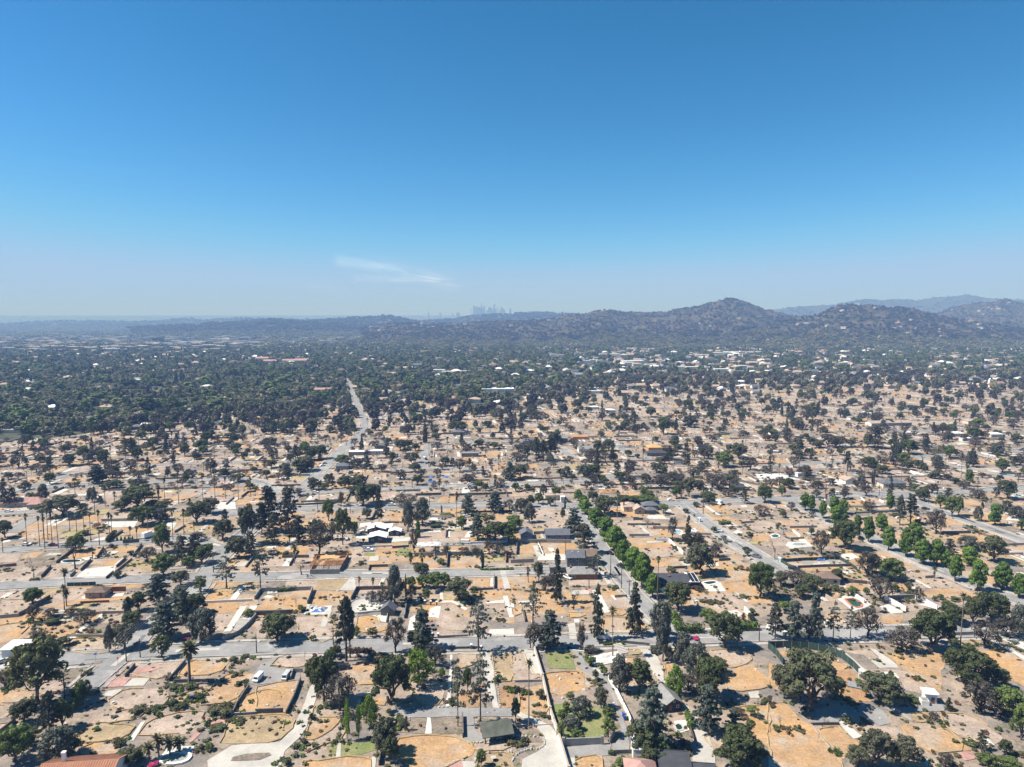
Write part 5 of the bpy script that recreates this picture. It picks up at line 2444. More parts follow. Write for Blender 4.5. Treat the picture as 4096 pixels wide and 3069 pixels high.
house('B3', 668, 790, 7.2, 7, 5.4, R(0), 'gable', 2.2, 'brown_roof', 'grey_wall', wins=((-1, 4.0, 1.1, 1.1),), label='brown-roofed rear wing adjoining the two-storey grey house', name='house_wing', cat='house')
house('B3', 614, 905, 13.6, 8, 2.7, R(1), 'hip', 2.2, 'midgrey_roof', 'wood_fence', wins=((-4.5, 1.5, 1.5, 1.1),), chimney=(-5.2, 1.0, 1.8, 'brick'), label='single-storey house with pale grey hipped roof and brown plank walls')
house('B3', 400, 850, 8, 5, 2.6, R(1), 'flat', 0, 'midgrey_roof', 'grey_wall', label='low flat grey-roofed carport adjoining the pale hip-roofed house', name='carport', cat='carport')
# solar house
sh = house('B3', 1410, 985, 13, 11, 3.0, R(-2), 'gable', 1.3, 'black_roof', 'charcoal_wall', wins=((1.8, 1.5, 1.6, 1.3), (4.6, 1.5, 1.3, 1.3)), chimney=(-2, -1.2, 1.5, 'brick'), label='black-roofed house with white edge strip and two rows of solar panels')
mb = MB()
mb.box((8.6, .3, 3.2), (4.6, 11.6, .16), 'white_roof')
wing = mb.build('white_roof_strip', sh)
for i in range(2):
    for j in range(7):
        mb = MB()
        mb.box((8.1 + i * 1.75, -4.5 + j * 1.55, 3.36), (1.5, 1.46, .07), 'solar', 0)
        mb.build('solar_panel', wing)
mb = MB()
mb.box((8.6, .3, 1.55), (4.0, 10.6, 3.1), 'charcoal_wall')
mb.build('wing_wall', sh)
# tan and grey houses at the crossing
house('B3', 1020, 318, 8, 9, 3.2, R(4), 'hip', 1.9, 'tan_roof', 'cream_wall', wins=((-1.6, 1.7, 1.4, 1.2), (1.8, 1.7, 1.4, 1.2)), chimney=(-3.6, -2.8, 2.4, 'brick'), label='tan-roofed house with cream walls and a red chimney near the crossing')
house('B3', 1105, 338, 6.5, 7, 2.9, R(4), 'gable', 1.8, 'tan_roof', 'tan_wall', 'y', wins=((0, 1.5, 1.4, 1.2),), label='gable-fronted tan garage wing before the tan-roofed house', name='garage', cat='garage')
house('B3', 1200, 305, 9.2, 7, 3.0, R(4), 'hip', 1.9, 'grey_roof', 'grey_wall', wins=((-2.6, 1.5, 1.4, 1.2),), label='slate grey hip-roofed house next to the tan-roofed house')
house('B3', 1205, 338, 6.5, 5, 2.5, R(4), 'hip', 1.4, 'grey_roof', 'grey_wall', label='small grey hip-roofed shed before the slate grey house', name='shed', cat='shed')
house('B3', 368, 218, 12.5, 6, 2.9, R(4), 'flat', 0, 'tan_roof', 'cream_wall', wins=((-4, 1.5, 1.4, 1.1), (0, 1.5, 1.4, 1.1)), label='flat-roofed beige house fronting the cross street')
house('B3', 440, 238, 2.8, 3.5, 3.3, R(4), 'flat', 0, 'white_roof', 'white_wall', label='small white cabin at the end of the flat beige house', name='cabin', cat='cabin', over=.1)
# right side
house('B4', 528, 950, 9.4, 8.5, 3.0, R(-8), 'hip', 1.9, 'brown_roof', 'cream_wall', wins=((-2, 1.6, 1.5, 1.2), (2.6, 1.6, 1.5, 1.2)), chimney=(-3.9, 1.0, 2.0, 'brick'), label='brown hip-roofed house with cream front and red chimney by the trees')
house('B4', 1095, 108, 17, 9, 3.0, R(4), 'hip', 2.2, 'grey_roof', 'cream_wall', wins=((-6, 1.5, 1.5, 1.1), (5, 1.5, 1.5, 1.1)), label='wide grey hip-roofed house behind the tall green spire tree')
house('B4', 718, 82, 8.5, 9, 3.2, R(4), 'gable', 1.6, 'tan_roof', 'white_wall', 'y', wins=((1.5, 1.7, 1.2, 1.1),), label='small white-walled house with tan gable roof on the pale slab')
mb = MB()
ch = empty('chimney_stack', (*at('B4', 505, 250)[:2], 0.05), 0, 'lone white and red chimney left standing where its house burned', 'chimney')
mb = MB(); mb.box((0, 0, 1.6), (2.4, 1.6, 3.2), 'white_wall'); mb.build('hearth', ch)
mb = MB(); mb.box((-.4, 0, 5.0), (1.2, 1.2, 3.6), 'brick'); mb.build('shaft', ch)
# foreground
house('A3', 1400, 962, 5.8, 9, 2.5, R(14), 'gable', 1.8, 'midgrey_roof', 'charcoal_wall', 'y', wins=((0, 3.1, .6, .5), (1.2, 1.4, .8, .8)), door=-1.2, label='dark gabled barn with pale grey roof beside the winding concrete drive', name='barn', cat='barn')
house('A2', 1135, 138, 5.4, 4.4, 2.6, R(-3), 'gable', 2.0, 'grey_roof', 'grey_wall', 'y', label='small slate-roofed garden pavilion by the concrete skate bowl', name='pavilion', cat='pavilion')
sh2 = empty('open_shed', (*at('A2', 2070, 1175)[:2], 0.1), R(14), 'open shed with patchy olive brown roof on posts below the tall pines', 'shed')
mb = MB(); gable(mb, 8.2, 7, 2.6, 1.6, 'olive_roof', .5, .2, 'x'); mb.build('roof', sh2)
mb = MB(); mb.box((.8, 1.8, 1.2), (5.5, .3, 2.5), 'charcoal_wall'); mb.build('back_wall', sh2)
for sx_ in (-3.7, 3.7):
    for sy_ in (-3, 3):
        mb = MB(); mb.box((sx_, sy_, 1.2), (.3, .3, 2.5), 'bark'); mb.build('post', sh2)
ct = house('A1', 600, 1715, 18, 12, 3.4, R(6), 'gable', 2.4, 'clay_roof', 'white_wall', chimney=(-4.6, 1.2, 4.4, 'white_paint'), flank=((0, 2.0, 1.6, 1.4),), label='terracotta tiled roof with pale gable end and tall white chimney')
for i in range(29):                                    # rows of clay pan tiles down the visible slope
    mb = MB()
    x0 = -9.1 + i * .64
    mb.tube([(x0, -6.4, 3.28), (x0, -.1, 5.78)], [.10, .10], 'clay_roof', 5, False)
    mb.tube([(x0, 6.4, 3.28), (x0, .1, 5.78)], [.10, .10], 'clay_roof', 5, False)
    mb.build('tile_row', [c for c in ct.children if c.name.startswith('roof')][0])
house('A1', 110, 500, 7.4, 7, 3.2, R(5), 'hip', 1.3, 'white_roof', 'white_wall', label='white garage with hipped pale roof behind the umbrella pine', name='garage', cat='garage')
house('A3', 1440, 1690, 8, 13, 3.0, R(-6), 'flat', 0, 'black_roof', 'charcoal_wall', label='lower tier of the black flat-roofed building beside the drive', group='black flat roofs', name='building', cat='building')
house('A3', 1610, 1700, 11, 9, 2.6, R(-6), 'flat', 0, 'black_roof', 'charcoal_wall', label='wider step of the black flat roof nearest the drive bend', group='black flat roofs', name='building', cat='building')
house('A3', 1125, 1640, 7.5, 8, 2.8, R(-4), 'hip', 2.2, 'pink_roof', 'white_wall', label='pink hip-roofed hut below the trimmed round trees', name='hut', cat='hut')
house('A3', 1085, 1400, 2.4, 6, 3.2, R(-4), 'flat', 0, 'white_roof', 'white_wall', label='slim white wall block behind the pink hut', name='outbuilding', cat='outbuilding', over=.1)
house('B1', 822, 1066, 8.2, 5, 2.6, R(4), 'hip', 1.7, 'brown_roof', 'tan_wall', wins=((-2, 1.5, 1.2, .9),), door=2.4, label='lone brown hip-roofed garage on the cleared slope by the ribbed wall', name='garage', cat='garage')
house('B1', 180, 280, 25, 8, 3.0, R(6), 'hip', 2.6, 'pink_roof', 'tan_wall', wins=((-9, 1.6, 1.6, 1.1), (-3, 1.6, 1.6, 1.1), (3, 1.6, 1.6, 1.1)), chimney=(9, .5, 2.6, 'brick'), label='long pink tiled ranch house along the side street')
house('B1', 300, 292, 9, 8, 2.8, R(6), 'hip', 1.9, 'pink_roof', 'tan_wall', label='front wing of the pink tiled ranch house', name='house_wing', cat='house')
ks = house('A4', 1408, 900, 3.2, 3.0, 3.0, R(-10), 'flat', 0, 'white_roof', 'white_wall', door=.5, name='kiosk', cat='kiosk', label='white kiosk hut with an overhanging slab roof on the grey forecourt', over=.9)
mb = MB(); mb.box((0, 0, .8), (2.2, 2.2, 1.6), 'white_wall'); mb.box((0, 0, 1.66), (1.7, 1.7, .12), 'rubble_grey')
tag(mb.build('utility_box', None, (*at('A4', 1348, 902)[:2], .1), R(-10)), 'low white box with a grey lid right beside the white kiosk', 'utility box')
# farther houses with a look of their own
FARH = """
C2|746|1035|10|8|3|hip|1.9|grey_roof|grey_wall|grey hip-roofed bungalow by the avenue with a white front
C2|870|912|14|7|3|flat|0|white_roof|grey_wall|long low white-roofed block near the avenue trees
C2|1030|905|13|7|3|flat|0|white_roof|cream_wall|second long low white-roofed block, farther from the avenue
C2|1075|855|9|7|3|hip|2|grey_roof|grey_wall|dark grey hip-roofed house behind the long white blocks
C2|1755|735|12|8|3|hip|2|grey_roof|grey_wall|grey green roofed house below the dense round trees
C2|1850|925|15|7|3|flat|0|midgrey_roof|grey_wall|grey flat-roofed shell among orange lots
C3|140|815|10|8|3.4|gable|2|grey_roof|blue_wall|slate-roofed house with white gable near the dark pines
C3|415|800|15|9|4.4|gable|2.4|midgrey_roof|grey_wall|big grey house with two rows of roof panels
C3|640|888|13|9|3.6|gable|2|midgrey_roof|white_wall|pale grey roofed house with a white side wall
C3|590|775|15|8|2.6|flat|0|lumber|lumber|new orange timber framed house shell
C3|1240|872|13|10|3|hip|2.4|plywood|lumber|roof under construction, sheathed in bright plywood
C3|1255|918|18|8|2.8|hip|1.8|black_roof|grey_wall|dark roofed house right below the plywood roof
C3|1440|992|6|6|3.4|flat|0|black_roof|white_wall|white shed with black roof by the pale drive
C3|850|540|12|8|3|hip|1.4|white_roof|white_wall|pale low roofed house between two round green trees
C3|715|512|11|8|3|hip|1.2|white_roof|white_wall|pale low roofed house by the tree screened lot
C3|500|355|11|8|5|flat|0|white_roof|white_wall|two-storey white corner shop on the diagonal street
C3|660|350|27|13|4|flat|0|white_roof|tan_wall|large white flat-roofed store on the diagonal street
C3|720|378|19|8|4|flat|0|white_roof|cream_wall|white shop row next to the diagonal street
C3|1955|1217|9|6|2.8|gable|1.4|black_roof|dark_wall|small black roofed shed in the dark tree grove
C3|2135|680|9|7|3|flat|0|midgrey_roof|tan_wall|low flat house with an open porch at the field edge
C4|960|660|18|12|3.6|gable|2|tan_roof|white_wall|hall of the school with white gable and pinkish roof
C4|1140|655|28|9|3.6|gable|2|tan_roof|blue_wall|long classroom wing of the school with pinkish roof
C4|70|735|12|7|3|hip|1.6|grey_roof|white_wall|grey roofed house by dark burnt trees
C4|1640|750|14|8|3.4|hip|1.4|white_roof|cream_wall|cream bungalow near the school parking lot
C4|1780|640|14|9|3.4|hip|2.2|tan_roof|cream_wall|tan roofed house beyond the school yard
C4|860|570|11|8|3.4|hip|1.8|white_roof|white_wall|white roofed house beside the school
C4|750|608|11|8|3.4|hip|1.8|midgrey_roof|white_wall|grey and white house in front of the school trees
C4|1980|755|13|8|3.2|hip|1.4|white_roof|cream_wall|pale bungalow behind the low white walls
C4|1210|500|16|9|3.4|gable|2.2|midgrey_roof|white_wall|grey roofed chapel-like house among white houses
C4|1720|790|10|5|2.8|flat|0|white_roof|white_wall|white container-like building on the paved yard
C4|290|1100|6|4|2.8|flat|0|white_roof|white_wall|white site cabin at the rubble lot
C4|380|205|27|15|5|gable|3|midgrey_roof|tan_wall|large grey roofed hall far behind the burnt lots
C4|960|235|60|16|4.5|flat|0|white_roof|white_wall|long white flat-roofed school blocks in the trees
C4|960|250|36|10|5|gable|3|midgrey_roof|tan_wall|long grey roofed wing before the white school blocks
C2|600|368|36|13|5|gable|2.5|pink_roof|white_wall|long red-roofed school hall by the avenue
C2|2090|365|54|24|5|flat|0|white_roof|white_wall|big white warehouse roof rising from the woods
C2|1740|440|16|8|4|gable|3|pink_roof|tan_wall|red-roofed house in the burnt wood edge
C2|1775|528|9|7|3.4|hip|2.4|pink_roof|tan_wall|small bright red hipped roof among pale lots
D2|60|960|44|22|8|gable|3.5|pink_roof|white_wall|white campus hall with red roof deep in the woods, nearest the avenue line
D2|120|985|34|18|8|gable|3.5|pink_roof|white_wall|red-roofed campus block standing in front of the campus hall
D2|330|980|66|22|8|gable|3.5|pink_roof|white_wall|long red-roofed campus range in the woods
D2|400|975|30|20|8|gable|3.5|pink_roof|white_wall|tall end block of the long red-roofed campus range
C1|870|650|14|9|3.4|gable|1.6|white_roof|white_wall|white double roof at the edge of the woods
C1|1160|690|14|9|3.4|hip|2|grey_roof|grey_wall|slate roofed house at the edge of the woods
C1|1240|690|6|7|5|gable|2|white_roof|white_wall|tall white gable at the edge of the woods
C1|1620|545|13|9|4|hip|2|midgrey_roof|grey_wall|grey hipped roof just above the burnt edge
C1|1615|575|13|9|4|hip|2|grey_roof|grey_wall|slate hipped roof just above the burnt edge
C1|1860|650|11|7|3.6|flat|0|white_roof|white_wall|white flat house by the ashen trees
C1|30|570|14|9|4|flat|0|white_roof|white_wall|white flat roof in the dense woods edge
C1|285|872|9|6|3|gable|1.8|pink_roof|tan_wall|small red roof under dark trees
""".strip().splitlines()
for ln in FARH:
    t, a, b, w, d, h, rf, rise, rm, wm, lab = ln.split('|')
    w, d, h, rise = float(w), float(d), float(h), float(rise)
    wins = [(-w * .3 + i * w * .2, 1.6, min(1.8, w * .08), 1.2) for i in range(4)] if t in ('C2', 'C3', 'C4') and float(b) > 500 else []
    house(t, float(a), float(b), w, d, h, R(4), rf, rise, rm, wm, wins=wins, label=lab)
# church with its tower
chx = at('D4', 1990, 1188)
chu = empty('church', (chx[0], chx[1], 0), R(6), 'white mission church with red roof and domed bell tower', 'church')
mb = MB(); wall_body(mb, 10, 26, 6.5, 'white_wall', 3.2, 'y'); mb.build('nave_wall', chu, (8, 10, 0), R(-68))
mb = MB(); gable(mb, 10, 26, 6.5, 3.2, 'pink_roof', .5, .3, 'y'); mb.build('roof', chu, (8, 10, 0), R(-68))
mb = MB(); mb.box((-8, 10, 6), (4.5, 4.5, 12), 'white_wall'); mb.box((-8, 10, 13), (3.4, 3.4, 2.4), 'white_wall'); mb.tube([(-8, 10, 14.2), (-8, 10, 15), (-8, 10, 16)], [1.7, 1.4, .2], 'white_wall', 10); mb.build('bell_tower', chu)

# ------------------------------------------------------------------ the lumber frame, its yard
def lumber_frame():
    c = at('B2', 600, 832)
    e = empty('framed_house', (c[0], c[1] + .4, 0.15), R(2), 'open orange timber frame of a new house inside a grey walled yard', 'house frame')
    W, D, Hh = 15.0, 13.0, 2.7
    def bar(name, a, b, s=.14):
        mb = MB()
        mb.tube([a, b], [s, s], 'lumber', 4)
        return mb.build(name, e)
    mb = MB(); mb.box((0, D / 2, 0.05), (W + 1, D + 1, .2), 'c'); mb.build('slab', e)
    for wy in (0.3, D * .48, D):
        bar('top_plate', (-W / 2, wy, Hh), (W / 2, wy, Hh), .16)
        for i in range(20):
            x = -W / 2 + W * i / 19
            bar('stud', (x, wy, .1), (x, wy, Hh), .09)
    for wx in (-W / 2, -W * .1, W / 2):
        bar('top_plate', (wx, 0, Hh + .02), (wx, D, Hh + .02), .16)
        for i in range(1, 12):
            y = D * i / 12
            bar('stud', (wx, y, .1), (wx, y, Hh), .09)
    for i in range(27):
        x = -W / 2 + W * i / 26
        bar('joist', (x, .2, Hh + .2), (x, D * .55, Hh + .2), .10)
    for z in (.6, .95, 1.3):
        pass
    mb = MB(); mb.box((-1.5, D * .80, Hh + .35), (7, 5, .12), 'plywood', R(6)); mb.build('sheathing', e)
    mb = MB(); mb.box((2.5, D * .72, Hh + .55), (4, 4, .12), 'plywood', R(-12)); mb.build('sheathing', e)
lumber_frame()

# ------------------------------------------------------------------ walls and fences
def wall(t, pts, h, m, thick=.3, label=None, cap=None, name='garden_wall', cat='wall', posts=0):
    P = [at(t, a, b)[:2] for a, b in pts]
    mb, cp = MB(), MB()
    for a, b in zip(P, P[1:]):
        L = math.hypot(b[0] - a[0], b[1] - a[1])
        an = math.atan2(b[1] - a[1], b[0] - a[0])
        mb.box(((a[0] + b[0]) / 2, (a[1] + b[1]) / 2, h / 2), (L + thick * .98, thick, h), m, an)
        if cap:
            cp.box(((a[0] + b[0]) / 2, (a[1] + b[1]) / 2, h + .06), (L + thick, thick + .16, .12), cap, an)
    mx, my = P[len(P) // 2]
    if cap or posts:
        e = empty(name, (0, 0, 0), 0, label, cat)
        mb.build('wall_body', e)
        if cap:
            cp.build('coping', e)
        if posts:
            Q = resample(P, posts)
            for q in Q:
                pb = MB()
                pb.box((0, 0, h / 2 + .2), (thick + .45, thick + .45, h + .4), cap or m)
                pb.build('pier', e, (q[0], q[1], 0))
        o = e
    else:
        o = mb.build(name)
        tag(o, label, cat)
    if not label:
        adj = {'block_wall': 'grey block', 'dark_wall': 'dark', 'white_wall': 'white', 'tan_wall': 'tan', 'brick': 'red brick', 'stone_rim': 'pale stone'}[m]
        name_later(o, ('long ' if len(P) > 2 else '') + adj, 'wall', mx, my)
    return o

WALLS = """
white_wall A3 1.9 188,425 265,690 330,980 395,1170 490,1500|long white boundary wall with pink coping running towards the viewer
white_wall A3 1.6 835,690 900,800 960,920 1010,1020 1030,1080|white roadside wall curving beside the grey driveway
block_wall A3 2.2 445,1262 780,1248|panelled grey wall closing the green garden along the forecourt
block_wall A3 2.2 845,1240 885,1165|short grey wall return beside the garden gate
white_wall A3 1.0 500,450 620,462|
block_wall A3 .8 30,712 260,705|
dark_wall A2 1.6 0,985 230,975|
dark_wall A2 1.5 262,990 330,850 385,700|
block_wall A2 1.5 300,690 320,625 400,625|
dark_wall A2 1.7 1065,1430 1090,1240|
white_wall A2 .8 870,830 1020,815|
block_wall A2 1.7 1282,160 1300,60|
dark_wall A2 1.6 1785,1015 1790,1190|
block_wall A2 1.0 1580,330 1830,318|
dark_wall A2 1.0 1680,428 1960,420|
block_wall A2 1.5 0,120 320,110|
block_wall A1 1.7 1930,355 2060,300 2140,230 2212,150|grey wall climbing beside the stepped drive above the road
dark_wall A1 1.3 1085,665 1165,575|
dark_wall A1 1.4 1460,705 1600,545|
dark_wall A1 1.2 1510,715 1850,710|
dark_wall A1 1.4 2010,1000 2045,920 2150,760|
block_wall A1 1.0 2000,1003 2212,990|
dark_wall A1 1.5 -40,1190 130,1060|
tan_wall A1 1.2 580,320 960,322|
tan_wall B1 1.2 440,1230 900,1200 1080,1195|
dark_wall B1 1.6 165,1220 300,1150 430,1065|
block_wall B1 1.4 0,1240 160,1225|
brick B1 1.0 700,1112 940,1100|
brick B1 2.2 900,1010 1085,1005|
dark_wall B1 1.5 360,885 440,800|
dark_wall B1 1.5 700,830 785,745|
dark_wall B1 1.4 920,900 980,850|
dark_wall B1 1.5 1010,800 1085,730|
dark_wall B1 1.5 490,765 640,650|
dark_wall B1 1.5 1150,710 1225,610|
dark_wall B1 1.6 840,720 895,640|
block_wall B1 1.4 610,880 650,840|
dark_wall B1 2.2 1065,595 1200,585|
block_wall B1 1.8 880,405 1180,398|
dark_wall B1 1.4 920,580 1060,495|
dark_wall B1 1.4 450,160 550,115|
dark_wall B1 1.4 2090,195 2140,155 2212,150|
block_wall B1 1.3 1510,500 1600,445|
brick B1 1.4 0,800 140,785|
block_wall B1 2.0 1880,10 2100,-30|
block_wall B2 2.6 470,862 720,858|heavy grey block wall before the open timber frame
dark_wall B2 2.2 728,840 795,715|
block_wall B2 1.8 -10,1080 40,1010 490,995|
tan_wall B2 2.2 445,1120 490,1000|
dark_wall B2 1.8 0,1215 310,1200|
dark_wall B2 1.8 825,1080 870,995|
dark_wall B2 1.7 870,995 1280,985|
block_wall B2 1.8 1370,700 1640,695 1940,690|long grey block wall behind the walled orange plots
dark_wall B2 1.8 1650,795 1658,690|
block_wall B2 1.8 1945,820 1950,690|
dark_wall B2 1.5 230,718 455,715|
dark_wall B2 1.4 975,830 980,800 1140,795|
dark_wall B2 1.3 1180,635 1320,625|
dark_wall B2 1.8 2060,985 2060,880|
dark_wall B2 1.0 1870,1000 2050,990|
dark_wall B2 1.8 1290,1200 1300,1110|
dark_wall B2 1.4 1000,390 1030,330|
block_wall B2 1.4 1510,365 1690,375|
brick B2 1.6 1640,545 1645,480|
brick B2 1.6 2160,760 2160,690 2212,690|
block_wall B2 1.8 1550,1030 1590,1010|
block_wall B2 1.4 390,240 520,235 740,225|
block_wall B2 1.4 1210,145 1420,140|
dark_wall B2 1.6 1380,180 1600,172|
dark_wall B2 1.5 1670,180 2212,165|
block_wall B3 2.0 0,590 300,585 510,590|grey block wall with stepped top before the blue house
dark_wall B3 1.9 40,690 45,570|
block_wall B3 1.8 190,515 280,510|
dark_wall B3 1.2 1000,435 1280,435|
dark_wall B3 1.2 1050,390 1130,388|
block_wall B3 1.4 1015,530 1185,530|
white_wall B3 1.8 1250,575 1355,575|
white_wall B3 1.8 1355,575 1410,630 1480,690|
block_wall B3 1.6 1220,465 1490,472|
block_wall B3 1.2 1500,510 1720,520|
dark_wall B3 1.2 1400,810 1510,805|
white_wall B3 2.2 2010,1180 2080,1255|white angled wall end beside the pinkish lot
block_wall B3 1.0 1540,1065 1620,1150|
block_wall B3 1.2 1980,420 2090,412|
dark_wall B3 1.4 1790,745 1880,740|
dark_wall B3 1.4 90,1170 115,1270|
block_wall B3 1.2 890,1060 990,1055|
block_wall B3 1.2 400,160 540,160|
dark_wall B3 1.6 1100,125 1400,120|
dark_wall B3 1.5 1890,40 2212,110|
block_wall B3 1.2 1830,590 1900,585|
tan_wall B3 1.2 1440,748 1510,742|
white_wall B4 2.0 1275,1070 1350,1105 1460,1165|bright white wall stepping down beside the pale slab
white_wall B4 2.2 1010,1085 1100,1130 1190,1185|white wall around the empty pool terraces, nearest the road
block_wall B4 1.8 1010,1080 1270,1065|
white_wall B4 1.8 740,1045 830,1110|
tan_wall B4 1.6 500,1060 580,1110|
block_wall B4 1.2 620,275 850,285 1180,270|
block_wall B4 1.2 750,335 1100,318|
block_wall B4 1.4 800,390 900,375|
dark_wall B4 1.6 1510,510 1750,505|
block_wall B4 1.4 1360,895 1440,890|
block_wall B4 1.3 190,460 420,455|
block_wall B4 1.3 60,450 130,500|
block_wall B4 1.3 195,560 310,555|
tan_wall B4 1.5 310,550 370,600|
white_wall B4 1.4 215,490 280,540|
white_wall B4 1.4 805,210 840,240|
white_wall B4 1.4 960,225 1000,245|
tan_wall B4 1.3 1950,695 2200,690|
dark_wall B4 1.3 260,805 490,795 720,790|
block_wall B4 1.4 1050,255 1190,262|
white_wall A4 1.6 1020,0 1190,90|
block_wall A4 1.4 1560,310 1840,300|
dark_wall A4 .8 375,1082 610,1078|
tan_wall A4 .4 375,1085 440,1170 530,1280|
""".strip().splitlines()
for ln in WALLS:
    s, lab = ln.split('|')
    w = s.split()
    pts = [tuple(map(float, q.split(','))) for q in w[3:]]
    big = lab.startswith('long white boundary')
    wall(w[1], pts, float(w[2]), w[0], .34, lab or None, 'tan_wall' if big else None, posts=11 if big else (7 if lab.startswith('panelled') else 0))

def panel_fence(t, pts, h, m, name, part, label, step=2.6, rail=None, thick=.06):
    """A fence of separate panels between posts."""
    P = resample([at(t, a, b)[:2] for a, b in pts], step)
    e = empty(name, (P[0][0], P[0][1], 0), 0, label, 'fence')
    for i, (a, b) in enumerate(zip(P, P[1:])):
        L = math.hypot(b[0] - a[0], b[1] - a[1])
        an = math.atan2(b[1] - a[1], b[0] - a[0])
        mb = MB()
        mb.box((0, 0, h / 2 + .08), (L - .12, thick, h - .1), m)
        mb.build(part, e, ((a[0] + b[0]) / 2 - P[0][0], (a[1] + b[1]) / 2 - P[0][1], 0), an)
        mb = MB()
        mb.tube([(0, 0, 0), (0, 0, h + .15)], [.06, .06], 'steel' if m == 'green_cloth' else m, 5)
        mb.build('post', e, (a[0] - P[0][0], a[1] - P[0][1], 0))
    return e
panel_fence('A4', [(0, 420), (130, 415), (350, 425), (520, 455), (640, 510), (740, 590), (795, 650)], 2.6, 'green_cloth', 'screen_fence', 'screen_panel', 'curved dark green screen fence sweeping round behind the great oak')
panel_fence('A4', [(0, 420), (70, 480), (130, 560)], 2.6, 'green_cloth', 'screen_fence', 'screen_panel', 'short arm of dark green screen fence forking beside the great oak')
panel_fence('B1', [(580, 968), (700, 965), (830, 960)], 2.0, 'green_cloth', 'screen_fence', 'screen_panel', 'straight dark green screen fence along the side road by the palm')
panel_fence('B4', [(115, 758), (300, 745), (620, 735)], 1.8, 'green_cloth', 'screen_fence', 'screen_panel', 'green screen fence at the back of the building site')
panel_fence('B4', [(620, 735), (700, 780), (770, 830)], 1.8, 'green_cloth', 'screen_fence', 'screen_panel', 'green screen fence down the shaded flank of the building site')
panel_fence('B4', [(115, 758), (180, 800), (245, 825)], 1.8, 'green_cloth', 'screen_fence', 'screen_panel', 'green screen fence at the street corner of the building site')
panel_fence('B2', [(505, 740), (520, 722), (640, 718), (800, 716)], 2.2, 'wood_fence', 'plank_fence', 'plank', 'red brown plank fence at the back of the lumber frame yard', .62)
panel_fence('B2', [(800, 716), (770, 770), (735, 830)], 2.2, 'wood_fence', 'plank_fence', 'plank', 'red brown plank fence down the shaded flank of the lumber frame yard', .62)
panel_fence('B2', [(478, 850), (500, 800), (520, 760)], 2.0, 'wood_fence', 'plank_fence', 'plank', 'red brown plank fence down the sunlit flank of the lumber frame yard', .62)
panel_fence('B3', [(-10, 765), (190, 757)], 1.9, 'tan_wall', 'plank_fence', 'plank', 'tan plank fence below the red tile stacks', .9)
panel_fence('B4', [(615, 905), (750, 935), (860, 945)], 1.6, 'bark', 'paling_fence', 'paling', 'charred dark paling fence beside the brown-roofed house', 1.2)
panel_fence('A3', [(750, 385), (980, 378), (1190, 400)], 1.2, 'dark_wall', 'railing', 'railing_panel', 'black low railing along the road before the palm garden', 2.4, thick=.04)
panel_fence('A3', [(830, 1340), (1040, 1330)], 1.3, 'dark_wall', 'railing', 'railing_panel', 'black railing at the foot of the walled green garden', 2.0, thick=.04)
panel_fence('A3', [(1500, 1010), (1550, 1150), (1580, 1250), (1560, 1350)], 1.4, 'bark', 'railing', 'railing_panel', 'rusty railing curving beside the concrete drive', 2.4, thick=.05)
panel_fence('B2', [(160, 262), (420, 262), (750, 240)], 1.2, 'green_cloth', 'screen_fence', 'screen_panel', 'low teal green fence before the white kidney terrace')

# straw wattles staked round the cleared plots
def wattles():
    n = 0
    for k, t, pts in PATCHES:
        if k in 'opt' and t[0] == 'A' and n < 60:
            rg = random.Random(n)
            loop = resample(smooth(pts + [pts[0]], 1), 2.5)
            loop = [(a + rg.uniform(-.35, .35), b + rg.uniform(-.35, .35)) for a, b in loop]
            k0 = rg.randrange(len(loop))
            loop = loop[k0:] + loop[:k0]
            loop = loop[:int(len(loop) * rg.uniform(.7, .98))]
            cx = sum(p[0] for p in loop) / len(loop)
            cy_ = sum(p[1] for p in loop) / len(loop)
            mb = MB()
            mb.tube([(a - cx, b - cy_, .26) for a, b in loop], [.19] * len(loop), 'wattle', 5)
            o = tag(mb.build('straw_wattle', None, (cx, cy_, 0)), None, 'straw wattle', 'straw wattles edging the cleared plots')
            name_later(o, {'o': 'tan straw', 'p': 'pale straw', 't': 'weathered straw'}[k], 'wattle round the plot', cx, cy_)
            n += 1
wattles()

# pools and rims
def rim(t, pts, m, w=.5, h=.35, water=None, label='', cat='pool', name='pool', wz=.24):
    P = [at(t, a, b)[:2] for a, b in pts]
    cx, cy_ = sum(p[0] for p in P) / len(P), sum(p[1] for p in P) / len(P)
    e = empty(name, (cx, cy_, 0), 0, label, cat)
    L = [(a - cx, b - cy_) for a, b in smooth(P + [P[0]], 1)]
    mb = MB()
    i0, o0 = offset(L + [L[1]], 0), offset(L + [L[1]], w)
    n = len(L)
    area = sum(L[i][0] * L[(i + 1) % n][1] - L[(i + 1) % n][0] * L[i][1] for i in range(n))
    if area > 0:
        o0 = offset(L + [L[1]], -w)
    v = [(a, b, h) for a, b in i0[:n]] + [(a, b, h) for a, b in o0[:n]] + [(a, b, 0) for a, b in i0[:n]] + [(a, b, 0) for a, b in o0[:n]]
    f = []
    for i in range(n - 1):
        f += [(i, i + 1, n + i + 1, n + i), (i + 1, i, 2 * n + i, 2 * n + i + 1), (n + i, n + i + 1, 3 * n + i + 1, 3 * n + i)]
    mb.add(v, f, m)
    mb.build('rim', e)
    if water:
        mb = MB()
        mb.add([(a, b, wz) for a, b in L], [tuple(range(n))[::1 if area > 0 else -1]], water)
        mb.build('water', e)
    return e
rim('B3', [(1650, 935), (1700, 925), (1750, 922), (1775, 932), (1740, 945), (1690, 952)], 'white_wall', .8, .35, 'pool_dark', 'dark kidney shaped pool with white coping by the solar house')
rim('B4', [(675, 1080), (760, 1072), (815, 1138), (745, 1148)], 'red_rim', .9, .35, 'pool_green', 'green swimming pool with red brick rim on a pale terrace')
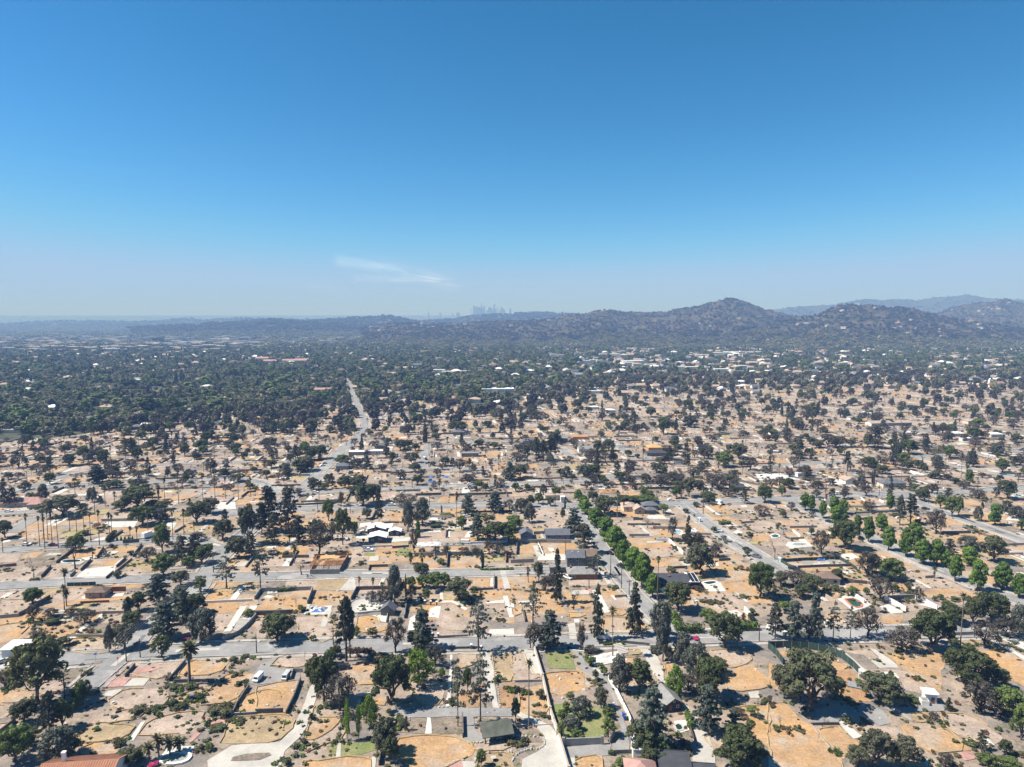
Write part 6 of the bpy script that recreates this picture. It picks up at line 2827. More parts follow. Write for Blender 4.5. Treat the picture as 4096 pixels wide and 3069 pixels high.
rim('B4', [(25, 530), (60, 515), (95, 525), (90, 540), (50, 548)], 'white_wall', .7, .35, 'pool_green', 'round murky green pool beside the cul-de-sac street lots')
rim('A1', [(1375, 1390), (1440, 1340), (1560, 1330), (1640, 1355), (1600, 1400), (1480, 1420)], 'white_wall', .9, .5, 'pool_pale', 'oval white pool terrace behind the short fan palms')
rim('B1', [(460, 1205), (490, 1185), (640, 1178), (615, 1208)], 'white_wall', .5, .35, 'pool_pale', 'empty pale pool above the pink path')
rim('B1', [(530, 750), (570, 735), (700, 735), (690, 755), (560, 765)], 'white_wall', .5, .35, 'pool_dark', 'narrow dark pool under the half dead tree')
rim('B4', [(200, 605), (240, 590), (330, 592), (345, 610), (250, 618)], 'white_wall', .7, .35, 'pool_pale', 'emptied white pool with square terrace near the street trees')
rim('B4', [(500, 750), (540, 740), (610, 745), (620, 758), (550, 768)], 'stone_rim', .5, .4, 'pool_pale', 'grey round pool inside the fenced building site')
rim('B3', [(1360, 495), (1400, 480), (1460, 482), (1470, 500), (1420, 508)], 'white_wall', .5, .35, 'pool_blue', 'pale blue splash pool behind the spire conifers')
rim('B2', [(655, 222), (690, 202), (735, 205), (715, 226)], 'white_wall', .6, .5, 'pool_pale', 'white kidney terrace pool behind the low green fence')
rim('B1', [(600, 185), (610, 178), (640, 176), (640, 186)], 'white_wall', .5, .35, 'pool_blue', 'tiny bright blue pool near the date palm street')
rim('B4', [(2110, 180), (2180, 170), (2212, 185), (2150, 195)], 'white_wall', .5, .35, 'pool_blue', 'bright blue pool beyond the big dark oak')
rim('A3', [(1410, 1090), (1450, 1075), (1480, 1120), (1430, 1135)], 'stone_rim', .6, .35, 'pool_dark', 'small square dark pool on the patio by the barn')
# concrete skate bowl: a dished shell with a pale lip
def bowl():
    c = at('A2', 955, 85)
    e = empty('skate_bowl', (c[0], c[1], 0.22), 0, 'pale concrete skate bowl with a curved dished floor behind the road', 'skate bowl')
    v, f = [], []
    n, m = 28, 6
    for j in range(m + 1):
        t = j / m
        for i in range(n):
            an = 2 * math.pi * i / n
            rr = (1 + .18 * math.cos(3 * an + .6)) * (.25 + .75 * t)
            v.append((9.5 * rr * math.cos(an), 6.5 * rr * math.sin(an), 1.5 * t ** 2.2))
    for j in range(m):
        for i in range(n):
            f.append((j * n + i, j * n + (i + 1) % n, (j + 1) * n + (i + 1) % n, (j + 1) * n + i))
    f.append(tuple(range(n)))
    mb = MB(); mb.add(v, f, 'w'); o = mb.build('bowl_shell', e)
    lip = v[m * n:]
    mb = MB(); mb.tube(lip + [lip[0]], [.22] * (n + 1), 'w', 6); mb.build('bowl_lip', e)
    vv = lip + [(a * 1.12, b * 1.12, 0) for a, b, _ in lip]
    mb = MB(); mb.add(vv, [(i, n + i, n + (i + 1) % n, (i + 1) % n) for i in range(n)], 'c'); mb.build('bank', e)
bowl()
# ------------------------------------------------------------------ vehicles
def profile_body(mb, prof_, w, m, inset=0.0):
    """A side outline (x, z) given the car's width."""
    n = len(prof_)
    v = [(a, -w / 2 + (inset if b > .9 else 0), b) for a, b in prof_] + [(a, w / 2 - (inset if b > .9 else 0), b) for a, b in prof_]
    f = [tuple(range(n))[::-1], tuple(range(n, 2 * n))]
    f += [(i, (i + 1) % n, n + (i + 1) % n, n + i) for i in range(n)]
    mb.add(v, f, m)

VEH = {}
def make_vehicle(kind, paint):
    key = (kind, paint)
    if key in VEH:
        return VEH[key]
    parts = []
    def add(name, mb):
        parts.append((name, mb.mesh(name)))
    if kind in ('car', 'suv'):
        k = 1.0 if kind == 'car' else 1.18
        mb = MB()
        profile_body(mb, [(-2.25, .35), (2.25, .35), (2.3, .62), (2.15, .86), (1.05, .95 * k), (.35, 1.42 * k), (-1.15, 1.45 * k), (-1.95, 1.0 * k), (-2.25, .9)], 1.8, paint, .18)
        add('body', mb)
        mb = MB()
        profile_body(mb, [(.98, .98 * k), (.38, 1.37 * k), (-1.12, 1.39 * k), (-1.82, 1.01 * k)], 1.83, 'glass', .165)
        add('side_window', mb)
        mb = MB()
        mb.add([(1.06, -.62, .96 * k), (1.06, .62, .96 * k), (.40, .55, 1.425 * k), (.40, -.55, 1.425 * k)], [(0, 1, 2, 3)], 'glass')
        mb.v = [(a + .02, b, c + .015) for a, b, c in mb.v]
        add('windscreen', mb)
        wx = 1.4
    elif kind == 'van':
        mb = MB()
        profile_body(mb, [(-2.6, .35), (2.6, .35), (2.65, .9), (2.25, 1.15), (1.75, 1.95), (1.4, 2.1), (-2.6, 2.1)], 1.95, paint, .08)
        add('body', mb)
        mb = MB()
        profile_body(mb, [(2.0, 1.2), (1.68, 1.85), (-2.3, 1.85), (-2.3, 1.2)], 1.965, 'glass', .07)
        add('side_window', mb)
        mb = MB()
        mb.add([(2.26, -.8, 1.17), (2.26, .8, 1.17), (1.79, .75, 1.93), (1.79, -.75, 1.93)], [(0, 1, 2, 3)], 'glass')
        add('windscreen', mb)
        wx = 1.65
    elif kind == 'pickup':
        mb = MB()
        profile_body(mb, [(-2.7, .45), (2.7, .45), (2.75, .8), (2.6, 1.02), (1.35, 1.1), (.75, 1.75), (-.45, 1.78), (-.7, 1.08), (-2.7, 1.08)], 1.9, paint, .12)
        add('body', mb)
        mb = MB()
        mb.box((-1.7, 0, 1.085), (1.9, 1.55, .03), 'tyre')
        add('cargo_bed', mb)
        mb = MB()
        profile_body(mb, [(1.25, 1.14), (.75, 1.68), (-.42, 1.7), (-.58, 1.14)], 1.92, 'glass', .11)
        add('side_window', mb)
        wx = 1.75
    elif kind == 'camper':
        mb = MB()
        profile_body(mb, [(-3.8, .5), (3.6, .5), (3.7, 1.2), (3.0, 1.5), (2.6, 2.2), (3.3, 2.3), (3.3, 3.0), (2.9, 3.15), (-3.8, 3.15)], 2.4, paint, 0)
        add('body', mb)
        for xx in (-2.6, -.6, 1.2):
            mb = MB(); mb.box((xx, 0, 2.0), (1.1, 2.43, .7), 'glass'); add('side_window', mb)
        mb = MB(); mb.box((-1, 0, 3.25), (1.2, 1.0, .25), 'white_paint'); add('roof_unit', mb)
        wx = 2.4
    else:                       # box truck
        mb = MB()
        profile_body(mb, [(1.6, .5), (3.6, .5), (3.7, 1.2), (3.2, 2.2), (1.6, 2.3)], 2.1, paint, .05)
        add('cab', mb)
        mb = MB(); mb.box((-1.2, 0, 1.95), (5.4, 2.4, 2.7), paint); add('cargo_box', mb)
        mb = MB(); mb.add([(3.68, -.9, 1.3), (3.68, .9, 1.3), (3.27, .85, 2.1), (3.27, -.85, 2.1)], [(0, 1, 2, 3)], 'glass'); add('windscreen', mb)
        wx = 2.3
    wheels = []
    for sx_ in (-wx, wx):
        for sy_ in (-1, 1):
            wy = sy_ * (.88 if kind in ('car', 'suv') else .92)
            mb = MB(); mb.tube([(0, -.12, 0), (0, .12, 0)], [.34, .34], 'tyre', 12)
            me1 = mb.mesh('wheel')
            mb = MB(); mb.tube([(0, sy_ * .10, 0), (0, sy_ * .135, 0)], [.2, .2], 'rim', 8)
            wheels.append((me1, mb.mesh('rim'), (sx_, wy, .36)))
    lights = []
    front = {'car': 2.27, 'suv': 2.27, 'van': 2.6, 'pickup': 2.7, 'camper': 3.65, 'truck': 3.64}[kind]
    for sy_ in (-.65, .65):
        mb = MB(); mb.box((front, sy_, .75), (.1, .3, .16), 'rim'); lights.append(mb.mesh('headlight'))
    VEH[key] = (parts, wheels, lights)
    return VEH[key]

def vehicle(kind, paint, t, zx, zy, heading, label, group=None):
    x, y, d = at(t, zx, zy)
    name = {'car': 'parked_car', 'suv': 'parked_car', 'van': 'parked_van', 'pickup': 'pickup_truck', 'camper': 'motorhome', 'truck': 'box_truck'}[kind]
    onroad = road_gap(x, y) < 0
    e = empty(name, (x, y, .16 + .05 if onroad else .2), R(heading), label, {'car': 'car', 'suv': 'car', 'van': 'van', 'pickup': 'pickup', 'camper': 'motorhome', 'truck': 'truck'}[kind], group)
    parts, wheels, lights = make_vehicle(kind, paint)
    if kind == 'van' and t == 'A2':
        e.scale = (.86, .9, .92)
    for nm, me in parts:
        link(nm, me, e)
    for me, rm_, p in wheels:
        w = link('wheel', me, e, p)
        link('rim', rm_, w)
    for me in lights:
        link('headlight', me, e)
    return e
VEHICLES = """
van car_white A2 20 695 262|pale old van parked on the grey yard, the one nearer the sunlit edge
van car_silver A2 262 680 266|silver grey old van on the grey yard beside the low walled bay
suv car_black A2 760 598 10|black car parked at the corner of the orange plot behind the oaks
van car_white A3 782 340 -8|blue and white delivery van stopped on the road below the spire conifers
car car_silver A1 20 545 60|silver car by the white garage near the umbrella pine
van car_white B2 1812 595 -4|white passenger van on the dark asphalt lot by the rubble
pickup car_white B2 968 660 4|white pickup beside the bright lawn strip
pickup car_white B2 610 724 10|white pickup parked behind the timber frame
pickup car_white B2 1172 268 8|white pickup driving on the upper cross street
suv car_white B2 512 158 5|white car parked near the avenue corner
suv car_white B2 1822 366 6|white car parked beside the sloping drive off the upper cross street
car car_silver B2 785 560 100|silver car in the shade by the pale dirt track
car car_white B2 930 500 20|white car at the end of the white sheet-roofed houses
car car_white B2 1538 100 5|white car by the blue tarpaulins
car car_white B2 1850 88 5|white car on the far cross street by palms
car car_black B3 718 636 -70|dark car with pale windscreen at the pine tree verge
car car_black B3 848 686 -58|black car parked along the street of green trees, the upper one of two
suv car_black B3 940 802 -58|black car parked along the street of green trees, the lower one of two
car car_white B3 968 768 -55|white car half hidden under the green street trees
pickup car_white B3 478 896 -50|white truck tucked beside the pale hip-roofed house
suv car_white B3 858 108 -65|white car on the cleared dirt lot
suv car_white B3 1372 226 8|white car at the crossing kerb
car car_silver B3 1220 230 8|silver car under the dark trees at the crossing
car car_black B3 1660 240 4|black car in a line near the motorhome, first of two
car car_grey B3 1700 238 4|grey car in a line near the motorhome, second of two
camper car_white B3 1766 256 -40|white motorhome parked at the corner of the orange lot
pickup car_white B3 1570 492 -60|white utility truck beside the spire conifer
pickup car_silver B3 1782 490 -42|silver pickup parked on the wide diagonal street
suv car_black B3 2030 655 -40|black car by the round bush on the wide diagonal street
suv car_grey B3 2112 715 -40|grey car near the cul-de-sac end of the wide street
pickup car_black B4 225 822 -30|black pickup parked at the round end of the street
car car_grey B4 1852 1006 -35|dark sedan in the shade under the roadside trees
car car_black B4 1992 975 -35|black car behind the grey trunk on the tree lined street
car car_black B4 1360 300 -30|black car parked by the wall on the far tree street
car car_black B4 530 412 -35|dark car under the upper street trees
van car_white B4 612 172 5|white van parked on the far cross street
truck car_white B1 1285 540 70|white box truck on the pale slab by the green tree
car car_red B1 458 615 4|dark red car parked on the palm lined road
car car_white B1 75 322 6|white car before the pink ranch house
car car_white B1 597 335 8|white car under the wide dark oak
pickup car_white C1 2060 1100 5|white pickup inside the dark screened lot far up the slope
car car_white B1 230 610 10|white car by the burnt lots near the thin palms
suv car_black C2 1470 950 100|black car on the short side street, nearest the crossing
car car_white C2 1455 935 100|white car on the short side street
pickup car_black C2 1490 985 10|black pickup at the side street corner
car car_silver C2 590 985 40|silver car parked by the avenue bend
car car_white C2 575 1005 40|white car parked by the avenue bend
car car_grey C2 835 780 60|grey car driving along the avenue
car car_white C2 2010 790 5|white truck-sized car by the far cross street
car car_white C3 910 825 -30|white car on the curving far lane
car car_white C3 1720 1050 5|white car by the far lot hedge
suv car_white C3 1600 850 -30|white trailer-like vehicle between far white walls
car car_white C4 1665 1008 -20|white car on the far diagonal road
car car_blue C4 2030 1078 -20|blue car on the far diagonal road
car car_green C4 1355 688 5|green truck in the school car park
""".strip().splitlines()
for ln in VEHICLES:
    s, lab = ln.split('|')
    k, p, t, a, b, hd = s.split()
    vehicle(k, p, t, float(a), float(b), float(hd), lab)

# ------------------------------------------------------------------ poles, wires, signs, bins and small things
POLES = []
def utility_pole(t, zx, zy, ztop, arms=1, rz=0.3, wood='pole_wood'):
    x, y, d = at(t, zx, zy)
    h = min(19, max(7, height_at(y, src(t, 0, ztop)[1])))
    e = empty('utility_pole', (x, y, 0), rz, None, 'utility pole', 'utility poles')
    mb = MB(); mb.tube([(0, 0, 0), (0, 0, h)], [.21, .14], wood, 7); mb.build('pole', e)
    for i in range(arms):
        mb = MB(); mb.box((0, 0, h - .7 - i * 1.3), (2.8, .16, .18), wood); a = mb.build('crossarm', e)
        for sx_ in (-1.25, -.5, .5, 1.25):
            mb = MB(); mb.tube([(sx_, 0, h - .6 - i * 1.3), (sx_, 0, h - .3 - i * 1.3)], [.07, .05], 'glass', 5); mb.build('insulator', a)
    name_later(e, 'wooden', 'utility pole', x, y)
    POLES.append((x, y, h))
    return x, y, h
PL = {}
for i, (t, a, b, c, n) in enumerate([('A1', 560, 860, 640, 3), ('A1', 1092, 535, 290, 1), ('B1', 1845, 845, 660, 1), ('B2', 250, 345, 190, 1), ('A3', 612, 455, 190, 0), ('A3', 445, 1255, 1120, 0), ('B3', 852, 870, 700, 0), ('B3', 945, 985, 815, 0), ('B3', 733, 690, 590, 1), ('B3', 463, 690, 600, 0), ('B3', 665, 985, 865, 0), ('B3', 1012, 1040, 975, 1), ('B2', 815, 330, 250, 1), ('B2', 1500, 265, 175, 1), ('B2', 735, 280, 200, 1), ('B2', 533, 300, 225, 1), ('B2', 1350, 115, 40, 1), ('B2', 1625, 175, 90, 1), ('B2', 460, 80, 10, 1), ('B2', 545, 210, 160, 0), ('B1', 800, 725, 635, 0), ('B1', 235, 60, -30, 0), ('B1', 1695, 125, 40, 1), ('B3', 372, 262, 150, 1), ('B3', 908, 370, 200, 0), ('B3', 1652, 330, 200, 0), ('B3', 1250, 220, 150, 1), ('B3', 1465, 205, 160, 0), ('B3', 1715, 200, 130, 1), ('B3', 425, 60, 0, 1), ('B4', 498, 165, 90, 1), ('B4', 960, 185, 95, 1), ('B4', 1463, 165, 50, 1), ('B4', 1810, 120, 30, 1), ('B4', 1385, 250, 190, 0), ('B4', 1840, 390, 270, 0), ('A2', 668, 390, 250, 1), ('A2', 185, 370, 250, 0), ('A2', 5, 460, 345, 0), ('A1', 1212, 500, 450, 0), ('A3', 160, 420, 330, 0), ('A3', 2135, 360, 220, 1), ('C2', 190, 920, 850, 1), ('C2', 780, 830, 770, 1), ('C2', 1495, 920, 800, 1), ('C2', 2110, 980, 860, 1), ('C3', 425, 1130, 1060, 1), ('C3', 1120, 820, 760, 1), ('C3', 570, 1020, 940, 1), ('C3', 1340, 1080, 1000, 1), ('C3', 1665, 1070, 1000, 1), ('C4', 555, 985, 900, 1), ('C4', 500, 1000, 930, 1), ('C4', 835, 1070, 1000, 1), ('C4', 1535, 1000, 910, 1), ('C4', 1495, 700, 650, 1), ('C1', 1760, 1050, 970, 1), ('C1', 460, 1090, 1040, 1)]):
    PL[(t, a)] = utility_pole(t, a, b, c, n, rt.uniform(.2, .6) if i > 3 else .9)

def wires(label, a, b, n, spread=1.2, sag=2.5, ends=None):
    e = empty('overhead_wire', (a[0], a[1], 0), 0, label, 'overhead wire', 'overhead wires')
    dx, dy = b[0] - a[0], b[1] - a[1]
    L = math.hypot(dx, dy)
    nx, ny = -dy / L, dx / L
    for i in range(n):
        o = (i - (n - 1) / 2) * spread
        pts = []
        for k in range(13):
            t = k / 12
            pts.append((dx * t + nx * o, dy * t + ny * o, a[2] + (b[2] - a[2]) * t - sag * 4 * t * (1 - t) - .3))
        mb = MB(); mb.tube(pts, [.035] * 13, 'wire', 4, False); mb.build('wire', e)
p0, p1, p2, p3 = PL[('A1', 560)], PL[('A1', 1092)], PL[('B1', 1845)], PL[('B2', 250)]
wires('span of wires from the triple armed pole up to the stop sign pole', p0, p1, 5)
wires('span of wires from the stop sign pole up along the side street', p1, p2, 5)
wires('farthest span of wires along the tree shaded side street', p2, p3, 4)
wires('wires running off towards the near corner from the triple armed pole', p0, (p0[0] - 30, p0[1] - 75, p0[2] + 1), 5)
wires('wires slung between the two tall poles on the tree street', PL[('B3', 852)], PL[('B3', 945)], 3, .8, 1)
wires('wires slung along the upper cross street between wooden poles', PL[('B2', 815)], PL[('B2', 1500)], 3, .8, 2)
wires('wires slung along the far cross street by the tree rows', PL[('B4', 498)], PL[('B4', 960)], 3, .8, 2)

def sign(t, a, b, kind, label):
    x, y, _ = at(t, a, b)
    e = empty('stop_sign' if kind == 'stop' else 'street_sign', (x, y, 0.2), R(-15), label, 'sign')
    mb = MB(); mb.tube([(0, 0, 0), (0, 0, 2.3)], [.06, .06], 'steel', 6); mb.build('post', e)
    mb = MB()
    if kind == 'stop':
        o8 = [(.52 * math.cos(R(22.5 + 45 * i)), .52 * math.sin(R(22.5 + 45 * i))) for i in range(8)]
        mb.add([(p, -.05, 2.5 + q) for p, q in o8] + [(p, -.02, 2.5 + q) for p, q in o8], [tuple(range(8)), tuple(range(15, 7, -1))] + [(i, (i + 1) % 8, 8 + (i + 1) % 8, 8 + i) for i in range(8)], 'sign_red')
        pl = mb.build('plate', e)
        cu = bpy.data.curves.new('lettering', 'FONT')
        cu.body = 'STOP'
        cu.size = .42
        cu.align_x, cu.align_y = 'CENTER', 'CENTER'
        cu.extrude = .004
        cu.materials.append(MATS['white_paint'])
        tmp = bpy.data.objects.new('lettering_curve', cu)
        me = bpy.data.meshes.new_from_object(tmp)
        bpy.data.objects.remove(tmp)
        o = link('lettering', me, pl, (0, -.06, 2.5))
        o.rotation_euler = (R(90), 0, 0)
    else:
        mb.box((0, 0, 2.5), (1.6, .05, .28), 'sign_blue')
        mb.build('plate', e)
        mb = MB(); mb.box((0, 0, 2.85), (.05, 1.4, .28), 'sign_blue'); mb.build('plate', e)
sign('A1', 1020, 568, 'stop', 'red stop sign on a steel post at the side street mouth')
sign('A1', 825, 535, 'street', 'blue street name sign on the verge across from the stop sign')
sign('B3', 1440, 262, 'street', 'blue street sign at the crossing near the white motorhome')

def bin_(t, a, b, m, label, g=None):
    x, y, _ = at(t, a, b)
    e = empty('wheelie_bin', (x, y, .28), R(rt.uniform(-30, 30)), label, 'bin', g)
    mb = MB(); mb.box((0, 0, .55), (.62, .75, .95), m, 0, 1.12); mb.build('body', e)
    mb = MB(); mb.box((0, -.03, 1.08), (.76, .9, .1), m); mb.build('lid', e)
    for s in (-.3, .3):
        mb = MB(); mb.tube([(s - .05, .38, .14), (s + .05, .38, .14)], [.14, .14], 'tyre', 8); mb.build('wheel', e)
bin_('A3', 963, 1015, 'bin_blue', 'blue wheelie bin by the white wall, the one farther up the drive', 'blue bins by the wall')
bin_('A3', 973, 1038, 'bin_blue', 'blue wheelie bin by the white wall, the one nearer the forecourt', 'blue bins by the wall')
bin_('B3', 1503, 215, 'bin_blue', 'blue bin at the kerb beyond the crossing')
bin_('B3', 1575, 360, 'car_black', 'black bin on the corner lot of the wide street')
bin_('A1', 1660, 860, 'bin_blue', 'blue bin half lost in the weeds above the sloping plots')
def cabin(t, a, b, m, label):
    x, y, _ = at(t, a, b)
    e = empty('portable_toilet', (x, y, .1), R(-20), label, 'portable toilet')
    mb = MB(); mb.box((0, 0, 1.1), (1.5, 1.5, 2.2), m); mb.build('cabin', e)
    mb = MB(); mb.box((0, 0, 2.3), (1.6, 1.6, .2), 'white_paint', 0, .8); mb.build('roof', e)
    mb = MB(); mb.box((0, -.77, 1.05), (.8, .05, 1.9), 'white_paint'); mb.build('door', e)
cabin('B4', 100, 755, 'toilet_teal', 'teal portable toilet at the cul-de-sac fence')
cabin('B3', 1618, 405, 'sign_blue', 'blue portable toilet on the verge of the wide diagonal street')
cabin('A4', 805, 665, 'white_wall', 'grey white portable cabin at the end of the green screen fence')
mb = MB()
for i in range(9):
    mb.box((0, 0, .25 + i * .01), (4.4, 3.2, .3), 'steel')
    break
gr = empty('cattle_grid', (*at('A4', 748, 745)[:2], 0.05), R(-25), 'grey slatted metal ramp lying by the bright bush near the great oak', 'ramp')
for i in range(9):
    mb = MB(); mb.box((0, -1.5 + i * .38, .45), (4.2, .26, .12), 'steel'); mb.build('slat', gr)
mb = MB(); mb.box((0, 0, .2), (4.3, 3.4, .36), 'dark_wall'); mb.build('frame', gr)

def crumpled(name, t, a, b, w, d, h, m, label, cat, seed):
    """A tarpaulin or heap: a sheet pushed up in folds."""
    rg = random.Random(seed)
    x, y, _ = at(t, a, b)
    n = 9
    v = []
    for j in range(n):
        for i in range(n):
            u, w2 = i / (n - 1) - .5, j / (n - 1) - .5
            e_ = max(0, 1 - (max(abs(u), abs(w2)) * 2) ** 3)
            v.append((u * w + rg.uniform(-.1, .1), w2 * d + rg.uniform(-.1, .1), .12 + e_ * h * rg.uniform(.3, 1)))
    f = [(j * n + i, j * n + i + 1, (j + 1) * n + i + 1, (j + 1) * n + i) for j in range(n - 1) for i in range(n - 1)]
    mb = MB(); mb.add(v, f, m)
    tag(mb.build(name, None, (x, y, .1), R(rg.uniform(-30, 30))), label, cat)
for a in [('tarpaulin', 'A2', 540, 95, 5, 3, .9, 'tarp_blue', 'blue tarpaulin heap on the pale slab behind the wall', 'tarpaulin', 1), ('tarpaulin', 'A2', 525, 80, 8, 5, 1.3, 'steel', 'silver grey tarpaulin draped next to the blue one', 'tarpaulin', 2), ('tarpaulin', 'B2', 1510, 20, 5, 4, 1, 'tarp_blue', 'larger blue tarpaulin in the far debris lot, the farthest', 'tarpaulin', 3), ('tarpaulin', 'B2', 1520, 60, 6, 4, 1, 'tarp_blue', 'blue tarpaulin in the middle of the far debris lot', 'tarpaulin', 4), ('tarpaulin', 'B2', 1640, 20, 4, 3, .8, 'tarp_blue', 'blue tarpaulin at the shaded edge of the far debris lot', 'tarpaulin', 5), ('canopy', 'B4', 452, 735, 5, 3, 1.4, 'tarp_blue', 'blue sheet canopy inside the fenced building site', 'canopy', 6), ('tarpaulin', 'C1', 1655, 1045, 7, 4, 1, 'tarp_blue', 'blue tarpaulin on the far sloping lots', 'tarpaulin', 7), ('rubble_heap', 'B2', 1490, 605, 14, 6, 1.4, 'rubble_white', 'pale broken rubble heap at the end of the asphalt lot', 'rubble', 8), ('rubble_heap', 'A3', 815, 510, 13, 7, 1.0, 'rubble_white', 'heap of pale broken stone under the palm garden', 'rubble', 9), ('rubble_heap', 'A2', 1090, 470, 5, 3, .6, 'rubble_grey', 'low grey rubble at the road verge by burnt shrubs', 'rubble', 10), ('rubble_heap', 'A4', 80, 250, 8, 4, .8, 'rubble_white', 'pale rubble under the roadside cedars', 'rubble', 11), ('dirt_mound', 'B3', 840, 150, 14, 8, 2.4, 'b', 'brown dirt mound on the cleared lot by the white car', 'mound', 12), ('rubble_heap', 'C4', 80, 1100, 30, 14, 2, 'rubble_white', 'white rubble lot behind the far grey house', 'rubble', 13), ('tarpaulin', 'B3', 1290, 1000, 5, 3, .8, 'white_paint', 'white sheet lying by the solar house', 'tarpaulin', 14)]:
    crumpled(*a)

def steps(t, a, b, n, w, rz, label):
    x, y, _ = at(t, a, b)
    e = empty('garden_steps', (x, y, .1), rz, label, 'steps')
    for i in range(n):
        mb = MB(); mb.box((0, i * .8, .12 + .16 * i), (w, .8, .24 + .02), 'stone_rim'); mb.build('step', e)
steps('A3', 968, 462, 7, 3.2, R(20), 'pale curved stone steps in the palm garden above the drive')
steps('A1', 2075, 260, 9, 5, R(5), 'wide grey stepped terrace beside the climbing wall')
# white stone edging of drives, one strip each
def edging(t, pts, label, h=.45, m='stone_rim'):
    P = resample(smooth([at(t, a, b)[:2] for a, b in pts], 2), 1.0)
    e = empty('stone_edging', (P[0][0], P[0][1], 0), 0, label, 'stone edging')
    rg = random.Random(len(P))
    v = MB()
    for i, p in enumerate(P[:280]):
        s = rg.uniform(.4, .8)
        mb = MB()
        mb.box((0, 0, .28 * s + .1), (1.1 * s, .7 * s, .55 * s), m, rg.uniform(0, 3), .7)
        mb.build('stone', e, (p[0] - P[0][0], p[1] - P[0][1], 0), rg.uniform(0, 3))
edging('A3', [(0, 1180), (100, 1180), (250, 1190), (290, 1230), (260, 1290), (150, 1290), (40, 1330), (0, 1400)], 'white stone edging looping round the brown planted bed by the drive')
edging('A2', [(1830, 1240), (1960, 1240), (2100, 1200), (2212, 1180)], 'white stone edging below the olive roofed open shed')
edging('A2', [(1890, 1445), (1890, 1390), (1930, 1340), (2050, 1320), (2212, 1320)], 'white stone edging round the lower garden bed with a birdbath')
edging('A2', [(1190, 1150), (1240, 1050), (1330, 1020)], 'white stone edging at the corner of the dark rose garden')
edging('A2', [(1640, 1445), (1720, 1395), (1790, 1390)], 'white stone edging round the pink corner paving')
edging('A2', [(2060, 460), (2065, 600), (2090, 760), (2110, 930)], 'pale stone edging along the gravel garden drive')
edging('A2', [(1740, 935), (1600, 932), (1460, 935), (1300, 945)], 'pale stone edging along the upper side of the gravel lane')
edging('B2', [(160, 920), (175, 900), (150, 880), (0, 880)], 'white curved kerb stones at the bend of the middle road')
edging('A3', [(1300, 560), (1310, 620), (1310, 690)], 'white stone blocks along the shaded edge of the concrete drive')
# birdbath, gate piers
mb = MB()
bb = empty('birdbath', (*at('A2', 2052, 1390)[:2], .1), 0, 'pale stone birdbath in the lower garden bed', 'birdbath')
mb = MB(); mb.tube([(0, 0, 0), (0, 0, .2), (0, 0, .8)], [.4, .18, .15], 'stone_rim', 10); mb.build('pedestal', bb)
mb = MB(); mb.tube([(0, 0, .8), (0, 0, .95), (0, 0, 1.0)], [.2, .7, .75], 'stone_rim', 14); mb.build('basin', bb)
PIERS = [('A2', 1390, 40), ('A2', 1410, 30), ('A2', 1460, 40), ('A2', 1510, 45), ('A2', 1562, 50), ('A2', 1698, 425), ('A2', 1862, 425), ('A2', 1948, 440), ('A2', 1525, 330), ('A2', 1575, 328), ('A2', 1845, 310)]
for i, (t, a, b) in enumerate(PIERS):
    x, y, _ = at(t, a, b)
    e = empty('gate_pier', (x, y, 0), .1, None, 'gate pier', 'gate piers')
    mb = MB(); mb.box((0, 0, .9), (.7, .7, 1.8), 'rubble_grey'); mb.build('shaft', e)
    mb = MB(); mb.box((0, 0, 1.88), (.95, .95, .2), 'white_paint', 0, .7); mb.build('cap', e)
    name_later(e, 'white capped grey', 'gate pier', x, y)
# hedges, clipped
def hedge(t, pts, h, w, label, mat='f_hedge', seed=0):
    P = resample([at(t, a, b)[:2] for a, b in pts], .9)
    p = Plant(seed)
    x0, y0 = P[0]
    for a, b in P:
        for z in (.25, .7):
            p.clump((a - x0, b - y0, h * z), w * .62, 34, .62, flat=h * .42 / (w * .62), tint=p.r.random())
    o = link('hedge', p.leaf_mesh('hedge', mat), None, (x0, y0, 0))
    tag(o, label, 'hedge')
hedge('A3', [(1375, 135), (1410, 200), (1440, 270)], 3.6, 3.2, 'bright green clipped hedge turning the corner by the street mouth')
hedge('A3', [(1440, 275), (1520, 285), (1640, 282)], 3.4, 3.0, 'green hedge with dark skirts along the main road')
hedge('A3', [(1880, 270), (1990, 262), (2110, 258)], 3.2, 2.6, 'green hedge along the main road behind the oak')
hedge('A3', [(1290, 770), (1360, 790), (1420, 860)], 2.2, 1.8, 'dark clipped hedge curving behind the barn', 'f_oak_green')
hedge('A3', [(1515, 1020), (1535, 1060), (1545, 1110)], 2.4, 1.8, 'bright trimmed hedge by the patio pool')
hedge('A3', [(800, 396), (880, 392), (960, 388)], 1.0, 1.0, 'low green hedge behind the black road railing')
hedge('B1', [(930, 585), (960, 545), (990, 520)], 2.6, 2.2, 'dark hedge beside the topiary cones', 'f_shrub')
hedge('B2', [(190, 1012), (270, 1005), (350, 998)], 1.6, 1.0, 'row of clipped dark shrubs along the grey yard wall', 'f_oak_green')
hedge('B2', [(1950, 825), (2060, 825), (2212, 820)], 1.0, 1.2, 'low dark hedge along the middle road', 'f_oak_green')
hedge('B3', [(1800, 432), (1880, 425)], 2.0, 2.4, 'dense dark hedge at the corner of the wide street', 'f_oak_green')
hedge('C4', [(1430, 895), (1500, 890), (1575, 890)], 6.0, 6, 'big dark hedge mass at the far road bend', 'f_oak')
hedge('B4', [(1960, 580), (2000, 640)], 2.0, 2.0, 'small dark hedge by the white garden house', 'f_oak_green')
hedge('A2', [(800, 460), (860, 462), (920, 460)], 2.0, 1.2, 'leafless clipped hedge on the verge below the tall pines', 'f_dry')
hedge('A2', [(930, 460), (990, 460)], 2.0, 1.2, 'second shorter leafless hedge on the verge below the tall pines', 'f_dry')
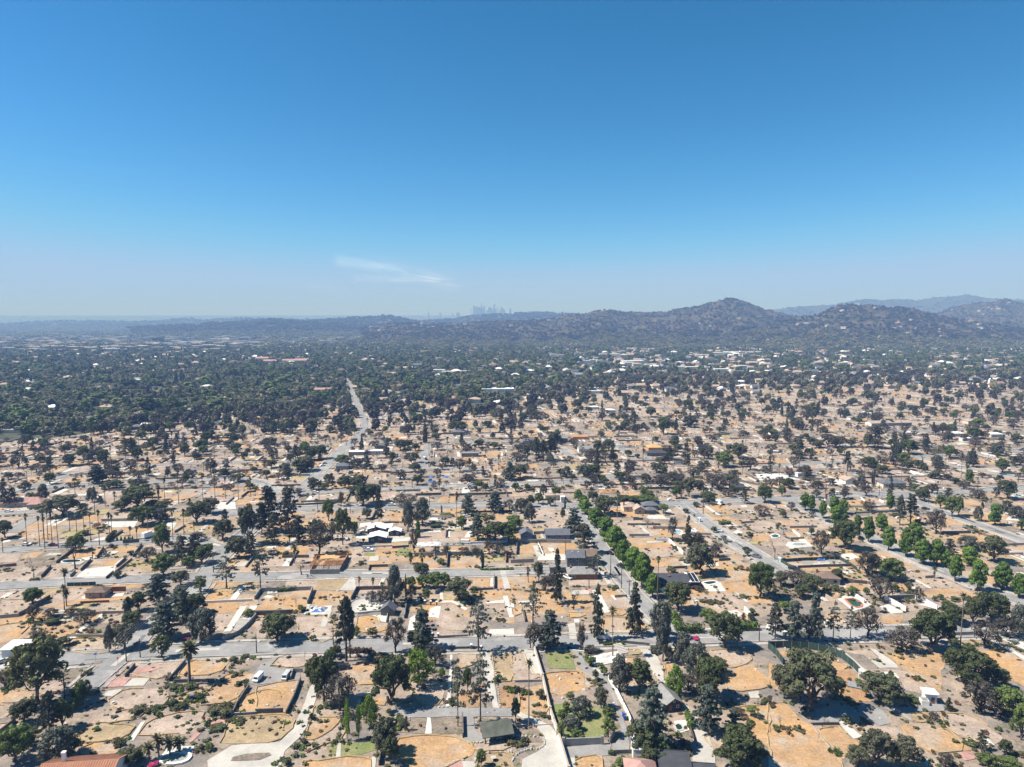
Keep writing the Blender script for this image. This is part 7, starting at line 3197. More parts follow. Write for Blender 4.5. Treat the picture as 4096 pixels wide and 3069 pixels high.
for t, a, b, lab in (('A1', 1610, 345, 'magenta flowering bush beside the driveway by the main road'), ('A1', 1330, 1440, 'magenta flowering bush below the short palms'), ('A3', 1590, 345, 'crimson flowering bush at the road edge by the hedge corner')):
    x, y, _ = at(t, a, b)
    e = plant('L', x, y, 1.5, 3.4, lab)
    for c in e.children:
        if c.name.startswith('crown'):
            p = Plant(7)
            for i in range(8):
                p.clump((rt.uniform(-.3, .3), rt.uniform(-.3, .3), .5), .22, 30, .14)
            c.data = p.leaf_mesh('crown', 'f_flower')
# ------------------------------------------------------------------ farther trees, one by one, then the woods as a mass
def one_piece(code, i):
    wood, leaf = SPECIES[code][0][i % len(SPECIES[code][0])]
    ms = [m for m in (wood, leaf) if m]
    v, f, mi, tint = [], [], [], []
    for s, m in enumerate(ms):
        k = len(v)
        v += [tuple(q.co) for q in m.vertices]
        t_ = m.attributes.get('tint')
        for j, p in enumerate(m.polygons):
            f.append(tuple(x + k for x in p.vertices))
            mi.append(s)
            tint.append(t_.data[j].value if t_ else 0.5)
    me = bpy.data.meshes.new(SPECIES[code][1])
    me.from_pydata(v, [], f)
    for m in ms:
        me.materials.append(m.materials[0])
    me.polygons.foreach_set('material_index', mi)
    a = me.attributes.new('tint', 'FLOAT', 'FACE')
    a.data.foreach_set('value', tint)
    return me
FAR = {}
def far_tree(code, x, y, h, w, where):
    i = rt.randrange(3)
    key = (code, i % len(SPECIES[code][0]))
    if key not in FAR:
        FAR[key] = one_piece(code, i)
    nm, noun, adj = SPECIES[code][1:]
    o = link(nm, FAR[key], None, (x, y, 0), rt.uniform(0, 6.28))
    o.scale = (w, w, h)
    name_later(tag(o, None, noun), adj, noun, x, y)

def zone_name(sx, sy):
    z = 'lots past the cross streets' if sy > 1790 else 'lots halfway to the woods' if sy > 1660 else 'farthest burnt lots'
    return 'the ' + z + (' sunward of the avenue' if sx < 1450 else ' around the school' if sx > 2900 else ' around the shops')
CLUMPS = [  # denser groves seen in the photograph: x, y, radius (photograph pixels), share of dark trees
    (900, 1830, 130), (1180, 1860, 150), (430, 1750, 180), (620, 1800, 160), (1340, 1740, 110), (1880, 1700, 130), (2170, 1790, 120), (1600, 1760, 140), (1850, 1760, 120), (1500, 1660, 120), (1750, 1660, 150), (1960, 1680, 90), (2400, 1830, 110), (2500, 1700, 120), (2650, 1720, 60), (2750, 1850, 140), (2900, 1870, 120), (3150, 1760, 160), (3320, 1760, 130), (3480, 1720, 170), (3650, 1780, 130), (3560, 1850, 90), (3850, 1750, 120), (3950, 1850, 110), (2150, 1660, 110), (2950, 1650, 180), (3300, 1650, 200), (3600, 1620, 200), (3900, 1640, 160), (150, 1830, 190), (300, 1850, 120), (700, 1700, 200), (1050, 1700, 150), (2350, 1660, 120), (2250, 1560, 120), (2800, 1600, 160)]
def far_trees():
    rg = random.Random(17)
    kinds = 'OOXXXXXccsGGHDDDPSOGEEY'
    count = {}
    tries = 0
    made = 0
    while made < 760 and tries < 30000:
        tries += 1
        y = 505 + (1150 - 505) * rg.random() ** 1.3
        x = rg.uniform(-.78, .78) * y
        sx, sy = to_px(x, y, 0)
        if sy > 1955 or not burnt(x, y) or abs(sx - 2048) > 2150:
            continue
        near_clump = any(((sx - a) / c) ** 2 + ((sy - b) / (c * .32)) ** 2 < 1 for a, b, c in CLUMPS)
        if rg.random() > (1.0 if near_clump else .26):
            continue
        if road_gap(x, y) < 2.5:
            continue
        k = rg.choice(kinds)
        if count.get(k, 0) > 170 and k != 'X' or count.get(k, 0) > 260:
            continue
        count[k] = count.get(k, 0) + 1
        if k == 'H':
            h, w = rg.uniform(1.5, 3), rg.uniform(2.5, 5)
        elif k in 'cSPs':
            h = rg.uniform(8, 17)
            w = h * rg.uniform(.4, .6)
        elif k in 'D':
            h = rg.uniform(5, 12)
            w = h * rg.uniform(.6, .9)
        else:
            h = rg.uniform(4.5, 12)
            w = h * rg.uniform(.9, 1.4)
        far_tree(k, x, y, h, w, zone_name(sx, sy))
        made += 1
    # thin palms standing over the far lots
    for i in range(70):
        y = rg.uniform(480, 760)
        x = rg.uniform(-.75, .75) * y
        sx, sy = to_px(x, y, 0)
        if burnt(x, y) and road_gap(x, y) > 1.5:
            e = palm(x, y, rg.uniform(9, 20), rg.uniform(3, 4), False, 'far off thin fan palm over ' + zone_name(sx, sy))
            e['group'] = 'far fan palms over ' + zone_name(sx, sy)
far_trees()
for t, a, b, c, w in (('C4', 1085, 925, 790, 30), ('C4', 1100, 928, 785, 26), ('C4', 1120, 930, 775, 32), ('C4', 1140, 925, 790, 28), ('C4', 1150, 915, 800, 22), ('C4', 900, 1160, 1045, 20), ('C4', 915, 1165, 1040, 20), ('C4', 118, 560, 470, 40), ('C4', 225, 560, 510, 36), ('C3', 20, 620, 570, 12), ('C3', 35, 620, 570, 12), ('C2', 1460, 800, 640, 60)):
    x, y, d = at(t, a, b)
    plant('K', x, y, height_at(y, src(t, 0, c)[1]), w / ZF / FPX * d, 'black pencil cypress in the tight dark row far behind the lots', 'row of black cypresses', variant=0)
for t, k, a, b, c, w in (('C3', 'G', 1310, 730, 575, 130), ('C4', 'P', 685, 1050, 870, 90), ('C2', 'C', 955, 1030, 900, 120), ('C1', 'C', 840, 1150, 990, 210), ('C1', 'X', 1130, 1055, 935, 150), ('C1', 'X', 970, 1070, 940, 150), ('C2', 'O', 1375, 975, 880, 100), ('C2', 'O', 1180, 965, 880, 85), ('C2', 'C', 2190, 1130, 960, 140), ('C3', 'O', 1200, 580, 490, 110), ('C3', 'G', 1830, 1010, 880, 170), ('C3', 'O', 1960, 940, 810, 150), ('C3', 'O', 680, 1090, 1000, 190), ('C3', 'X', 1730, 1190, 1070, 170), ('C3', 'O', 1310, 1070, 1000, 100), ('C3', 'X', 690, 970, 850, 170), ('C3', 'c', 905, 1110, 950, 120), ('C3', 'X', 1010, 1100, 940, 110), ('C4', 'O', 870, 1010, 920, 130), ('C4', 'X', 520, 840, 720, 180), ('C4', 'G', 1210, 900, 770, 180), ('C4', 'c', 920, 850, 640, 220), ('C4', 'G', 1340, 1040, 970, 70), ('C4', 'G', 1740, 1180, 1035, 70), ('C3', 'P', 335, 960, 740, 130), ('C3', 'P', 210, 960, 750, 110), ('C3', 'P', 270, 950, 770, 100), ('C3', 'P', 130, 970, 820, 90), ('C2', 'O', 1740, 710, 615, 200), ('C2', 'G', 420, 890, 810, 90), ('C2', 'O', 560, 940, 820, 140), ('C2', 'G', 745, 985, 905, 150)):
    x, y, d = at(t, a, b)
    plant(k, x, y, height_at(y, src(t, 0, c)[1]), w / ZF / FPX * d)

# dark walls left standing round the far lots
wr = random.Random(8)
wr.shuffle(WALLS_FAR)
WALLS_FAR.sort(key=lambda w: w[0][1])
for i, (a, b) in enumerate(WALLS_FAR[:210]):
    L = math.hypot(b[0] - a[0], b[1] - a[1])
    if L < 4 or road_gap((a[0] + b[0]) / 2, (a[1] + b[1]) / 2) < 1:
        continue
    m = wr.choice(('block_wall', 'dark_wall', 'dark_wall', 'white_wall', 'tan_wall'))
    mb = MB()
    mb.box((0, 0, .6), (L, .3, 1.2), m)
    mx, my = (a[0] + b[0]) / 2, (a[1] + b[1]) / 2
    sx, sy = to_px(mx, my, 0)
    word = {'block_wall': 'grey', 'dark_wall': 'dark', 'white_wall': 'white', 'tan_wall': 'tan'}[m]
    z = zone_name(sx, sy)
    tag(mb.build('boundary_wall', None, (mx, my, 0), math.atan2(b[1] - a[1], b[0] - a[0])), f'thin {word} wall left standing in {z}', 'wall', f'{word} walls in {z}')
# low stubs, beds and rubble on the lots: nobody could count them
def scatter_small():
    rg = np.random.default_rng(41)
    pr = [one_piece('H', 0), one_piece('Y', 0), one_piece('X', 1), one_piece('O', 0), one_piece('D', 0), one_piece('Y', 1)]
    P, Rr, S, I = [], [], [], []
    while len(P) < 4200:
        y = 470 + 1100 * rg.random() ** 1.25
        x = rg.uniform(-.80, .80) * y
        if not burnt(x, y) or road_gap(x, y) < 1.5:
            continue
        i = int(rg.choice([0, 0, 0, 1, 1, 2, 2, 3, 4, 4, 4, 5]))
        h = rg.uniform(1.2, 3.6) if i in (0, 1, 5) else rg.uniform(3, 8)
        P.append((x, y, 0)); Rr.append(rg.random() * 6.28); S.append((h * (rg.uniform(1, 1.9) if i != 4 else rg.uniform(.3, .7)),) * 2 + (h,)); I.append(i)
    inst('scrub', P, Rr, S, I, pr, 'small_scrub_model')
def lot_litter():
    rg = random.Random(4)
    mb = MB()
    for _ in range(6500):
        y = 190 + (1250 - 190) * rg.random() ** 1.1
        x = rg.uniform(-.78, .78) * y
        if not burnt(x, y) or road_gap(x, y) < 1:
            continue
        s = rg.uniform(.25, .8) * (1 if y < 400 else 1.7)
        mb.box((x, y, s * .3), (s * rg.uniform(.6, 2.2), s, s * .7), rg.choice(('rubble_white', 'rubble_grey', 'rubble_grey', 'char', 'brick')), rg.uniform(0, 3), .7)
    o = mb.build('rubble')
    o['kind'] = 'stuff'
lot_litter()

def inst(name, pts, rot, scl, idx, protos, group_name):
    """One object whose points each carry one of the models."""
    coll = bpy.data.collections.new(group_name)
    for i, me in enumerate(protos):
        coll.objects.link(bpy.data.objects.new(f'{group_name}_{chr(97 + i)}', me))
    me = bpy.data.meshes.new(name)
    me.vertices.add(len(pts))
    me.vertices.foreach_set('co', np.asarray(pts, np.float32).ravel())
    a = me.attributes.new('turn', 'FLOAT', 'POINT'); a.data.foreach_set('value', np.asarray(rot, np.float32))
    a = me.attributes.new('size', 'FLOAT_VECTOR', 'POINT'); a.data.foreach_set('vector', np.asarray(scl, np.float32).ravel())
    a = me.attributes.new('pick', 'INT', 'POINT'); a.data.foreach_set('value', np.asarray(idx, np.int32))
    o = link(name, me)
    o['kind'] = 'stuff'
    g = bpy.data.node_groups.new(name, 'GeometryNodeTree')
    g.interface.new_socket('Geometry', in_out='INPUT', socket_type='NodeSocketGeometry')
    g.interface.new_socket('Geometry', in_out='OUTPUT', socket_type='NodeSocketGeometry')
    n, l = g.nodes, g.links
    gi, go = n.new('NodeGroupInput'), n.new('NodeGroupOutput')
    ci = n.new('GeometryNodeCollectionInfo')
    ci.inputs['Collection'].default_value = coll
    ci.inputs['Separate Children'].default_value = True
    ci.inputs['Reset Children'].default_value = True
    ip = n.new('GeometryNodeInstanceOnPoints')
    ip.inputs['Pick Instance'].default_value = True
    def attr(nm, tp):
        k = n.new('GeometryNodeInputNamedAttribute')
        k.data_type = tp
        k.inputs['Name'].default_value = nm
        return k.outputs[0]
    cx = n.new('ShaderNodeCombineXYZ')
    l.new(attr('turn', 'FLOAT'), cx.inputs[2])
    l.new(gi.outputs[0], ip.inputs['Points'])
    l.new(ci.outputs[0], ip.inputs['Instance'])
    l.new(attr('pick', 'INT'), ip.inputs['Instance Index'])
    l.new(cx.outputs[0], ip.inputs['Rotation'])
    l.new(attr('size', 'FLOAT_VECTOR'), ip.inputs['Scale'])
    l.new(ip.outputs[0], go.inputs[0])
    md = o.modifiers.new('scatter', 'NODES')
    md.node_group = g
    return o

def lowtree(seed, mat, n=14, per=20, leaf=.19, tall=False):
    p = Plant(seed)
    for i in range(n):
        t = (i + .5) / n
        z = .22 + .70 * t
        an = 2.4 * i + p.r.random()
        rr = (.36 * math.sqrt(max(.05, 1 - ((z - .5) / .5) ** 2)) if not tall else .36 * (1 - t * .8)) * (.55 + .55 * p.r.random())
        p.clump((math.cos(an) * rr, math.sin(an) * rr, z), .17 if not tall else .14, per, leaf, flat=.75, tint=p.r.random() * .7 + t * .3)
    for z in (.1, .3):
        p.clump((0, 0, z), .05, 6, .12)
    return p.leaf_mesh('woodland_tree', mat)
def grove(seed, mat, n=26):
    p = Plant(seed)
    for i in range(n):
        x, y = p.r.uniform(-.5, .5, 2)
        h = p.r.uniform(.10, .22)
        w = p.r.uniform(.06, .12)
        tn = p.r.random()
        for k in range(3):
            p.clump((x + p.r.normal() * w * .3, y + p.r.normal() * w * .3, h * (.4 + .2 * k)), w, 9, .07, flat=.9, tint=tn)
    return p.leaf_mesh('woodland_grove', mat)

CLEAR = []
WORKS = [('D3', 880, 918, 110, 900), ('D3', 980, 918, 90, 905), ('D3', 1050, 985, 190, 960), ('D3', 1000, 1000, 110, 972), ('D3', 1110, 965, 110, 945), ('D3', 700, 965, 90, 950), ('D3', 640, 975, 80, 955), ('D3', 760, 968, 60, 953), ('D3', 1210, 1010, 110, 988), ('D3', 1310, 975, 80, 958), ('D3', 1450, 1030, 110, 1008), ('D3', 1580, 1035, 130, 1010), ('D3', 1690, 1040, 90, 1012), ('D3', 1820, 1055, 150, 1030), ('D3', 1990, 1030, 120, 1000), ('D3', 1640, 925, 170, 906), ('D3', 1830, 912, 150, 888), ('D3', 1940, 900, 170, 880), ('D3', 2080, 900, 120, 882), ('D3', 1150, 872, 50, 852), ('D3', 1330, 895, 80, 882), ('D3', 360, 930, 60, 900), ('D3', 420, 930, 60, 905), ('D2', 1390, 1028, 80, 1016), ('D2', 1580, 1058, 100, 1035), ('D2', 1660, 1075, 120, 1050), ('D2', 1800, 1070, 90, 1045), ('D2', 1910, 1062, 80, 1048), ('D2', 930, 835, 90, 822), ('D2', 1060, 860, 80, 845), ('D2', 1180, 862, 60, 850), ('D2', 1260, 870, 40, 858), ('D2', 1440, 888, 50, 878), ('D2', 1300, 990, 60, 978), ('D2', 2080, 910, 80, 890), ('D2', 1940, 805, 90, 785), ('D2', 1150, 1000, 60, 990)]
def clear_for(t, a, b, w, c, front=85, back=1.0):
    x, y, d = gpt(*src(t, a, b))
    wm = w / ZF / FPX * y
    CLEAR.append((x - wm * .6, x + wm * .6, y - front, y + wm * .75))
def in_clear(x, y):
    return any(a < x < b and c < y < d for a, b, c, d in CLEAR)
def woods():
    rg = np.random.default_rng(21)
    for t, a, b, w, c in WORKS:
        clear_for(t, a, b, w, c)
    for ln in FARH:
        t, a, b, w = ln.split('|')[:4]
        x, y, d = at(t, float(a), float(b))
        CLEAR.append((x - float(w) * .6, x + float(w) * .6, y - (60 if float(w) > 40 else 22), y + 14))
    CLEAR.append((chx[0] - 16, chx[0] + 34, chx[1] - 45, chx[1] + 25))
    protos = [lowtree(1, 'f_far'), lowtree(2, 'f_far'), lowtree(3, 'f_far'), lowtree(4, 'f_cedar_dark', 12, 16, .17, True), lowtree(5, 'f_burnt'), lowtree(6, 'f_oak_green')]
    P, Rr, S, I = [], [], [], []
    def put(x, y, z, h, w, i):
        P.append((x, y, z)); Rr.append(rg.random() * 6.28); S.append((w, w, h)); I.append(i)
    n = 0
    while n < 47000:
        y = math.sqrt(700 ** 2 + (3050 ** 2 - 700 ** 2) * rg.random())
        x = rg.uniform(-.80, .80) * y
        n += 1
        sx, sy = to_px(x, y, 0)
        e = edge_y(sx)
        if sy > e:
            # scattered small trees among the farther burnt lots
            if 1150 < y and rg.random() < .10 + .5 * math.exp(-(sy - e) / 25):
                h = rg.uniform(5, 12)
                put(x, y, 0, h, h * rg.uniform(.8, 1.3), 4 if rg.random() < .5 else int(rg.integers(0, 3)))
            elif rg.random() < .8 * math.exp(-(sy - e) / (105 if sx < 1250 else 36)) and road_gap(x, y) > 3:
                h = rg.uniform(7, 14)
                put(x, y, 0, h, h * rg.uniform(.8, 1.2), 4 if rg.random() < .4 else int(rg.integers(0, 4)))
            continue
        dens = min(1.0, .62 + (e - sy) / 90 + .5 * fbm(x * .008, y * .008, 7.0, 3))
        if sx > 2050:
            dens *= .62 if sy > 1420 else .8
        if 2300 < sx < 3400 and 1400 < sy < 1480:
            dens *= .45
        if fbm(x * .004, y * .004, 2.0, 3) > .28:
            dens *= .55
        if rg.random() > dens or (y < 1500 and road_gap(x, y) < 4) or in_clear(x, y):
            continue
        k = rg.random()
        h = rg.uniform(5, 11) if k < .9 else rg.uniform(11, 18)
        i = int(rg.integers(0, 3)) if k < .76 else 5 if k < .94 else 3
        put(x, y, 0, h, h * (rg.uniform(1.1, 2.0) if i != 3 else rg.uniform(.5, .7)), i)
    inst('woodland', P, Rr, S, I, protos, 'woodland_model')

    groves = [grove(11, 'f_far'), grove(12, 'f_far'), grove(13, 'f_hill')]
    P, Rr, S, I = [], [], [], []
    for _ in range(10500):
        y = math.sqrt(3000 ** 2 + (7600 ** 2 - 3000 ** 2) * rg.random())
        x = rg.uniform(-.80, .80) * y
        sx, sy = to_px(x, y, 0)
        if sx < 1060 and 1343 < sy < 1412 and rg.random() < .85:
            continue
        s = rg.uniform(60, 110)
        put(x, y, -2, s * rg.uniform(.5, .85), s, int(rg.integers(0, 2)))
    inst('far_woodland', P, Rr, S, I, groves, 'grove_model')

    P, Rr, S, I = [], [], [], []
    protos2 = [lowtree(31, 'f_hill', 8, 14, .26), lowtree(32, 'f_hill', 7, 12, .28), lowtree(33, 'f_far', 9, 14, .24)]
    for hi, (V, rows, D, Df) in enumerate(HILLV[:8]):
        nc, nr = V.shape[0] - 1, rows
        N = (15000, 8000, 6000, 1500, 5000, 4000, 4000, 4000)[hi]
        ci, ri = rg.integers(0, nc, N * 3), rg.integers(0, nr + 1, N * 3)
        a, b = rg.random(N * 3), rg.random(N * 3)
        ri = np.minimum(ri, nr - 1 + (rg.random(N * 3) < .5))
        pt = V[ci, ri] * ((1 - a) * (1 - b))[:, None] + V[ci + 1, ri] * (a * (1 - b))[:, None] + V[ci, ri + 1] * ((1 - a) * b)[:, None] + V[ci + 1, ri + 1] * (a * b)[:, None]
        k = 0
        for q, r_ in zip(pt, ri):
            t = r_ / nr
            f1 = fbm(q[0] * .006, q[1] * .006, 5.0, 4)
            dens = .95 if t < .38 else .70 if t < .6 else .52
            if f1 < -.05 and t > .35:
                dens *= .35
            if rg.random() > dens or q[2] < -1:
                continue
            h = rg.uniform(3, 9) if t > .4 else rg.uniform(6, 14)
            if hi > 2:
                h = rg.uniform(9, 20)
            put(q[0], q[1], q[2] - .5, h, h * rg.uniform(1.2, 2.2), int(rg.integers(0, 2)) if t > .35 else 2)
            k += 1
            if k >= N:
                break
    inst('hillside_scrub', P, Rr, S, I, protos2, 'scrub_model')
woods()
scatter_small()

# ------------------------------------------------------------------ small houses showing between the far trees
SMALL = []
def small_house_mesh(i, rm, wm):
    mb = MB()
    wall_body(mb, 13, 9, 3.2, wm, 1.6, 'x')
    (gable if i % 2 else hip)(mb, 13, 9, 3.2, 1.7, rm, .6)
    return mb.mesh('small_house')
def small_houses():
    rg = random.Random(77)
    kinds = [('white', 'white_roof', 'cream_wall'), ('grey', 'midgrey_roof', 'cream_wall'), ('tan', 'tan_roof', 'cream_wall'), ('slate', 'grey_roof', 'white_wall'), ('brown', 'brown_roof', 'cream_wall'), ('tan', 'tan_roof', 'tan_wall')]
    meshes = [small_house_mesh(i, a, b) for i, (_, a, b) in enumerate(kinds)]
    n, tries = 0, 0
    rest = []
    while tries < 9000:
        tries += 1
        y = math.sqrt(720 ** 2 + (2900 ** 2 - 720 ** 2) * rg.random())
        x = rg.uniform(-.78, .78) * y
        sx, sy = to_px(x, y, 0)
        if sy > edge_y(sx) + (70 if sx > 2100 else 15):
            continue
        if abs(sx - 2048) > 2100 or road_gap(x, y) < 8:
            continue
        p = .18 if sx < 1900 else .27 if sy > 1430 else .2
        if rg.random() > p:
            continue
        i = rg.randrange(6)
        s = rg.uniform(.9, 1.7)
        rest.append((y, x, i, s, sx, sy))
    rest.sort()
    for y, x, i, s, sx, sy in rest[:290]:
        o = link('small_house', meshes[i], None, (x, y, 0), rg.uniform(-.2, .3) + THETA + (math.pi / 2 if rg.random() < .3 else 0))
        o.scale = (s, s, rg.uniform(1.1, 1.9))
        where = 'the woods sunward of the avenue' if sx < 1420 else 'the woods behind the shops' if sx < 2700 else 'the trees beyond the school'
        tag(o, f'far off {kinds[i][0]} roofed house among {where}', 'house', f'{kinds[i][0]} roofed houses among {where}')
    r2 = rest[290:]
    inst('far_housing', [(x, y, 0) for y, x, *_ in r2], [THETA + (1.57 if rg.random() < .3 else 0) for _ in r2], [(s, s, rg.uniform(1.2, 2.4)) for _, _, _, s, _, _ in r2], [i for _, _, i, *_ in r2], meshes, 'house_model')
small_houses()

# ------------------------------------------------------------------ works, offices and city
def block(name, label, group, t, zx, zbase, wz, ztop, D=None, depth=None, m='white_wall', cat='building', floors=0, src_px=False):
    sx, sy = (zx, zbase) if src_px else src(t, zx, zbase)
    st = ztop if src_px else src(t, 0, ztop)[1]
    if D is None:
        x, y, d = gpt(sx, sy)
    else:
        x, y, _ = far_pt(sx, sy, D)
    w = wz / (1 if src_px else ZF) / FPX * y
    h = height_at(y, st)
    dp = depth or w * .6
    mb = MB()
    mb.box((0, 0, 0), (w, dp, h), m)
    if floors:
        e = empty(name, (x, y + dp / 2, 0), R(3), label, cat, group)
        mb.build('wall', e, (0, 0, h / 2))
        for k in range(floors):
            m2 = MB()
            m2.box((0, 0, 0), (w + .6, dp + .6, h / floors * .36), 'glass')
            m2.build('window_band', e, (0, 0, h * (k + .55) / floors))
        m2 = MB(); m2.box((0, 0, h + 1.2), (w * .35, dp * .4, 2.4), m); m2.build('roof_house', e)
        return e
    o = mb.build(name, None, (x, y + dp / 2, h / 2), R(4))
    tag(o, label, cat, group)
    return o
for i, (t, a, b, w, c) in enumerate(WORKS):
    sx, sy = src(t, a, b)
    where = 'in the pale industrial strip below the hills' if t == 'D3' else 'in the woods beyond the avenue end'
    size = 'wide' if w >= 110 else 'mid sized' if w >= 80 else 'small'
    block('warehouse', f'{size} white flat roofed block {where}', f'{size} white blocks {where}', t, a, b, w, c, m=('white_wall', 'office_pale', 'office_pale')[i % 3])
OFFICES = [  # zoomed 0,1240-600,1440 and 500,1280-1100,1480: x, base, width, top in photograph pixels, material, floors
    (395, 1379, 8, 1367, 'office_dark', 5), (340, 1378, 30, 1366, 'office_pale', 5), (290, 1382, 40, 1371, 'office_pale', 4), (240, 1412, 64, 1404, 'office_dark', 0), (480, 1392, 58, 1379, 'office_dark', 4), (430, 1395, 50, 1387, 'office_dark', 0), (548, 1375, 6, 1361, 'office_pale', 0), (562, 1377, 22, 1364, 'office_pale', 5), (628, 1376, 38, 1352, 'office_dark', 8), (655, 1367, 12, 1358, 'office_pale', 0), (845, 1373, 30, 1357, 'office_pale', 6), (930, 1367, 26, 1346, 'office_pale', 8), (973, 1367, 30, 1350, 'office_pale', 5), (870, 1384, 40, 1370, 'office_pale', 0), (760, 1345, 30, 1335, 'tan_wall', 0), (800, 1345, 26, 1334, 'tan_wall', 0), (398, 1318, 16, 1304, 'office_dark', 6), (118, 1402, 40, 1386, 'office_pale', 4), (30, 1402, 50, 1390, 'office_pale', 0), (145, 1412, 42, 1403, 'office_pale', 0), (500, 1352, 16, 1342, 'office_pale', 0), (575, 1348, 18, 1340, 'office_pale', 0), (700, 1378, 40, 1369, 'office_pale', 0), (740, 1384, 30, 1374, 'office_pale', 0), (610, 1386, 60, 1379, 'tan_wall', 0), (780, 1376, 60, 1366, 'office_pale', 0), (890, 1366, 50, 1356, 'office_pale', 0), (950, 1380, 60, 1370, 'tan_wall', 0), (205, 1396, 40, 1388, 'office_pale', 0), (345, 1400, 36, 1390, 'office_pale', 0), (1060, 1366, 70, 1360, 'office_pale', 0), (1150, 1400, 90, 1394, 'office_pale', 0)]
OFF_LAB = {3: 'long low dark brick block in the distant town, nearest its sunlit end', 8: 'big square dark brown tower block at the heart of the distant town', 10: 'pale striped office tower, first of three past the town centre', 11: 'tallest striped pale tower, second of three past the town centre', 12: 'rounded pale office tower, third of three past the town centre', 0: 'slim dark tower beside the pale town block', 1: 'pale wide town block beside the slim dark tower', 4: 'long dark arcade block beside the town boulevard', 16: 'lone dark office cube before the far ridge', 6: 'thin pale slab tower in the distant town', 7: 'pale and dark block joined to the thin slab tower'}
for i, (a, b, w, c, m, fl) in enumerate(OFFICES):
    lab = OFF_LAB.get(i) or ('low pale building in the hazy distant town' if m == 'office_pale' else 'low tan or dark building in the hazy distant town')
    block('office_block', lab, 'buildings of the distant town' + ('' if i in OFF_LAB else ', pale' if m == 'office_pale' else ', darker'), None, a, b, w, c, m=m, floors=fl, src_px=True)
# low roofs of the town
def town_stuff():
    rg = random.Random(31)
    mb = MB()
    for _ in range(420):
        sx, sy = rg.uniform(-20, 1050), rg.uniform(1348, 1412)
        if rg.random() > (1 if sy < 1400 else .5):
            continue
        x, y, d = gpt(sx, sy)
        w = rg.uniform(14, 55)
        mb.box((x, y, 4), (w, w * rg.uniform(.5, 1), rg.uniform(12, 24)), rg.choice(('cream_wall', 'office_pale', 'tan_wall', 'tan_wall', 'midgrey_roof')), .1)
    for _ in range(420):
        y = rg.uniform(3000, 7000)
        x = rg.uniform(-.75, .75) * y
        w = rg.uniform(12, 40)
        mb.box((x, y, 4), (w, w * .6, rg.uniform(14, 26)), rg.choice(('white_wall', 'office_pale', 'white_roof', 'tan_wall')), .1)
    for _ in range(900):
        y = rg.uniform(11500, 17500)
        x = rg.uniform(-.75, .45) * y
        w = rg.uniform(30, 120)
        mb.box((x, y, far_rise(y) + 8), (w, w * .6, rg.uniform(16, 40)), rg.choice(('white_wall', 'office_pale', 'white_roof', 'white_paint')), .1)
    o = mb.build('town_buildings')
    o['kind'] = 'stuff'
town_stuff()
# houses on the hillsides
def hill_houses():
    rg = random.Random(12)
    me = [small_house_mesh(i, a, b) for i, (a, b) in enumerate((('tan_roof', 'cream_wall'), ('midgrey_roof', 'white_wall'), ('pink_roof', 'cream_wall')))]
    for hi, n in ((0, 46), (1, 60), (2, 60)):
        V, rows, D, Df = HILLV[hi]
        for _ in range(n):
            c = rg.randrange(2, V.shape[0] - 2)
            r_ = int(rows * (rg.uniform(.25, .98) if hi != 2 else rg.uniform(.55, 1.0)))
            q = V[c, r_]
            if q[2] < 8 or abs(q[0]) > q[1] * .8:
                continue
            o = link('hillside_house', me[rg.randrange(3)], None, (q[0], q[1], q[2] - .5), rg.uniform(0, 3))
            s = rg.uniform(.8, 1.5)
            o.scale = (s * 1.2, s, s * 1.4)
            tag(o, 'tiny pale house on the ' + ('long brown hillside', 'nearer rounded hill', 'far bare topped hill')[hi], 'house', 'houses on the ' + ('long brown hillside', 'nearer rounded hill', 'far bare topped hill')[hi])
hill_houses()
# skyline
TOWERS = [(1884, 1249, 3, 1235, ''), (1896, 1252, 10, 1226, 'broad twin shouldered tower'), (1903, 1252, 9, 1230, ''), (1911, 1252, 7, 1226, ''), (1919, 1252, 9, 1231, ''), (1925, 1252, 3.4, 1216, 'thin tallest spire tower'), (1930, 1250, 6, 1231, ''), (1937, 1250, 5.4, 1223, 'slim dark topped tower'), (1948, 1252, 8, 1241, ''), (1957, 1252, 11, 1229, 'wide flat topped tower'), (1966, 1252, 8, 1234, ''), (1976, 1252, 7.6, 1219, 'round crowned tower'), (1982, 1252, 6, 1236, ''), (1991, 1252, 3.4, 1231, 'narrow pencil tower'), (2006, 1252, 9, 1232, 'stepped broad tower'), (2001, 1252, 8, 1241, ''), (2015, 1254, 9, 1238, ''), (2040, 1254, 8.4, 1234, 'lone tower standing apart past the city cluster'), (1715, 1262, 5, 1250, 'lone tower far to the sunlit side of the city'), (1761, 1262, 6, 1250, 'second lone tower sunward of the city'), (1831, 1262, 14, 1252, 'low wide slab sunward of the city'), (1810, 1262, 4, 1252, '')]
for a, b, w, c, lab in TOWERS:
    x, y, _ = far_pt(a, b, 13500)
    wm, top = w / FPX * y, height_at(y, c)
    mb = MB()
    z0 = far_rise(y) - 5
    mb.box((0, 0, (z0 + top) / 2), (wm, wm, top - z0), 'city_wall')
    if 'round' in lab:
        mb.tube([(0, 0, top), (0, 0, top + 8), (0, 0, top + 12)], [wm * .48, wm * .4, wm * .15], 'city_wall', 10)
    if 'twin' in lab or 'stepped' in lab:
        mb.box((0, 0, top + 8), (wm * .5, wm * .5, 16), 'city_wall')
    if 'spire' in lab:
        mb.tube([(0, 0, top), (0, 0, top + 14)], [wm * .2, 2], 'city_wall', 6)
    tag(mb.build('skyscraper', None, (x, y, 0), .2), (lab + ' in the hazy city skyline') if lab else 'plain middling tower in the hazy city skyline', 'skyscraper', 'city skyline' if lab else 'plain towers of the city skyline')
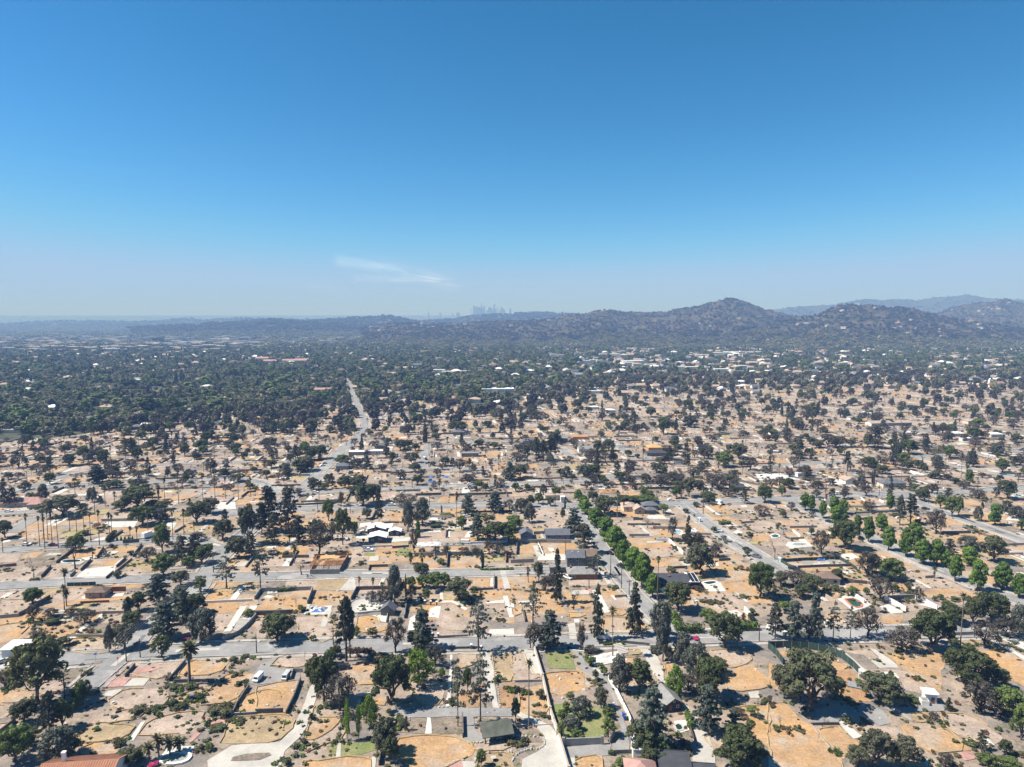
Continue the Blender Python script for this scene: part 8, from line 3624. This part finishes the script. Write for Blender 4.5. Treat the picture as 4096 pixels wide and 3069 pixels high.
# masts on the hilltops
for t, a, b, c, D, lab in (('D3', 1843, 425, 388, 4300, 'thin radio mast on the highest peak, farthest sunward'), ('D3', 1878, 422, 395, 4300, 'thin radio mast on the highest peak, nearest the tree clump'), ('D3', 1568, 492, 462, 4280, 'radio mast on the ridge below the highest peak'), ('D3', 848, 518, 492, 4280, 'radio mast on the long low ridge, first of two'), ('D3', 862, 518, 488, 4280, 'radio mast on the long low ridge, second of two'), ('D3', 1390, 518, 490, 4280, 'radio mast in the saddle of the long ridge'), ('D4', 2003, 424, 385, 5180, 'tall radio tower on the far bare topped hill'), ('D4', 1130, 838, 785, 2720, 'steel pylon mast at the foot of the nearer hill'), ('D3', 586, 560, 525, 4280, 'radio mast at the low end of the long ridge')):
    p = far_pt(*src(t, a, b), D)
    top = height_at(D, src(t, 0, c)[1])
    mb = MB(); mb.tube([(0, 0, -8), (0, 0, top - p[2])], [1.0, .45], 'steel', 4)
    tag(mb.build('radio_mast', None, p), lab, 'radio mast')
# trees on the top of the highest peak
for i in range(12):
    p = far_pt(*src('D3', 1845 + i * 7, 428), 4290)
    o = link('oak_tree', FAR[next(k for k in FAR if k[0] == 'O')], None, (p[0], p[1], p[2] - 4))
    s = rt.uniform(11, 17)
    o.scale = (s * .8, s * .8, s)
    tag(o, 'tiny dark tree on the crown of the highest peak', 'tree', 'trees on the highest peak')

# ------------------------------------------------------------------ weeds
def weeds():
    rg = np.random.default_rng(9)
    protos = []
    for s, m in ((1, 'f_shrub'), (2, 'f_dry'), (3, 'f_hedge')):
        p = Plant(60 + s)
        for i in range(6):
            p.clump((p.r.uniform(-.35, .35), p.r.uniform(-.35, .35), .3), .24, 14, .2, flat=1.0)
        protos.append(p.leaf_mesh('weed', m))
    P, Rr, S, I = [], [], [], []
    n = 0
    while n < 9000:
        y = 170 + 620 * rg.random() ** 1.5
        x = rg.uniform(-.78, .78) * y
        n += 1
        f = fbm(x * .045, y * .045, 1.0, 4)
        if f < -.12 + .3 * rg.random() or not burnt(x, y) or road_gap(x, y) < .8:
            continue
        if any(inside(x, y, q) for k, t, q in PATCHES if k in 'cwgro') and rg.random() < .93:
            continue
        s = rg.uniform(.5, 1.9)
        P.append((x, y, .05)); Rr.append(rg.random() * 6.28); S.append((s, s, s * rg.uniform(.4, .8))); I.append(int(rg.choice([0, 0, 0, 1, 1, 2])))
    for bx, by, bw in BUSHES:
        for _ in range(int(6 + bw * 2.2)):
            x, y = bx + rg.normal() * bw * .75, by + rg.normal() * bw * .6
            if road_gap(x, y) < .8:
                continue
            s = rg.uniform(.8, 2.4)
            P.append((x, y, .05)); Rr.append(rg.random() * 6.28); S.append((s, s, s * rg.uniform(.5, .9))); I.append(int(rg.choice([0, 0, 0, 1, 2])))
    for (u0, v0), (u1, v1) in BORDERS:
        L = math.hypot(u1 - u0, v1 - v0)
        x, y = xy((u0 + u1) / 2, (v0 + v1) / 2)
        if rg.random() < .35 or road_gap(x, y) < 3:
            continue
        a0, a1 = sorted(rg.random(2))
        for t in np.arange(a0, a1, 1.5 / L):
            x, y = xy(u0 + (u1 - u0) * t + rg.normal() * .6, v0 + (v1 - v0) * t + rg.normal() * .6)
            s = rg.uniform(.6, 2.3)
            if road_gap(x, y) > .8:
                P.append((x, y, .05)); Rr.append(rg.random() * 6.28); S.append((s, s, s * rg.uniform(.4, .8))); I.append(int(rg.choice([0, 0, 0, 1, 1, 2])))
    inst('weeds', P, Rr, S, I, protos, 'weed_model')
weeds()
name_all()
